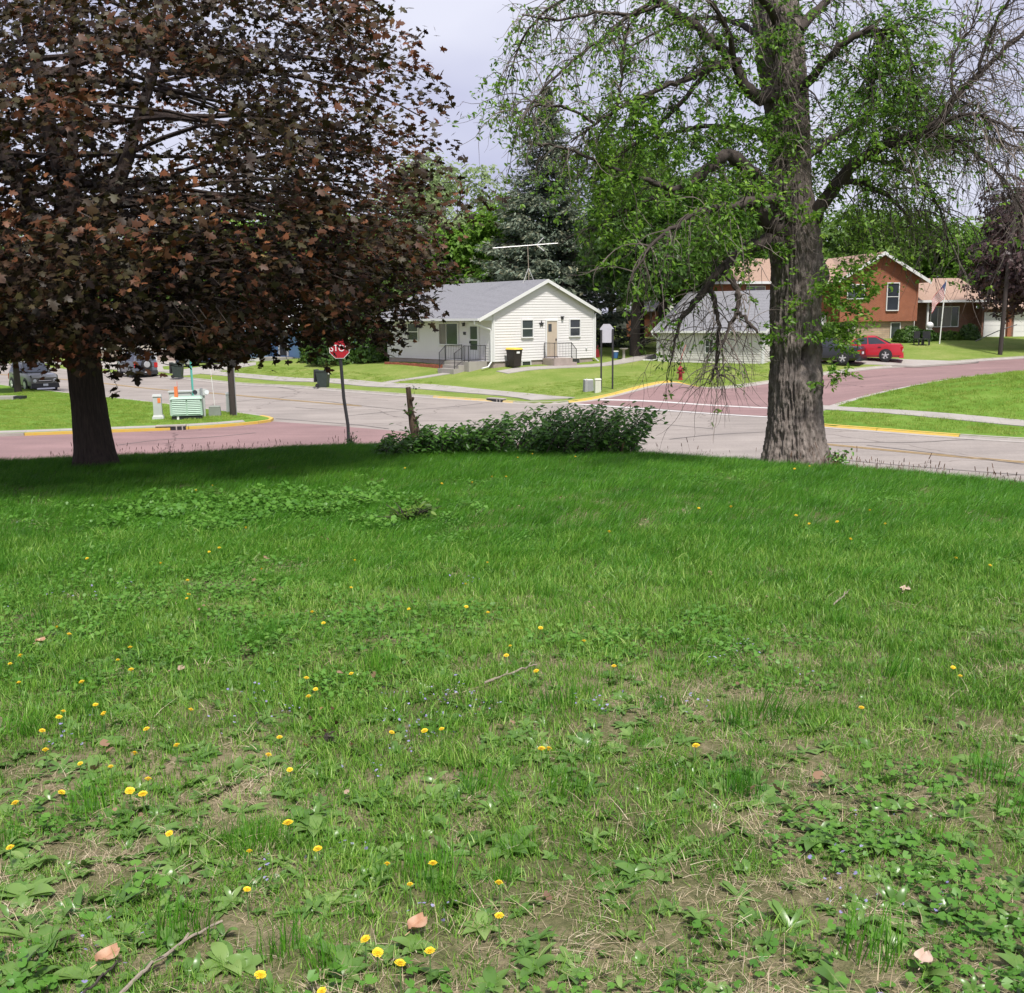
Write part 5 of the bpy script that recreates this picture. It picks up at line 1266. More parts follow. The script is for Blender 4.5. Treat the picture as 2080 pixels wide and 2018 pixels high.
# spruce
def spruce(px, py, Y, top_py, wpx, label):
    b = P(px, py, Y); b[2] = float(HL(b[0], b[1])[0]); h = P(px, top_py, Y)[2] - b[2]; r0 = wpx / FPX * Y / 2
    t = thing('spruce_tree', label, 'tree', b)
    MB().tube([(0, 0, -.3), (0, 0, h * .5), (0, 0, h * .98)], [.34, .2, .03], 9).build('trunk', M['bark_mid'], t, True)
    mb = MB(); P_, N_, U_, T_, S_ = [], [], [], [], []
    z = 1.2
    while z < h * .98:
        f = z / h; R_ = r0 * (1 - f) ** 1.0 * (1.0 if f > .12 else .8 + f * 1.6); nb = int(7 + 5 * (1 - f))
        for i in range(nb):
            a = rng.uniform(0, 2 * math.pi); L = R_ * rng.uniform(.72, 1.12); k = 7
            pts = np.array([[math.cos(a) * L * u, math.sin(a) * L * u, z - .10 * L * math.sin(u * 2.2) + .06 * L * u * u * u - .06 * L * u] for u in np.linspace(0, 1, k)])
            mb.tube(pts, np.linspace(.05, .01, k), 3, False)
            m_ = int(12 + 16 * L)
            u = rng.uniform(.15, 1.02, m_); c = np.stack([np.interp(u, np.linspace(0, 1, k), pts[:, j]) for j in range(3)], -1)
            wd = .30 * L * (1 - u * .75) * rng.uniform(-1, 1, m_); tn = np.array([-math.sin(a), math.cos(a), 0])
            c = c + tn * wd[:, None]; c[:, 2] -= np.abs(wd) * .25 + rng.uniform(0, .22, m_)
            out = np.array([math.cos(a), math.sin(a), 0]); dirs = out * .7 + tn * np.sign(wd)[:, None] * .6 + np.array([0, 0, -.55]) + rng.normal(size=(m_, 3)) * .3
            P_.append(c); U_.append(dirs); N_.append(np.tile([0, 0, 1.0], (m_, 1)) + rng.normal(size=(m_, 3)) * .5)
            T_.append(np.clip(.28 + .35 * u + rng.normal(size=m_) * .16, 0, 1)); S_.append(rng.uniform(.28, .5, m_) * (.7 + .5 * (1 - f)))
        z += .34 * (1.0 - .35 * f)
    mb.build('limb', M['bark_mid'], t)
    pos, N, U, T, S = map(np.concatenate, (P_, N_, U_, T_, S_))
    me = cloud_mesh('foliage', pos, frames(N, up=unit(U)), S, [(0, 0, 0), (.4, .24, .05), (1, .04, -.08), (.5, -.2, .04)], [(0, 1, 2, 3)], M['needle'], T)
    link('foliage', me, t, kind='stuff')
spruce(1112, 700, 86, 160, 450, 'tall blue green spruce standing directly behind the white house')

bgs = 'trees beyond the houses'
bg(895, 690, 98, 305, 300, 'leaf_pale', 'pale green feathery tree in young leaf above the white house roof', n=8000, size=.36, gap=.47, low=.3)
bg(925, 700, 90, 450, 150, 'leaf_bright', 'bright green tree just behind the white house chimneyless roof', n=4200, size=.34, low=.1)
bg(800, 705, 92, 420, 170, 'leaf_mid', 'mid green tree behind the far end of the white house', n=4600, size=.4, low=.1)
bg(1020, 700, 90, 385, 200, 'leaf_bright', 'bright green tree peeping out between the spruce and the pale feathery tree', n=5000, size=.36, low=.15)
bg(1300, 700, 86, 262, 200, 'leaf_bright', 'tall bright green tree behind the shade tree and garage', n=9000, size=.32, gap=.45, low=.25)
bg(1290, 727, 73, 350, 240, 'leaf_dark', 'dark green shade tree with a thick trunk between the white house and garage', n=15000, size=.26, gap=.38, low=.28, trunk=.34, lobes=24)
bg(1345, 712, 79, 372, 320, 'leaf_mid', 'leafy green tree with leaning trunk beside the garage', n=13000, size=.28, gap=.38, low=.26, trunk=.36, lobes=24)
bg(1470, 700, 92, 390, 300, 'leaf_dark', 'dark green tree rising behind the cream garage', n=8000, size=.34, low=.12)
bg(1600, 690, 104, 440, 260, 'leaf_mid', 'green tree behind the tan roof of the brick house', n=6000, size=.4, low=.15)
bg(1780, 690, 104, 415, 300, 'leaf_mid', 'olive green tree over the brick house gable', n=7000, size=.4, low=.15, tshift=.08)
bg(1930, 690, 100, 430, 220, 'leaf_bright', 'light green tree over the low wing of the brick house', n=6000, size=.38, low=.15)
bg(2010, 690, 116, 415, 200, 'leaf_pale', 'pale tree far behind the purple tree', n=3500, size=.45, low=.1)
bg(2095, 716, 74, 335, 290, 'leaf_purple_far', 'dark purple leaved tree with low branches by the brick house drive', n=15000, size=.27, gap=.38, low=.10, trunk=.25, lobes=30)
bg(1480, 690, 122, 330, 380, 'leaf_mid', 'big distant green tree behind the garage', n=6000, size=.55, low=.1)
bg(1240, 690, 110, 420, 300, 'leaf_bright', 'yellow green distant tree behind the spruce', n=5000, size=.5, low=.1)
for i, (px, top, wd, mt_, lab, Y) in enumerate([(-120, 380, 360, 'leaf_mid', 'distant green tree at the far end of the street', 118), (90, 420, 330, 'leaf_dark', 'distant dark green tree beyond the silver hooded suv', 124), (270, 470, 260, 'leaf_mid', 'distant tree behind the beige house', 126),
                                       (440, 430, 300, 'leaf_bright', 'bright yellow green tree behind the pickup and beige house', 112), (610, 400, 320, 'leaf_bright', 'bright green tree behind the blue house', 110), (720, 470, 220, 'leaf_dark', 'dark green tree between blue house and white house', 96)]):
    bg(px, 715, Y, top, wd, mt_, lab, n=5200, size=.5, low=.08)
bg(2330, 690, 110, 380, 420, 'leaf_mid', 'distant green tree beyond the purple tree', n=4000, size=.5, low=.1)
# shrubs
def shrub(px, py, wpx, hpx, mt, label, n=1800, size=.16, name='shrub'):
    b = at(px, py); Y = b[1]; rx = wpx / FPX * Y / 2; h = hpx / FPX * Y
    t = thing(name, label, 'shrub', b); mb = MB()
    for i in range(9):
        a = i * 2.4; mb.tube([(0, 0, -.1), (math.cos(a) * rx * .3, math.sin(a) * rx * .3, h * .4), (math.cos(a) * rx * .6, math.sin(a) * rx * .5, h * .8)], [.03, .02, .008], 4)
    mb.build('stem', M['bark_mid'], t)
    d = unit(rng.normal(size=(n, 3))); d[:, 2] = np.abs(d[:, 2]) * 1.0; r_ = rng.uniform(.55, 1.0, (n, 1)) ** .5
    pos = d * r_ * np.array([rx, min(rx, h), h]); pos *= (.82 + .36 * fbm(d[:, 0] * 2.5, d[:, 1] * 2.5, d[:, 2] * 2.5, s=px))[:, None]
    k = fbm(pos[:, 0] * 2.5, pos[:, 1] * 2.5, pos[:, 2] * 2.5, s=2) > .36; pos, d = pos[k], d[k]
    me = cloud_mesh('foliage', pos, frames(d + rng.normal(size=d.shape) * .5), size * rng.uniform(.6, 1.3, len(pos)), *LEAF_CL, M[mt], np.clip(rng.normal(.5, .2, len(pos)), 0, 1)); link('foliage', me, t, kind='stuff')
shrub(700, 736, 150, 125, 'leaf_dark', 'tall dark green shrub filling the gap at the far end of the white house', 3600, .24)
shrub(770, 733, 100, 90, 'leaf_dark', 'dark rounded shrub against the white house end wall', 2600, .22)
shrub(655, 733, 90, 95, 'leaf_mid', 'green shrub at the corner of the blue house', 2400, .22)
shrub(1845, 694, 62, 30, 'leaf_dark', 'clipped dark shrub below the brick house porch', 1500, .16)
shrub(1880, 692, 50, 22, 'leaf_dark', 'low dark shrub beneath the big brick house window', 1100, .15)
shrub(1968, 690, 42, 30, 'leaf_dark', 'round dark clipped shrub beside the white garage doors', 1400, .14)
shrub(1690, 715, 70, 60, 'leaf_mid', 'loose green shrub behind the black sedan', 1600, .2)
shrub(1925, 690, 60, 16, 'leaf_mid', 'low mixed planting along the brown brick wall', 900, .15)
shrub(255, 722, 90, 60, 'leaf_purple_far', 'reddish bush in front of the beige house', 1600, .22)

# ------------------------------------------------------------------ purple maple
def project_mask(pos):
    q = project(pos); return q
def purple_maple():
    bx = P(195, 940, 16.6); base = np.array([bx[0], bx[1], float(LN(bx[0], bx[1])[0])])
    t = thing('purple_maple', 'big purple leaved maple with a dark straight trunk on the near lawn', 'tree', base)
    gz = base[2]; org = base
    # trunk mesh with ridged bark
    ns, nh = 150, 150; hh = np.linspace(-.25, 2.75, nh); th_ = np.linspace(0, 2 * math.pi, ns, endpoint=False)
    r_ = np.interp(hh, [-.25, 0, .25, .8, 1.6, 2.3, 2.75], [.42, .365, .315, .275, .262, .30, .33])
    A, Hh = np.meshgrid(th_, hh); X0, Y0 = np.cos(A), np.sin(A)
    rdg = np.abs(fbm(X0 * 9 + .4 * Hh, Y0 * 9, Hh * 1.6, s=31) - .5) * 2
    fl = 1 + .10 * np.sin(A * 5 + 1) * np.exp(-np.clip(Hh, 0, 9) / .25)
    Rr = np.interp(Hh, hh, r_) * fl + .022 * (rdg - .5) + .02 * (fbm(X0 * 2, Y0 * 2, Hh, s=7) - .5)
    cx_ = np.interp(Hh, [0, 1.2, 2.75], [0, -.05, -.12])
    V = np.stack([Rr * X0 + cx_, Rr * Y0, Hh], -1).reshape(-1, 3); I = np.arange(ns * nh).reshape(nh, ns)
    F = np.stack([I[:-1], np.roll(I, -1, 1)[:-1], np.roll(I, -1, 1)[1:], I[1:]], -1).reshape(-1, 4)
    link('trunk', fast_mesh('trunk', V, F, M['bark_dark'], smooth=True), t)
    # main limbs
    tips = []
    specs = [(-.28, -.1, 1.0, 5.6, .17, 2.4), (.05, .15, 1.0, 6.4, .19, 2.5), (.30, -.05, 1.0, 5.8, .16, 2.45), (.12, -.32, 1.0, 5.2, .13, 2.3), (-.05, .45, 1.0, 5.0, .13, 2.3), (-.55, .1, .8, 4.6, .12, 2.2)]
    for (dx, dy, dz, L, rr, z0) in specs:
        p = limb_path((-.12 + dx * .25, dy * .25, z0), (dx, dy, dz), L, 9, -.02, .07); k = len(p)
        MB().tube(p, np.linspace(rr, .03, k), 9).build('limb', M['bark_dark'], t, True)
        tips.append(p)
    # side branches, spreading and drooping
    br = MB(); tw = MB(); segs = []
    prof_z = [1.85, 2.05, 2.3, 2.6, 3.1, 3.8, 4.9, 6.0, 7.0, 8.5, 10, 11]
    prof_r = [2.4, 3.9, 4.8, 5.3, 5.6, 5.95, 6.0, 5.9, 5.8, 5.2, 3.4, 1.2]
    for i in range(64):
        L_ = tips[i % len(tips)]; u = rng.uniform(.05, .95); p0 = L_[int(u * (len(L_) - 1))]
        a = rng.uniform(0, 2 * math.pi) if i % 5 else rng.uniform(-.5, .5); zt = max(2.2, p0[2] + rng.uniform(-1.0, .5)); R_ = float(np.interp(zt, prof_z, prof_r)) * rng.uniform(.75, .97)
        p1 = np.array([math.cos(a) * R_, math.sin(a) * R_, zt]); mid = (p0 + p1) / 2 + np.array([0, 0, .5]) + rng.normal(size=3) * .2
        s_ = np.linspace(0, 1, 9)[:, None]; pts = (1 - s_) ** 2 * p0 + 2 * s_ * (1 - s_) * mid + s_ ** 2 * p1 + rng.normal(size=(9, 3)) * .04
        br.tube(pts, np.linspace(.055, .008, 9), 5, False); segs.append(pts)
    br.build('branch', M['bark_dark'], t, True)
    # leaves: sprays in layered shelves, thinning outwards and upwards
    N = 190000
    z = 1.85 + 8.95 * rng.uniform(0, 1, N); a = rng.uniform(0, 2 * math.pi, N); Rm = np.interp(z, prof_z, prof_r)
    Rm = Rm * (.74 + .50 * fbm(np.cos(a) * 2.6, np.sin(a) * 2.6, z * 1.1, s=41))
    r = Rm * rng.uniform(0, 1, N) ** .42
    pos = np.stack([r * np.cos(a), r * np.sin(a), z - .05 * r], -1)
    zd = pos[:, 2] + .30 * r; f = fbm(pos[:, 0] * .75, pos[:, 1] * .75, zd * 1.9, s=51, o=3); g = fbm(pos[:, 0] * 2.4, pos[:, 1] * 2.4, zd * 4.2, s=57, o=2)
    w_ = pos + org
    q = project(w_)
    thr = .480 + .036 * np.clip(z - 3.6, 0, 3.6) + .03 * (r > .75 * Rm) 
    k = (f * .60 + g * .40) > thr
    # inside stays sparse, and keep the clear stem
    k &= pos[:, 2] > 1.70 + .085 * np.clip(-pos[:, 1], 0, 6) + 1.5 * (fbm(pos[:, 0] * .7, pos[:, 1] * .7, s=44) - .45)
    k &= ~((np.abs(q[:, 0] - 694) < 42) & (q[:, 1] > 684))      # the clear gap in front of the stop sign
    k &= (r > .45) & ~((z < 2.7) & (r < 1.2) & (rng.uniform(0, 1, N) < .85))
    # thin what no view from near this spot can show
    outv = (q[:, 1] < -500) | (q[:, 0] < -500); k &= ~(outv & (rng.uniform(0, 1, N) < .6))
    pos = pos[k]; r = r[k]; z = z[k]; Rm = Rm[k]; a = a[k]
    # leaves hang in sprays of a dozen round each twig end
    nc = min(len(pos), 5600); s_ = rng.choice(len(pos), nc, False); per = rng.integers(9, 24, nc); rep_ = np.repeat(s_, per)
    ctint = np.repeat(rng.normal(size=nc) * .12, per)
    pos, r, z, Rm, a = pos[rep_], r[rep_], z[rep_], Rm[rep_], a[rep_]; n = len(pos)
    pos = pos + rng.normal(size=(n, 3)) * np.array([.16, .16, .085]) + np.stack([np.cos(a), np.sin(a), -.5 * np.ones(n)], -1) * rng.uniform(0, .22, n)[:, None]
    out = np.stack([np.cos(a), np.sin(a), np.zeros(n)], -1)
    nrm = np.array([0, 0, 1.0]) + out * .35 + rng.normal(size=(n, 3)) * .62 + np.array([-.35, -.2, 0])
    up = out * .6 + np.array([.75, 0, -.35]) + rng.normal(size=(n, 3)) * .45       # blown to one side
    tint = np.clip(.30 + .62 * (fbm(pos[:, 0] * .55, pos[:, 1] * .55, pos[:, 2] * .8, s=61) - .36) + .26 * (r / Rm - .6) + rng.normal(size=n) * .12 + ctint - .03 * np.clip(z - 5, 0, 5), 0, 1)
    fr = frames(nrm, up=unit(up)); size = rng.uniform(.065, .122, n)
    # the leaves that show largest become leaves of their own
    q = project(pos + org); sc_ = size / q[:, 2] * FPX
    inv = (q[:, 0] > 5) & (q[:, 0] < 2075) & (q[:, 1] > 5) & (q[:, 1] < 1000) & (q[:, 2] > 1)
    # only outermost leaves towards the camera
    cell = {}
    order = np.argsort(np.where(inv, q[:, 2], 1e9))
    pick = []
    for i in order:
        if not inv[i]: break
        c = (int(q[i, 0] // 42), int(q[i, 1] // 42))
        if c in cell: continue
        cell[c] = 1; pick.append(i)
    pick = np.array(pick); pick = pick[np.argsort(-sc_[pick])][:295]
    rest = np.ones(n, bool); rest[pick] = False
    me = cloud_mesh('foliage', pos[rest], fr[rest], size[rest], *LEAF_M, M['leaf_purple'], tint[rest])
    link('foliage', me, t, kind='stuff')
    lm = []
    for tv in (.12, .3, .45, .6, .75, .92):
        lm.append(cloud_mesh('leaf', np.zeros((1, 3)), np.eye(3)[None], np.ones(1), *LEAF_M, M['leaf_purple'], np.array([tv])))
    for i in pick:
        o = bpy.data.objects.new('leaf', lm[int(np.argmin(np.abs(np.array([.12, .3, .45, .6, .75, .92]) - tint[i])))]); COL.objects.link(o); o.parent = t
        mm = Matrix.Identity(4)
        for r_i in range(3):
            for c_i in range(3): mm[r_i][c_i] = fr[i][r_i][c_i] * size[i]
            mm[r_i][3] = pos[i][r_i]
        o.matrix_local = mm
    # thin twigs carrying the outer leaves
    idx = rng.choice(n, 900, False)
    tw = MB()
    for i in idx:
        p1 = pos[i]; p0 = p1 - (out[i] * .5 + np.array([.3, 0, -.1])) * rng.uniform(.4, .9); m_ = (p0 + p1) / 2 + rng.normal(size=3) * .06
        tw.tube([p0, m_, p1], [.008, .006, .003], 3, False)
    tw.build('twig', M['bark_mid'], t, kind='stuff')
    # a few sprays hanging below the skirt
    hp, hu, hn = [], [], []; hm = MB()
    for (px, py, Yh, ln) in [(470, 735, 13.5, .55), (500, 725, 13.2, .5), (440, 720, 13.6, .45), (240, 790, 14.0, .6), (270, 770, 13.8, .5), (225, 745, 14, .45), (620, 725, 15, .4), (660, 750, 15.2, .45), (560, 720, 14, .35), (830, 690, 16.6, .35), (790, 680, 16.2, .35), (860, 640, 16.8, .3), (60, 720, 13.5, .4), (20, 735, 13.8, .4), (330, 720, 13.4, .35), (520, 700, 13, .4), (400, 700, 13, .4), (645, 690, 16, .4), (760, 700, 15.5, .45), (800, 720, 15.8, .4), (585, 735, 14.5, .45), (540, 715, 14, .5), (748, 675, 16, .4), (900, 520, 16.8, .4), (130, 700, 13.2, .4), (290, 735, 13.6, .5)]:
        e = P(px, py, Yh) - org; s0 = e + np.array([-.55 * ln - .1, .1, .95 * ln + .15]); q_ = np.array([s0, (s0 + e) / 2 + (.08, 0, -.12 * ln), e]); hm.tube(q_, [.009, .006, .003], 4, False)
        for _ in range(int(34 * ln)):
            u = rng.uniform(.1, 1.05); c = s0 + (e - s0) * u + rng.normal(size=3) * .09; hp.append(c); hu.append(np.array([.9, 0, -.45]) + rng.normal(size=3) * .5); hn.append(np.array([-.2, -.2, 1.0]) + rng.normal(size=3) * .6)
    hm.build('twig', M['bark_mid'], t, kind='stuff'); hp = np.array(hp)
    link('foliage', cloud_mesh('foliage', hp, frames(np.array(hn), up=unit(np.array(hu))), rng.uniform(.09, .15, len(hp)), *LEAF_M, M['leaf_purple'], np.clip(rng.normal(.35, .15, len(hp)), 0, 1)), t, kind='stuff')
    return t
purple_maple()

# small dark tree on the left yard
def small_tree():
    b = at(37, 797); t = None
    crown_tree('small_maple', 'small dark leaved tree with forked trunk on the far left lawn', b, 5.2, 3.7, 2.9, 2.1, 'leaf_purple', 9000, .14, .20, gap=.40, lobes=20, shape=LEAF_CL, tshift=-.05)
small_tree()

# ------------------------------------------------------------------ old gray tree
def old_tree():
    Y = 16.35; bx = P(1617, 931, Y); base = np.array([bx[0], bx[1], float(LN(bx[0], bx[1])[0])]); org = base
    t = thing('old_tree', 'old gray barked tree with a hollow trunk and drooping half bare branches', 'tree', base)
    def L(px, py, dy=0.0): return P(px, py, Y + dy) - org
    # trunk centre line and radius from base to well above the frame
    pts = np.array([L(1618, 935) + (0, 0, -.3), L(1618, 925), L(1618, 890), L(1618, 840), L(1619, 760), L(1620, 700), L(1620, 620), L(1621, 540), L(1620, 490), L(1618, 440), L(1613, 380), L(1611, 300), L(1606, 220), L(1597, 130), L(1588, 40), L(1580, -60), L(1572, -200), L(1560, -420)])
    pts[:, 1] = np.linspace(0, .3, len(pts))
    hw = np.array([70, 63, 54, 49, 46, 45, 43, 43, 47, 42, 36, 35, 37, 40, 41, 35, 26, 14]) / FPX * Y
    hz = pts[:, 2]; ns, nh = 280, 430
    zz = np.linspace(hz[0], hz[-1], nh); th_ = np.linspace(0, 2 * math.pi, ns, endpoint=False); A, Z = np.meshgrid(th_, zz)
    X0, Y0 = np.cos(A), np.sin(A); Rb = np.interp(Z, hz, hw)
    wx = .9 * (fbm(X0 * 2.0, Y0 * 2.0, Z * 1.0, s=71) - .5)
    def ridg(k, kz, s): return 1 - 2 * np.abs(fbm(X0 * k + wx * k * .35, Y0 * k + wx * k * .35, Z * kz, s=s, o=3) - .5)
    b1 = ridg(8.0, 2.4, 73); b2 = ridg(17, 9.0, 79)
    bark = (np.clip(b1, .30, .93) - .7) * .15 + (b2 - .75) * .075
    flare = 1 + .10 * np.sin(A * 4 + .6) * np.exp(-np.clip(Z, 0, 9) / .3) + .05 * np.sin(A * 7) * np.exp(-np.clip(Z, 0, 9) / .5)
    big = .10 * (fbm(X0 * 1.6, Y0 * 1.6, Z * .8, s=83) - .5)
    Rr = Rb * flare + bark + big
    # burls and hollows: angle pi*1.5 faces the camera
    def bump(px, py, wpx, hpx, amp):
        p = L(px, py); c = np.interp(p[2], hz, pts[:, 0]); rb = np.interp(p[2], hz, hw); ang = 1.5 * math.pi + math.asin(np.clip((p[0] - c) / rb, -.98, .98))
        da = np.abs((A - ang + math.pi) % (2 * math.pi) - math.pi) * rb; dz = Z - p[2]; s = Y / FPX
        return amp * np.exp(-(da / (wpx * s)) ** 2 - (dz / (hpx * s)) ** 2)
    Rr += bump(1640, 770, 32, 30, .08) + bump(1585, 700, 22, 28, .05) + bump(1672, 560, 20, 30, .13) + bump(1573, 480, 26, 24, .10) + bump(1600, 790, 26, 26, .05) + bump(1640, 705, 26, 14, .05)
    Rr -= bump(1628, 722, 8, 17, .30) + bump(1654, 715, 7, 24, .26) + bump(1600, 735, 16, 22, .08) + bump(1595, 462, 16, 10, .10)
    Rr = np.maximum(Rr, .03)
    cx_ = np.interp(Z, hz, pts[:, 0]); cy_ = np.interp(Z, hz, pts[:, 1])
    V = np.stack([Rr * X0 + cx_, Rr * Y0 + cy_, Z], -1).reshape(-1, 3); I = np.arange(ns * nh).reshape(nh, ns)
    F = np.stack([I[:-1], np.roll(I, -1, 1)[:-1], np.roll(I, -1, 1)[1:], I[1:]], -1).reshape(-1, 4)
    link('trunk', fast_mesh('trunk', V, F, M['bark_gray'], smooth=False), t)
    # limbs by sight: (px, py, depth offset, radius in px)
    limbs = [
        [(1640, 470, .1, 22), (1662, 425, 0, 20), (1702, 370, -.2, 17), (1745, 325, -.4, 15), (1800, 292, -.6, 14), (1852, 278, -.7, 12), (1905, 255, -.8, 11), (1922, 228, -.8, 10), (1945, 190, -.8, 8.5), (1985, 155, -.8, 7), (2030, 110, -.7, 6), (2085, 60, -.6, 5), (2160, -10, -.5, 3)],
        [(1983, 158, -.8, 5), (1993, 110, -.8, 4.5), (2020, 50, -.9, 4), (2052, 0, -1, 3.2), (2080, -60, -1, 2)],
        [(1935, 205, -.8, 4), (1930, 150, -.7, 3.4), (1945, 95, -.6, 3), (1975, 55, -.5, 2.2), (1990, 20, -.5, 1.4)],
        [(1900, 258, -.8, 7), (1945, 235, -1, 5.5), (1972, 230, -1.2, 4.5), (2010, 245, -1.3, 4), (2060, 262, -1.4, 3), (2120, 300, -1.5, 2)],
        [(1850, 278, -.6, 8), (1910, 273, -.3, 6.5), (1955, 288, -.1, 5.5), (2000, 325, .1, 4.5), (2035, 360, .2, 3.5), (2070, 410, .3, 2.5), (2085, 450, .3, 1.5)],
        [(1955, 288, -.1, 4.5), (2000, 280, -.2, 4), (2050, 290, -.3, 3), (2100, 315, -.3, 2)],
        [(1760, 318, -.4, 8), (1800, 330, -.1, 6), (1845, 345, .2, 5), (1890, 385, .4, 4), (1915, 440, .5, 3), (1925, 500, .6, 1.6)],
        [(1708, 366, -.2, 9), (1755, 372, .3, 8), (1800, 395, .6, 6), (1840, 430, .8, 4), (1860, 490, .9, 2.5)],
        [(1605, 480, -.15, 24), (1560, 455, -.4, 20), (1530, 425, -.5, 20), (1545, 375, -.5, 22), (1515, 338, -.6, 19), (1480, 312, -.7, 16), (1450, 330, -.8, 14), (1420, 362, -.9, 12), (1378, 392, -1.0, 9), (1335, 372, -1.1, 7), (1290, 362, -1.2, 5.5), (1220, 330, -1.3, 4.5), (1150, 300, -1.4, 3), (1085, 292, -1.4, 1.8)],
        [(1378, 392, -1.0, 7), (1330, 400, -1.0, 6), (1290, 425, -1.0, 5), (1245, 440, -1, 4), (1215, 462, -.9, 2.5), (1190, 470, -.9, 1.4)],
        [(1600, 495, -.2, 24), (1560, 490, -.4, 20), (1515, 505, -.6, 15), (1470, 540, -.8, 13), (1440, 580, -.9, 11), (1415, 610, -1.0, 9), (1385, 640, -1.0, 6), (1370, 690, -1.0, 3), (1362, 740, -1, 1.6)],
        [(1470, 540, -.8, 9), (1495, 580, -1.0, 8), (1500, 620, -1.1, 7), (1490, 650, -1.1, 5), (1470, 690, -1.2, 3.5), (1455, 740, -1.2, 2.4), (1440, 780, -1.2, 1.4)],
        [(1497, 632, -1.1, 5), (1520, 650, -1.2, 4.5), (1538, 676, -1.3, 3.5)],
        [(1440, 580, -.9, 7), (1455, 620, -.9, 6), (1460, 660, -.9, 5), (1458, 710, -.9, 3.5), (1452, 760, -.9, 2), (1475, 765, -.9, 1.3)],
        [(1600, 420, -.2, 15), (1570, 400, -.7, 13), (1530, 410, -1.2, 11), (1480, 420, -1.6, 9), (1420, 430, -1.9, 7), (1360, 465, -2.1, 5), (1310, 510, -2.2, 3.5), (1280, 570, -2.3, 2)],
        [(1580, 190, -.1, 20), (1545, 205, -.3, 17), (1512, 175, -.4, 16), (1495, 130, -.4, 14), (1460, 95, -.5, 13), (1420, 60, -.5, 11), (1380, 30, -.6, 10), (1330, 0, -.6, 9), (1270, -50, -.7, 7), (1200, -90, -.8, 4)],
        [(1500, 125, -.4, 12), (1440, 140, -.8, 10), (1385, 165, -1.0, 8), (1330, 185, -1.1, 6), (1270, 215, -1.2, 5), (1210, 250, -1.3, 3.5), (1160, 290, -1.3, 2)],
        [(1490, 130, -.4, 8), (1480, 60, -.9, 7), (1440, 0, -1.2, 6), (1390, -60, -1.4, 4)],
        [(1345, 10, -.6, 6), (1290, 30, -.8, 5), (1210, 25, -1, 4), (1130, 45, -1.1, 3), (1060, 30, -1.2, 1.8)],
        [(1250, 230, -1.2, 4), (1262, 160, -1.3, 3.5), (1268, 90, -1.4, 3), (1280, 30, -1.4, 2)],
        [(1630, 180, 0, 14), (1670, 130, -.3, 11), (1720, 80, -.5, 9), (1775, 55, -.6, 8), (1790, 70, -.6, 7), (1812, 58, -.6, 6), (1840, 80, -.6, 5), (1850, 130, -.6, 4), (1865, 200, -.6, 2.5)],
        [(1790, 70, -.6, 6), (1785, 110, -.6, 5), (1775, 150, -.7, 4), (1765, 200, -.8, 3)],
        [(1590, 60, -.2, 16), (1560, 10, -.6, 13), (1510, -40, -1, 10), (1430, -90, -1.4, 7)],
        [(1625, 60, .1, 15), (1680, 0, .3, 11), (1740, -60, .4, 8), (1830, -120, .5, 5)],
        [(1600, 300, .4, 12), (1560, 270, 1.0, 10), (1490, 255, 1.6, 8), (1400, 260, 2.1, 6), (1310, 290, 2.4, 4), (1230, 340, 2.6, 2)],
        [(1625, 330, .4, 12), (1680, 290, 1.0, 9), (1740, 250, 1.5, 7), (1800, 210, 1.9, 5), (1870, 210, 2.1, 3), (1920, 250, 2.2, 1.6)],
        [(1330, 0, -.6, 6), (1270, 40, -.9, 5), (1200, 95, -1.1, 4), (1130, 150, -1.3, 3), (1080, 210, -1.4, 2), (1050, 260, -1.4, 1.3)],
        [(1270, -50, -.7, 5), (1200, -20, -.5, 4.5), (1130, 0, -.4, 4), (1070, 60, -.3, 3), (1040, 130, -.2, 2), (1025, 180, -.2, 1.3)],
        [(1210, 250, -1.3, 4), (1150, 215, -1.5, 3), (1090, 215, -1.6, 2.4), (1040, 235, -1.7, 1.5)],
        [(1440, 140, -.8, 7), (1380, 215, -.6, 6), (1320, 270, -.4, 5), (1250, 320, -.3, 3.5), (1190, 370, -.2, 2)],
        [(1310, 290, 2.4, 4), (1250, 270, 2.4, 3), (1180, 290, 2.4, 2), (1130, 330, 2.4, 1.4)],
        [(1590, 120, .3, 10), (1530, 60, 1.0, 8), (1450, 30, 1.6, 6), (1340, 60, 2, 4), (1250, 110, 2.2, 2)],
    ]
    paths = []
    for lb in limbs:
        a = np.array([L(x, y, d) for x, y, d, r in lb]); rr = np.array([r for *_, r in lb]) / FPX * Y * .8
        n = (len(a) - 1) * 4 + 1; u = np.linspace(0, len(a) - 1, n)
        # smooth through the points
        q = np.stack([np.interp(u, np.arange(len(a)), a[:, j]) for j in range(3)], -1)
        for _ in range(2): q[1:-1] = .25 * q[:-2] + .5 * q[1:-1] + .25 * q[2:]
        q += rng.normal(size=q.shape) * .012
        ru = np.interp(u, np.arange(len(a)), rr) * .92
        if ru[0] > .05: ru = ru * (1 + .07 * rng.normal(size=len(ru)))
        MB().tube(q, ru, 10 if ru[0] > .07 else 6).build('limb', M['bark_mid'], t, True)
        paths.append((q, ru))
    # drooping twigs, pale and curled up at the ends; some carry young leaves
    tw = {0: MB(), 1: MB()}; LP, LN_, LU = [], [], []
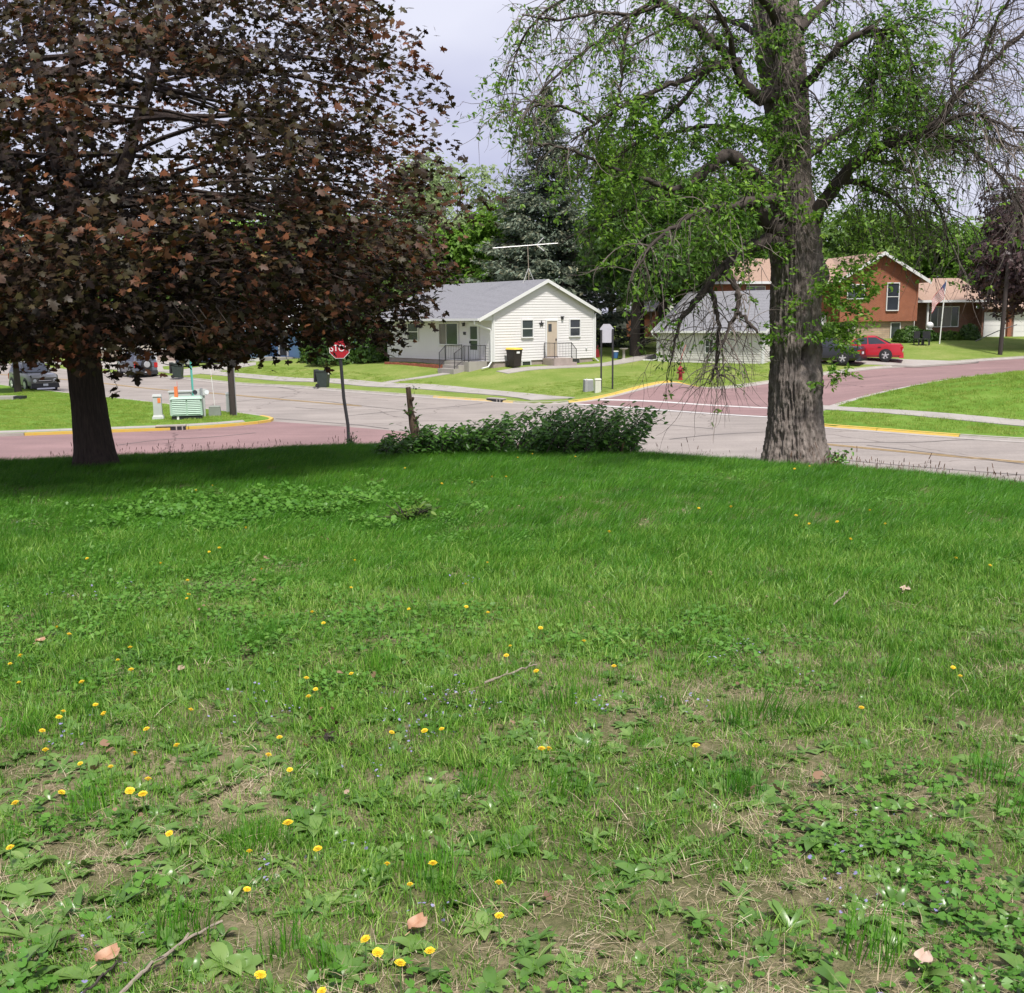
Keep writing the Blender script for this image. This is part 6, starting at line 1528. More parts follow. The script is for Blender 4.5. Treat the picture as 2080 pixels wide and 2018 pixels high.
    def twig(p0, d, Lg, r0, droop, leafy, depth=0):
        n = 9; pts = [np.array(p0)]; d = np.array(d, float); d /= np.linalg.norm(d); st = Lg / n
        for i in range(n):
            g = -droop if i < n * .62 else droop * .95
            d = d + np.array([0, 0, g]) + rng.normal(size=3) * .13; d /= np.linalg.norm(d); pts.append(pts[-1] + d * st)
        pts = np.array(pts); tw[0 if (leafy < .3 and rng.uniform() < .6) else 1].tube(pts, np.linspace(r0, r0 * .22, n + 1), 3, False)
        if leafy > 0:
            for i in range(2, n + 1):
                if rng.uniform() < leafy:
                    m_ = rng.integers(3, 7)
                    for _ in range(m_):
                        LP.append(pts[i] + rng.normal(size=3) * .03); LU.append(d * .4 + np.array([.45, 0, -.35]) + rng.normal(size=3) * .6); LN_.append(rng.normal(size=3) * .8 + np.array([-.3, -.3, .9]))
        if depth < 1:
            for _ in range(rng.integers(1, 4)):
                i = rng.integers(2, n - 1); dd = pts[i + 1] - pts[i] + rng.normal(size=3) * st * .9; twig(pts[i], dd, Lg * rng.uniform(.3, .6), r0 * .55, droop, leafy, depth + 1)
    lens = []
    for q, ru in paths: lens.append(np.linalg.norm(np.diff(q, axis=0), axis=1).sum())
    for (q, ru), Lq in zip(paths, lens):
        xm_ = float(project(q[len(q) // 2] + org)[0]); k = int(Lq * (30 if xm_ > 1680 else 19))
        for _ in range(k):
            i = rng.integers(int(len(q) * .18), len(q) - 1); p0 = q[i]; pp = project(p0 + org)
            tn = q[i + 1] - q[i]; tn /= np.linalg.norm(tn)
            d = tn * .5 + rng.normal(size=3) * .6 + np.array([0, 0, .15])
            x, y = float(pp[0]), float(pp[1])
            # the crown is leafier towards the street crossing side and the low middle, bare towards the open side
            if x < 1560: leafy = .46 if 130 < y < 420 else (.36 if y <= 130 else .18)
            else: leafy = .34 if (x < 1900 and y < 300) else (.30 if x < 1760 and y < 420 else .05)
            if x < 1230 and y > 170: leafy *= .45
            if y > 520: leafy *= .25
            if x > 1930: leafy = .02
            fb = fbm(np.array([p0[0] * .8]), np.array([p0[1] * .8]), np.array([p0[2] * .8]), s=91)[0]
            leafy *= np.clip((fb - .30) * 4.0, .1, 1.5)
            twig(p0, d, rng.uniform(.45, 1.25) * (.6 if x < 1240 and y > 330 else 1) * (1.45 if x > 1680 else 1), rng.uniform(.006, .011), rng.uniform(.10, .34), leafy)
    # bare twigs hanging down the stem and small shoots on the trunk
    for _ in range(80):
        py = rng.uniform(20, 470); p = L(rng.uniform(1575, 1650), py, -.33); twig(p, (rng.normal() * .7, -.5, .2), rng.uniform(.5, 1.1), .009, .34, .03)
    for (px, py, c) in [(1582, 640, 5), (1580, 690, 4), (1560, 525, 8), (1700, 560, 10), (1710, 620, 12), (1690, 700, 9), (1725, 600, 8), (1660, 445, 5), (1700, 660, 10), (1690, 770, 6), (1740, 560, 7), (1560, 300, 10), (1545, 250, 10), (1500, 290, 10)]:
        for _ in range(c):
            p = L(px + rng.normal() * 14, py + rng.normal() * 14, -.42 + rng.normal() * .15); twig(p, (rng.normal() * .8 + .2, -.3, .5), rng.uniform(.25, .6), .005, .15, .9, 1)
    tw[0].build('twig', M['twig_pale'], t, kind='stuff'); tw[1].build('twig', M['bark_mid'], t, kind='stuff')
    pos = np.array(LP); n = len(pos)
    tint = np.clip(.50 + .6 * (fbm(pos[:, 0] * .9, pos[:, 1] * .9, pos[:, 2] * .9, s=95) - .45) - .06 * np.clip(pos[:, 2] - 4.8, 0, 3) + rng.normal(size=n) * .16, 0, 1)
    print('old tree leaves', n)
    me = cloud_mesh('foliage', pos, frames(np.array(LN_), up=unit(np.array(LU))), rng.uniform(.045, .10, n), *LEAF_O, M['leaf_bright2'], tint)
    link('foliage', me, t, kind='stuff')
M['leaf_bright2'] = leafmat('leaf_bright2', [(0, (.045, .11, .02)), (.4, (.11, .24, .028)), (.75, (.22, .39, .04)), (1, (.36, .54, .08))], .5, .45, .35)
old_tree()

# ------------------------------------------------------------------ bush, stump and small plants on the crest
def dogwood():
    b0 = P(1020, 912, 18.2); base = np.array([b0[0], b0[1], float(LN(b0[0], b0[1])[0])])
    t = thing('leafy_bush', 'low spreading dark green bush leaning with the wind on the lawn crest', 'bush', base)
    Y = 18.2; mb = MB(); LPs, LNs, LUs = [], [], []
    prof_x = [755, 790, 830, 880, 930, 975, 1010, 1050, 1090, 1130, 1160, 1200, 1240, 1280, 1302]
    prof_t = [888, 862, 856, 856, 846, 832, 818, 826, 808, 814, 798, 815, 808, 822, 834]
    for i in range(270):
        px = rng.uniform(758, 1285); top = np.interp(px, prof_x, prof_t); dy = rng.uniform(-.5, 1.0)
        p0 = P(px, 912, Y + dy) ; z0 = float(LN(p0[0], p0[1])[0]); p0 = np.array([p0[0], p0[1], z0]) - base
        hh = max(.18, (P(px, top, Y)[2] - base[2])) * rng.uniform(.45, 1.12)
        k = 8; lean = rng.uniform(.2, .8) * hh + .05; pts = np.array([[p0[0] + lean * u ** 1.6 + .02 * math.sin(u * 9 + i), p0[1] - .1 * u + .02 * math.cos(u * 7 + i), p0[2] - .05 + hh * (u - .12 * u * u)] for u in np.linspace(0, 1, k)])
        mb.tube(pts, np.linspace(.011, .004, k), 4, False)
        m_ = int(14 + 26 * hh)
        u = rng.uniform(.12, 1.02, m_); c = np.stack([np.interp(u, np.linspace(0, 1, k), pts[:, j]) for j in range(3)], -1) + rng.normal(size=(m_, 3)) * .05
        LPs.append(c); LUs.append(np.array([.9, -.1, -.25]) + rng.normal(size=(m_, 3)) * .55); LNs.append(np.array([-.2, -.3, 1.0]) + rng.normal(size=(m_, 3)) * .45)
    mb.build('stem', M['bark_mid'], t, kind='stuff')
    pos, U, N = map(np.concatenate, (LPs, LUs, LNs)); n = len(pos); fr = frames(N, up=unit(U)); size = rng.uniform(.075, .135, n)
    tint = np.clip(rng.normal(.45, .2, n) + .25 * (pos[:, 2] - .35), 0, 1)
    q = project(pos + base); ordr = np.argsort(q[:, 2]); cell = {}; pick = []
    for i in ordr:
        c = (int(q[i, 0] // 13), int(q[i, 1] // 11))
        if c in cell: continue
        cell[c] = 1; pick.append(i)
    pick = np.array(pick); pick = pick[np.argsort(-(size / q[:, 2])[pick])][:295]
    rest = np.ones(n, bool); rest[pick] = False
    link('foliage', cloud_mesh('foliage', pos[rest], fr[rest], size[rest], *LEAF_O, M['leaf_bush'], tint[rest]), t, kind='stuff')
    tv = (.15, .4, .65, .9); lm = [cloud_mesh('leaf', np.zeros((1, 3)), np.eye(3)[None], np.ones(1), *LEAF_O, M['leaf_bush'], np.array([v])) for v in tv]
    for i in pick:
        o = bpy.data.objects.new('leaf', lm[int(np.argmin(np.abs(np.array(tv) - tint[i])))]); COL.objects.link(o); o.parent = t
        mm = Matrix.Identity(4)
        for a in range(3):
            for c in range(3): mm[a][c] = fr[i][a][c] * size[i]
            mm[a][3] = pos[i][a]
        o.matrix_local = mm
dogwood()
def stump():
    Y = 18.4; b0 = P(845, 905, Y); base = np.array([b0[0], b0[1], float(LN(b0[0], b0[1])[0])])
    t = thing('cut_stump', 'tall cut stump of a small tree standing crooked in the bush', 'stump', base)
    c = [P(x, y, Y) - base for x, y in ((848, 915), (845, 885), (840, 862), (835, 840), (832, 815), (829, 787))]
    MB().tube(c, np.array([12, 10.5, 9.5, 6.2, 5.6, 5.2]) / FPX * Y, 10).build('trunk', M['stump_wood'], t, True, angle=50)
    for (x0, y0, x1, y1, r0) in ((836, 812, 840, 808, 5), (831, 842, 822, 836, 4), (842, 852, 851, 847, 4), (836, 835, 846, 839, 2)):
        a, b = P(x0, y0, Y - .06) - base, P(x1, y1, Y - .1) - base; MB().tube([a, (a + b) / 2, b], np.array([r0, r0 * .8, r0 * .4]) / FPX * Y, 7).build('stub', M['stump_wood'], t)
    n = 46; pos = []; 
    for (x, y) in ((824, 836), (842, 832), (852, 862), (848, 850), (834, 838), (838, 792), (856, 878), (826, 872)):
        for _ in range(6): pos.append(P(x + rng.normal() * 4, y + rng.normal() * 4, Y - .12) - base)
    pos = np.array(pos); n = len(pos)
    link('foliage', cloud_mesh('foliage', pos, frames(rng.normal(size=(n, 3)) + (0, -.3, .8)), rng.uniform(.05, .09, n), *LEAF_O, M['leaf_bush'], np.clip(rng.normal(.6, .2, n), 0, 1)), t, kind='stuff')
stump()
def sprout(px, py, Y, wpx, hpx, label, n=90, mt='leaf_bush', s=.09, name='seedling'):
    b0 = P(px, py, Y); base = np.array([b0[0], b0[1], float(LN(b0[0], b0[1])[0])]); t = thing(name, label, 'plant', base)
    w_, h = wpx / FPX * Y / 2, hpx / FPX * Y; mb = MB(); pos = []
    for i in range(max(5, n // 9)):
        e = np.array([rng.normal() * w_ * .6 + .05, rng.normal() * w_ * .5, h * rng.uniform(.4, 1.0)]); mb.tube([(0, 0, -.05), e * .5 + (0, 0, .03), e], [.008, .006, .003], 4, False)
        for _ in range(9): u = rng.uniform(.25, 1); pos.append(e * u + rng.normal(size=3) * .045)
    mb.build('stem', M['bark_mid'], t); pos = np.array(pos); k = len(pos)
    link('foliage', cloud_mesh('foliage', pos, frames(rng.normal(size=(k, 3)) * .5 + (0, -.2, .9)), rng.uniform(.6, 1.3, k) * s, *LEAF_O, M[mt], np.clip(rng.normal(.55, .2, k), 0, 1)), t, kind='stuff')
sprout(1700, 935, 15.9, 40, 46, 'leafy green seedling at the foot of the old gray trunk', 110)
sprout(712, 902, 21.0, 12, 34, 'small seedling growing against the stop sign post', 45, s=.06)
sprout(828, 1118, 10.2, 110, 42, 'dark leafy weed clump standing out of the mid lawn', 220, 'leaf_mid', .075, 'weed_clump')

# ------------------------------------------------------------------ grass and ground plants
def blades(n, rad, h0, h1, w0, w1, lean, wind=0.0, flat=0.0, segs=2):
    "a patch of single blades; returns V, F(quads), tint"
    V, F, T = [], [], []
    for i in range(n):
        a = rng.uniform(0, 6.283); r_ = rad * math.sqrt(rng.uniform()); b = np.array([r_ * math.cos(a), r_ * math.sin(a), -.01])
        h = rng.uniform(h0, h1); w_ = rng.uniform(w0, w1); az = rng.uniform(0, 6.283); d = np.array([math.cos(az), math.sin(az), 0]); ln = rng.uniform(.1, 1) * lean
        d = d * ln + np.array([wind, -.1 * wind, 0]) * rng.uniform(.5, 1.2); s = np.array([-math.sin(az + rng.normal() * .5), math.cos(az), 0]); s /= np.linalg.norm(s)
        k0 = len(V); up = max(.05, 1 - flat)
        for j in range(segs + 1):
            u = j / segs; c = b + d * h * u ** 1.7 + np.array([0, 0, h * up * (u - .28 * min(1.2, np.linalg.norm(d)) * u * u)])
            ww = w_ * (1 - u ** 1.5 * .93) * .5; V += [c - s * ww, c + s * ww]
        t = np.clip(rng.normal(.5, .30), 0, 1)  # spread kept wide: tint stands in for blades shading one another
        for j in range(segs): F.append((k0 + 2 * j, k0 + 2 * j + 1, k0 + 2 * j + 3, k0 + 2 * j + 2)); T.append(t)
    return np.array(V), np.array(F), np.array(T)
def rosette(n, L0, L1, wd, up, shape='ov'):
    V, F, T = [], [], []
    for i in range(n):
        az = i * 2.4 + rng.normal() * .3; L_ = rng.uniform(L0, L1); el = up * rng.uniform(.4, 1.3); d = np.array([math.cos(az), math.sin(az), 0]); s = np.array([-d[1], d[0], 0]); k0 = len(V); m_ = 5
        for j in range(m_ + 1):
            u = j / m_
            w_ = wd * L_ * (math.sin(math.pi * min(1, (.06 + u * .94)) ** .8) if shape == 'ov' else (.25 + .75 * abs(math.sin(u * 9.5))) * math.sin(math.pi * (.08 + .86 * u)))
            c = d * L_ * u + np.array([0, 0, L_ * (el * u - .75 * el * u * u) + .004]); tilt = .25 * w_
            V += [c - s * w_ + (0, 0, tilt), c, c + s * w_ + (0, 0, tilt)]
        t = np.clip(rng.normal(.5, .2), 0, 1)
        for j in range(m_):
            a = k0 + 3 * j; F += [(a, a + 1, a + 4, a + 3), (a + 1, a + 2, a + 5, a + 4)]; T += [t, t]
    return np.array(V), np.array(F), np.array(T)
def creeper(n, rad, s0, s1, h):
    V, F, T = [], [], []
    for i in range(n):
        a = rng.uniform(0, 6.283); r_ = rad * math.sqrt(rng.uniform()); c = np.array([r_ * math.cos(a), r_ * math.sin(a), rng.uniform(.01, h)]); s = rng.uniform(s0, s1)
        fr = frames(np.array([[0, 0, 1.0]]) + rng.normal(size=(1, 3)) * .35)[0]; k0 = len(V)
        for (x, y, z) in [(0, -.2, 0), (.5, -.62, .05), (1.0, -.3, -.02), (1.1, .0, -.08), (1.0, .3, -.02), (.5, .62, .05), (0, .2, 0), (.45, 0, .0)]: V.append(c + fr @ np.array([x - .5, y, z]) * s)
        t = np.clip(rng.normal(.5, .2), 0, 1)
        F += [(k0, k0 + 1, k0 + 2, k0 + 7), (k0 + 7, k0 + 2, k0 + 3, k0 + 3), (k0 + 7, k0 + 3, k0 + 4, k0 + 4), (k0 + 7, k0 + 4, k0 + 5, k0 + 6)]; T += [t] * 4
        F = [f for f in F]
    Fq = []
    Tq = []
    for f, t in zip(F, T):
        if len(set(f)) == 4: Fq.append(f); Tq.append(t)
        else:
            u = list(dict.fromkeys(f)); V.append((np.array(V[u[1]]) + np.array(V[u[2]])) / 2); Fq.append((u[0], u[1], len(V) - 1, u[2])); Tq.append(t)
    return np.array(V), np.array(Fq), np.array(Tq)

G_STOPS = [(0, (.020, .075, .006)), (.3, (.070, .21, .013)), (.6, (.16, .34, .030)), (1, (.42, .54, .15))]  # dark and bright ends pushed apart to paint shade and light into the sward
M['grass'] = leafmat('grass', G_STOPS, .32, .45, .35, inst=True, wn=.5)
M['grass_lush'] = leafmat('grass_lush', [(0, (.030, .115, .008)), (.4, (.068, .235, .014)), (.7, (.12, .33, .024)), (1, (.26, .47, .06))], .42, .4, .4, inst=True, wn=.35)
M['straw'] = leafmat('straw', [(0, (.20, .14, .08)), (.5, (.46, .37, .24)), (1, (.68, .60, .44))], .15, .7, .2, inst=True)
M['weed'] = leafmat('weed', [(0, (.05, .125, .022)), (.4, (.11, .225, .042)), (.75, (.19, .31, .075)), (1, (.36, .47, .16))], .32, .32, .55, inst=True)
M['clover'] = leafmat('clover', [(0, (.055, .17, .02)), (.5, (.11, .27, .035)), (1, (.20, .37, .07))], .36, .45, .35, inst=True)
M['violet'] = leafmat('violet', [(0, (.22, .19, .42)), (1, (.44, .42, .58))], .2, .6, .2, inst=True)
M['litter'] = leafmat('litter', [(0, (.10, .055, .035)), (.5, (.25, .15, .09)), (1, (.42, .33, .25))], .1, .6, .3, inst=True)

def scatter(name, variants, xy, zf, scl, rot, label, cat):
    n = len(xy); z = zf(xy[:, 0], xy[:, 1])
    me = bpy.data.meshes.new(name); me.vertices.add(n); me.vertices.foreach_set('co', np.c_[xy, z].astype(np.float32).ravel())
    a = me.attributes.new('rot', 'FLOAT_VECTOR', 'POINT'); a.data.foreach_set('vector', np.ascontiguousarray(rot, np.float32).ravel())
    a = me.attributes.new('scl', 'FLOAT', 'POINT'); a.data.foreach_set('value', np.ascontiguousarray(scl, np.float32))
    a = me.attributes.new('idx', 'INT', 'POINT'); a.data.foreach_set('value', rng.integers(0, len(variants), n).astype(np.int32))
    me.update()
    o = link(name, me, kind='stuff'); tag(o, label, cat)
    ng = bpy.data.node_groups.new(name, 'GeometryNodeTree')
    ng.interface.new_socket('Geometry', in_out='INPUT', socket_type='NodeSocketGeometry'); ng.interface.new_socket('Geometry', in_out='OUTPUT', socket_type='NodeSocketGeometry')
    N = ng.nodes; gi = N.new('NodeGroupInput'); go = N.new('NodeGroupOutput'); iop = N.new('GeometryNodeInstanceOnPoints'); jn = N.new('GeometryNodeJoinGeometry')
    for i, vm in enumerate(variants):
        so = bpy.data.objects.new(name + '_patch', vm)
        oi = N.new('GeometryNodeObjectInfo'); oi.inputs['Object'].default_value = so; g2 = N.new('GeometryNodeGeometryToInstance')
        ng.links.new(oi.outputs['Geometry'], g2.inputs[0]); ng.links.new(g2.outputs[0], jn.inputs[0])
    def attr(nm, ty):
        q = N.new('GeometryNodeInputNamedAttribute'); q.data_type = ty; q.inputs['Name'].default_value = nm
        return [s_ for s_ in q.outputs if s_.enabled and s_.name == 'Attribute'][0]
    e2r = N.new('FunctionNodeEulerToRotation'); ng.links.new(attr('rot', 'FLOAT_VECTOR'), e2r.inputs[0])
    ng.links.new(gi.outputs[0], iop.inputs['Points']); ng.links.new(jn.outputs[0], iop.inputs['Instance'])
    iop.inputs['Pick Instance'].default_value = True; ng.links.new(attr('idx', 'INT'), iop.inputs['Instance Index'])
    ng.links.new(e2r.outputs[0], iop.inputs['Rotation']); ng.links.new(attr('scl', 'FLOAT'), iop.inputs['Scale'])
    ng.links.new(iop.outputs[0], go.inputs[0])
    md = o.modifiers.new('scatter', 'NODES'); md.node_group = ng
    return o
def lawn_points(dens, y0, y1, side=1.5, k=.56):
    "points over the near lawn in the wedge one can see; dens per square metre"
    xm = k * y1 + side; n = int(dens * 2 * xm * (y1 - y0)); x = rng.uniform(-xm, xm, n); y = rng.uniform(y0, y1, n)
    ok = (np.abs(x) < k * y + side) & inpoly(x, y, [tuple(q) for q in kerb_near] + [(46, -16), (-80, -16)])
    return np.c_[x[ok], y[ok]]
def rots(n, tilt=.12): return np.c_[rng.normal(size=n) * tilt, rng.normal(size=n) * tilt, rng.uniform(0, 6.283, n)]
def patch(nm, fn, k, mt): return [fast_mesh(nm, *(lambda r_: (r_[0], r_[1]))(q), M[mt], q[2]) for q in [fn() for _ in range(k)]]
def cover(x, y):
    "how closely the sward stands, 0 bare to 1 full"
    c = .55 * fbm(x * .55, y * .55, s=101) + .45 * fbm(x * 1.9, y * 1.9, s=103)
    return np.clip((c - .27) * 3.2 + np.clip((y - 5.0) * .10, -.25, .9) + .10 * np.clip(x / 3, -1, 1.2), 0, 1)
def weediness(x, y):
    return np.clip(1.15 * fbm(x * .8 + 9, y * .8, s=111) - .12 - .11 * np.clip(y - 3.2, 0, 9) - .10 * np.clip(x / 1.2, -1.6, 1.4), 0, 1)

# short lawn grass, near
short = patch('short_grass_patch', lambda: blades(95, .16, .025, .085, .003, .0066, 1.05), 7, 'grass')
xy = lawn_points(135, 1.5, 9.5); c = cover(*xy.T); xy = xy[rng.uniform(0, 1, len(xy)) < .34 + .66 * c]
scatter('grass', short, xy, LN, rng.uniform(.6, 1.2, len(xy)) * (.55 + .5 * cover(*xy.T)) * np.clip(.72 + .06 * (xy[:, 1] - 3), .7, 1.1), rots(len(xy)), 'short green lawn grass across the foreground', 'grass')
# longer grass further off, bent over by the wind
longer = patch('long_grass_patch', lambda: blades(85, .20, .05, .14, .0035, .0062, .7, wind=.75), 6, 'grass_lush')
xy = lawn_points(48, 6.5, 24.5, 2.5); xy = xy[rng.uniform(0, 1, len(xy)) < np.clip((xy[:, 1] - 6.6) / 2.4, .1, 1) * np.clip(cover(*xy.T) + .25, 0, 1)]
r_ = rots(len(xy), .1); r_[:, 2] = rng.normal(0, .6, len(xy))
scatter('grass', longer, xy, LN, rng.uniform(.7, 1.2, len(xy)), r_, 'longer green grass bent by the wind towards the lawn crest', 'grass')
# seed stalks along the crest
def stalk():
    V, F, T = [], [], []
    for i in range(3):
        b = np.array([rng.normal() * .12, rng.normal() * .12, 0]); h = rng.uniform(.16, .34); l = rng.normal(size=2) * .05
        for (z0, z1, w_) in ((0, .8, .0016), (.78, 1.0, .006)):
            p0 = b + np.array([l[0] * z0, l[1] * z0, h * z0]); p1 = b + np.array([l[0] * z1, l[1] * z1, h * z1])
            for s_ in (np.array([1, 0, 0]), np.array([0, 1, 0])): k0 = len(V); V += [p0 - s_ * w_, p0 + s_ * w_, p1 + s_ * w_ * .7, p1 - s_ * w_ * .7]; F.append((k0, k0 + 1, k0 + 2, k0 + 3)); T.append(.3 if w_ < .003 else .1)
    return np.array(V), np.array(F), np.array(T)
stk = patch('seed_stalk_patch', stalk, 4, 'litter')
xs = rng.uniform(-8, 8.5, 130); xs = np.r_[xs, rng.uniform(4.5, 8.6, 60)]; xy = np.c_[xs, np.interp(xs, _cx, _cy) + rng.normal(size=len(xs)) * .5 - .4]
scatter('seed_stalks', stk, xy, LN, rng.uniform(.6, 1.2, len(xy)), rots(len(xy), .1), 'thin brown seed stalks standing along the lawn crest', 'seed stalks')
# taller tufts
tuft = patch('tall_grass_patch', lambda: blades(70, .085, .08, .21, .0028, .005, .55, wind=.15), 4, 'grass_lush')
xy = lawn_points(1.7, 1.7, 13); f = fbm(xy[:, 0] * .9, xy[:, 1] * .9, s=121); xy = xy[f > .47]
ex = np.array([G(px, py, LN, 1.5, 30)[:2] + rng.normal(size=2) * .05 for px, py in [(552, 1310), (560, 1300), (545, 1305), (780, 1350), (770, 1345), (790, 1352), (785, 1360), (1545, 1620), (1530, 1600), (1990, 1590), (2050, 1660), (2060, 1640), (40, 1470), (20, 1490), (480, 1730), (520, 1740), (1340, 1440), (360, 1930), (680, 1960), (640, 1940), (1620, 1480), (1460, 1480)]])
xy = np.vstack([xy, ex]); scatter('grass', tuft, xy, LN, rng.uniform(.55, 1.1, len(xy)), rots(len(xy), .15), 'taller dark green tufts standing out of the lawn', 'grass')
# dead straw lying in the sward
strw = patch('straw_patch', lambda: blades(70, .15, .03, .10, .0014, .003, 1.5, flat=.70), 5, 'straw')
xy = lawn_points(95, 1.5, 12.5); c = cover(*xy.T); xy = xy[rng.uniform(0, 1, len(xy)) < np.clip(1.15 - c, .10, 1) * np.clip(1.2 - xy[:, 1] * .05, .2, 1)]
scatter('dry_grass', strw, xy, LN, rng.uniform(.7, 1.3, len(xy)), rots(len(xy), .1), 'dry straw coloured grass lying between the green blades', 'dry grass')
# broad leaved weeds
wd_ = patch('weed_patch', lambda: rosette(rng.integers(6, 11), .045, .10, .24, .55), 4, 'weed') + patch('weed_patch', lambda: rosette(rng.integers(7, 12), .06, .13, .16, .45, 'saw'), 3, 'weed')
xy = lawn_points(120, 1.5, 10.5); w_ = weediness(*xy.T); xy = xy[rng.uniform(0, 1, len(xy)) < .03 + .80 * w_]
scatter('weeds', wd_, xy, LN, rng.uniform(.35, .85, len(xy)), rots(len(xy), .2), 'broad leaved weeds spreading through the thin lawn', 'weeds')
sm_w = patch('small_weed_patch', lambda: rosette(rng.integers(4, 8), .03, .065, .30, .8), 4, 'weed') + patch('small_weed_patch', lambda: rosette(rng.integers(4, 7), .03, .075, .16, .9), 3, 'weed')
xy = lawn_points(150, 1.5, 9.0); w_ = weediness(*xy.T); f = fbm(xy[:, 0] * 1.3 + 3, xy[:, 1] * 1.3, s=141); xy = xy[rng.uniform(0, 1, len(xy)) < (.12 + .6 * w_ + .6 * np.clip(f - .45, 0, 1)) * np.clip(1.6 - .17 * xy[:, 1], .1, 1)]
scatter('weeds', sm_w, xy, LN, rng.uniform(.4, 1.0, len(xy)), rots(len(xy), .3), 'small light green weed leaves mixed through the thin foreground lawn', 'weeds')
big = patch('weed_patch', lambda: rosette(11, .07, .13, .24, .7), 3, 'weed')
ex = np.array([G(px, py, LN, 1.5, 30)[:2] for px, py in [(640, 1690), (610, 1670), (875, 1620), (460, 1960), (80, 1760), (100, 1920), (840, 1930), (980, 1890), (1290, 1780), (1660, 1720), (1040, 1730), (1790, 1730), (60, 1820), (30, 1990), (180, 1990), (700, 1990)]])
scatter('weeds', big, ex, LN, rng.uniform(.6, 1.0, len(ex)), rots(len(ex), .15), 'large flat leaved weed rosettes in the foreground', 'weeds')
# creeping small leaved plants
crp = patch('creeper_patch', lambda: creeper(60, .16, .010, .024, .035), 4, 'clover')
xy = lawn_points(26, 1.5, 14); f = fbm(xy[:, 0] * .7 + 4, xy[:, 1] * .7, s=131) - .05 * np.clip(xy[:, 0], 0, 2); xy = xy[(f > .52) & (rng.uniform(0, 1, len(xy)) < .7)]
p0 = G(520, 1040, LN, 2, 30); ex = np.c_[rng.normal(p0[0], 1.0, 330), rng.normal(p0[1], .85, 330)]
xy = np.vstack([xy, ex]); scatter('creeping_weeds', crp, xy, LN, rng.uniform(.7, 1.5, len(xy)), rots(len(xy), .1), 'small round leaved creeping weeds in light green drifts', 'weeds')
nt_ = patch('nettle_patch', lambda: creeper(46, .14, .03, .055, .13), 3, 'clover')
ex = np.c_[rng.normal(p0[0] + .1, .85, 150), rng.normal(p0[1], .7, 150)]
scatter('nettle_patch', nt_, ex, LN, rng.uniform(.6, 1.1, len(ex)), rots(len(ex), .1), 'bright green leafy patch in the middle of the lawn left of the weed clump', 'weeds')
# tiny violet flowers
vio = patch('violet_patch', lambda: creeper(9, .12, .007, .013, .06), 3, 'violet')
pv = [G(px, py, LN, 1.5, 30) for px, py in [(860, 1440), (790, 1410), (110, 1190), (120, 1200), (1010, 1440), (960, 1460), (1330, 1330), (60, 1080), (1860, 1690), (1450, 1990), (440, 1850)]]
xy = np.vstack([np.c_[rng.normal(p[0], .42, 5), rng.normal(p[1], .35, 5)] for p in pv] + [lawn_points(.25, 1.6, 8)])
scatter('violet_flowers', vio, xy, LN, rng.uniform(.7, 1.3, len(xy)), rots(len(xy), .1), 'tiny pale violet flowers low in the thin lawn', 'flowers')
# dead leaf crumbs
lit = patch('litter_patch', lambda: creeper(4, .16, .014, .034, .02), 4, 'litter')
xy = lawn_points(4.0, 1.5, 12); xy = xy[rng.uniform(0, 1, len(xy)) < np.clip(1.1 - cover(*xy.T), .12, 1)]
scatter('leaf_litter', lit, xy, LN, rng.uniform(.5, 1.2, len(xy)), rots(len(xy), .2), 'brown crumbs of dead leaves on the bare soil', 'leaf litter')
# grass on the other lawns: edges and sward
fringe = patch('verge_patch', lambda: blades(60, .26, .05, .13, .006, .011, .6, wind=.2), 4, 'grass_verge') if 'grass_verge' in M else None
M['grass_verge'] = leafmat('grass_verge', [(0, (.13, .24, .025)), (.5, (.26, .38, .055)), (1, (.46, .50, .14))], .4, .5, .2, inst=True, wn=.4)
fringe = patch('verge_patch', lambda: blades(70, .28, .04, .11, .008, .014, .7, wind=.2), 4, 'grass_verge')
def fill(poly, n, inset=0.0):
    p = np.array(poly); a, b = p.min(0), p.max(0); xy = rng.uniform(a, b, (n, 2)); return xy[inpoly(xy[:, 0], xy[:, 1], [tuple(q) for q in poly])]
rk = [q for q in kerb_right if q[0] < 40 and q[1] > 14 and q[1] < 62]
mound = [(11.7, 42), (13, 44.6), (15.4, 47), (19, 49.4), (25.8, 52.8), (40, 59), (40, 15), (24, 30), (17, 36), (12.2, 40.4)]
xy = fill(mound, 9000)
keep = np.ones(len(xy), bool); sa = np.array([G(px, py)[:2] for px, py in [(1640, 830), (1674, 833), (1760, 838), (1900, 850), (2080, 867), (2300, 890)]]); sb = np.array([G(px, py)[:2] for px, py in [(2300, 876), (2080, 855), (1900, 839), (1790, 832), (1674, 825), (1640, 821)]])
keep &= ~inpoly(xy[:, 0], xy[:, 1], [tuple(q) for q in np.vstack([sa, sb])])
xy = xy[keep & (xy[:, 0] < .56 * xy[:, 1] + 2)]
scatter('verge_grass', fringe, xy, HL, rng.uniform(.6, 1.5, len(xy)), rots(len(xy)), 'rough grass on the rounded corner lawn across the street', 'grass')
lk = [tuple(q) for q in kerb_left if q[0] > -34] + [(-34, 36), (-34, 66)]
lk = [(-31, 66.5), (-22.8, 58.4), (-18, 53.3), (-14.6, 49.4), (-11.6, 46.2), (-10.8, 44.6), (-11.2, 44.2), (-12.6, 43.0), (-14, 42.2), (-16, 41.7), (-20, 40.8), (-27, 39)]
xy = fill(lk, 7000); scatter('verge_grass', fringe, xy, HL, rng.uniform(.5, 1.1, len(xy)), rots(len(xy)), 'mown grass on the utility box corner lawn', 'grass')
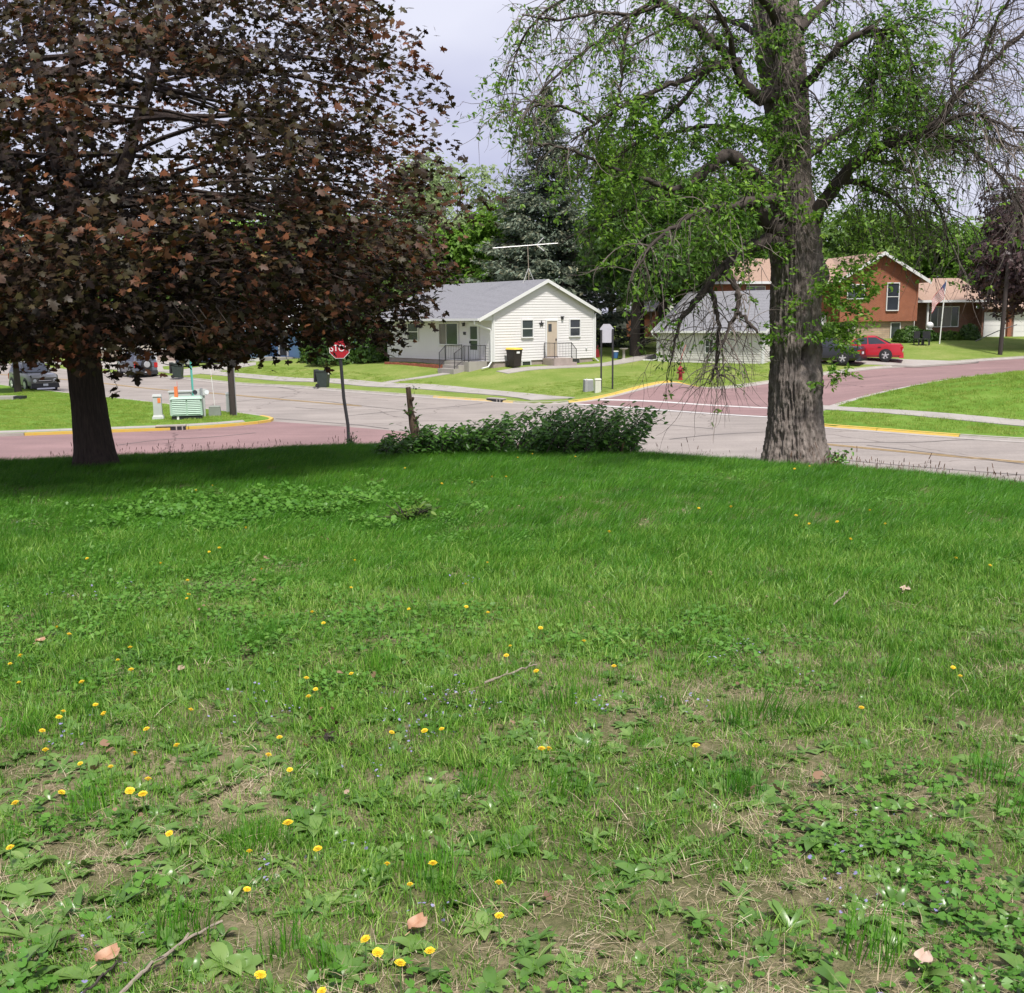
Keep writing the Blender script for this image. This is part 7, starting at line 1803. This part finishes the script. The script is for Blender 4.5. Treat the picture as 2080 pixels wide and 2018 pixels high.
fl = [(-24, 80), (-8, 64), (-2, 58.6), (2.2, 54.2), (4.6, 54), (10, 57.6), (14.8, 60.6), (19, 62.6), (21, 68), (12, 70), (6, 62), (-2, 57.8), (-6, 66), (-20, 84)]
xy = fill(fl, 9000); scatter('verge_grass', fringe, xy, HL, rng.uniform(.5, 1.1, len(xy)), rots(len(xy)), 'mown grass on the white house front lawn', 'grass')

# ------------------------------------------------------------------ dandelions, each one
M['dandelion'] = mat('dandelion', (.82, .54, .01), .6, .08, 60, col2=(.86, .64, .03))
M['flower_stem'] = mat('flower_stem', (.10, .20, .05), .5, .15, 20)
def flower_mesh():
    mb = MB()
    for ring, (k, r0, r1, z0, z1) in enumerate([(22, .004, .0205, .000, .002), (18, .003, .0165, .003, .007), (13, .002, .011, .005, .010), (8, .001, .006, .007, .012)]):
        for i in range(k):
            a = 2 * math.pi * (i + .5 * (ring % 2)) / k + random.uniform(-.06, .06); b = math.pi / k * .8; rr = r1 * random.uniform(.88, 1.08)
            q = lambda an, r_, z: (r_ * math.cos(an), r_ * math.sin(an), z)
            mb.add([q(a - b, r0, z0), q(a - b * .9, rr * .97, z1), q(a, rr, z1 + .0005), q(a + b * .9, rr * .97, z1), q(a + b, r0, z0)], [(0, 1, 2, 3, 4)])
    mb.lathe([(.001, -.010), (.006, -.008), (.007, -.001), (.002, .001)], 8)
    return mb.mesh('flower_head', M['dandelion'])
fh = flower_mesh(); sb_ = MB(); sb_.tube([(0, 0, 0), (.002, .001, -.04), (-.002, 0, -.09), (0, 0, -.13)], [.0019, .002, .002, .002], 5); sm = sb_.mesh('stem', M['flower_stem'])
DZ = [(0, 1450, 2.8, [(335, 20), (240, 98), (258, 207), (457, 285), (585, 5), (630, 302), (765, 225), (842, 372), (738, 440), (812, 458), (350, 448), (87, 508), (1005, 180), (833, 88), (1590, 135), (1527, 235), (1648, 320), (1638, 622), (963, 683), (58, 762), (1418, 783), (1405, 1000), (1807, 770), (1480, 1487), (1830, 1580)]),
      (700, 1450, 2.8, [(268, 108), (455, 98), (552, 88), (1120, 200), (1160, 200), (242, 855), (502, 852), (372, 972), (878, 962), (880, 1150), (118, 1283), (188, 1360), (315, 1420), (485, 1350)]),
      (0, 900, 2.8, [(1208, 242), (1115, 270), (1398, 483), (1190, 620), (1247, 597), (913, 685), (495, 658), (1487, 717), (1067, 782), (1063, 885), (1073, 862), (1775, 962), (1840, 1025), (323, 1048), (393, 1088), (740, 1163), (115, 1210), (57, 1257), (670, 1235), (745, 1290), (107, 1363), (465, 1360), (543, 1490), (590, 1537), (360, 1527), (1085, 1517), (1743, 1338), (1795, 1402), (1755, 1442)]),
      (700, 900, 2.8, [(985, 83), (1068, 63), (1313, 78), (343, 143), (553, 232), (725, 225), (838, 192), (918, 192), (1505, 505), (58, 668), (812, 680), (690, 803), (37, 823), (365, 945), (692, 933), (815, 965), (1115, 1053), (1362, 1127), (942, 1155), (920, 1210), (1532, 1270), (1090, 1298), (38, 1313)]),
      (1380, 900, 2.8, [(655, 148), (740, 132), (110, 372), (293, 363), (663, 413), (898, 449), (738, 460), (1083, 383), (1170, 460), (973, 547), (1767, 697), (1573, 655), (1557, 1278), (1597, 1326), (1035, 1507)]), (1380, 1450, 2.8, [(95, 183)])]
special = {(0, 7): 'large dandelion, uppermost of a close trio in the thin weedy lawn', (0, 8): 'smaller dandelion of the close trio, nearer the bare earth', (0, 9): 'flat dandelion lowest of the close trio in the weedy lawn', (0, 17): 'dandelion on a tall stem beside the big pale weed rosette', (0, 23): 'big dandelion among grass blades near the pale fallen stick',
           (1, 3): 'one of two dandelions touching each other in mid lawn, the left one', (1, 4): 'one of two dandelions touching each other in mid lawn, the right one', (1, 10): 'round dandelion topmost of three beside the curled dead leaf', (1, 11): 'tilted dandelion in the middle of three below the curled dead leaf', (1, 12): 'dandelion lowest of three below the curled dead leaf', (1, 8): 'lone bright dandelion in thin grass above the dry grass clump', (5, 0): 'lone flat dandelion beside dark tufts on the grassier half of the lawn'}
k_ = 0
for bi, (ox, oy, s_, pts) in enumerate(DZ):
    for pi, (x, y) in enumerate(pts):
        px, py = ox + x / s_, oy + y / s_
        hgt = .075 + .03 * ((k_ * 37) % 10) / 10 + (.05 if py < 1100 else .0)
        g_ = G(px, py, lambda a, b: LN(a, b) + hgt, 1.6, 30)
        t = thing('dandelion', special.get((bi, pi), 'small yellow dandelion flower scattered in the lawn grass'), 'flower', g_, random.uniform(0, 6), group='dandelions dotted over the lawn')
        o = bpy.data.objects.new('flower_head', fh); COL.objects.link(o); o.parent = t; o.rotation_euler = (random.uniform(-.3, .35), random.uniform(-.3, .3), 0); sc = .74 * random.uniform(.75, 1.08) * (1.12 if (bi, pi) in special else .92) * (1.3 if py < 1100 else 1); o.scale = (sc, sc, sc)
        o = bpy.data.objects.new('stem', sm); COL.objects.link(o); o.parent = t
        k_ += 1
# fallen sticks and a curled leaf
def stick(pxs, r0, label, mt='stick', h=.03):
    pts = np.array([G(px, py, lambda a, b: LN(a, b) + h, 1.6, 30) for px, py in pxs]); o_ = pts[0].copy()
    t = thing('fallen_stick', label, 'stick', o_); q = pts - o_
    u = np.linspace(0, len(q) - 1, len(q) * 5); qq = np.stack([np.interp(u, np.arange(len(q)), q[:, j]) for j in range(3)], -1) + rng.normal(size=(len(u), 3)) * r0 * .35
    MB().tube(qq, np.linspace(r0, r0 * .5, len(u)) * (1 + .12 * rng.normal(size=len(u))), 7).build('stem', M[mt], t, True)
    for f in (.3, .62): i = int(f * len(u)); MB().tube([qq[i], qq[i] + np.array([.01, .02, .012])], r0 * .6, 5).build('knot', M[mt], t)
stick([(238, 2024), (300, 1965), (380, 1908), (450, 1868)], .0062, 'long pale stick lying among the weeds at the near edge of the lawn')
stick([(170, 2020), (215, 1975), (245, 1952)], .004, 'thin brown twig lying beside the long pale stick', 'bark_mid')
stick([(985, 1388), (1030, 1370), (1080, 1352), (1090, 1350)], .0065, 'gray bent twig in the middle of the lawn near a dandelion')
stick([(1693, 1228), (1712, 1212), (1727, 1198)], .006, 'short tan stick in the lush grass')
stick([(1130, 1030), (1140, 1034), (1152, 1042)], .012, 'dark gray bark stick far up the lawn', 'bark_mid')
def curled_leaf(px, py, s, label, mt):
    p = G(px, py, lambda a, b: LN(a, b) + .03, 1.6, 30); t = thing('dead_leaf', label, 'leaf', p, 1.0); V = []; n = 7
    for i in range(n):
        for j in range(5):
            u, v = i / (n - 1) - .5, j / 4 - .5; w_ = math.cos(u * 2.6); V.append((u * s, v * s * .8 * w_, s * (.9 * v * v + .5 * u * u) + .004 * ((i * 3 + j) % 3)))
    F = [(i * 5 + j, (i + 1) * 5 + j, (i + 1) * 5 + j + 1, i * 5 + j + 1) for i in range(n - 1) for j in range(4)]
    MB().add(V, F).build('leaf_blade', M[mt], t, True); MB().tube([(-.5 * s, 0, .1 * s), (-.75 * s, .05 * s, .05 * s)], .0015, 4).build('leaf_stalk', M[mt], t)
M['dead_leaf'] = mat('dead_leaf', (.34, .17, .09), .6, .2, 30, col2=(.50, .33, .22)); M['dead_leaf_pale'] = mat('dead_leaf_pale', (.5, .38, .3), .6, .15, 30)
curled_leaf(848, 1885, .07, 'curled tan dead leaf beside the three dandelions', 'dead_leaf')
curled_leaf(1838, 1202, .09, 'pale dead leaf lying on the lush grass', 'dead_leaf_pale')
curled_leaf(220, 1950, .07, 'brown dead leaf under the weeds by the long stick', 'dead_leaf')
curled_leaf(83, 1305, .06, 'reddish dead leaf on a thin patch of lawn', 'dead_leaf')
curled_leaf(1875, 1955, .06, 'small buff dead leaf in the near grass', 'dead_leaf_pale')
# red leaved seedling
sprout(655, 1515, G(655, 1515, LN, 1.6, 30)[1], 34, 20, 'small dark red leaved seedling in the thin lawn', 18, 'leaf_redseed' if 'leaf_redseed' in M else 'leaf_purple', .03)
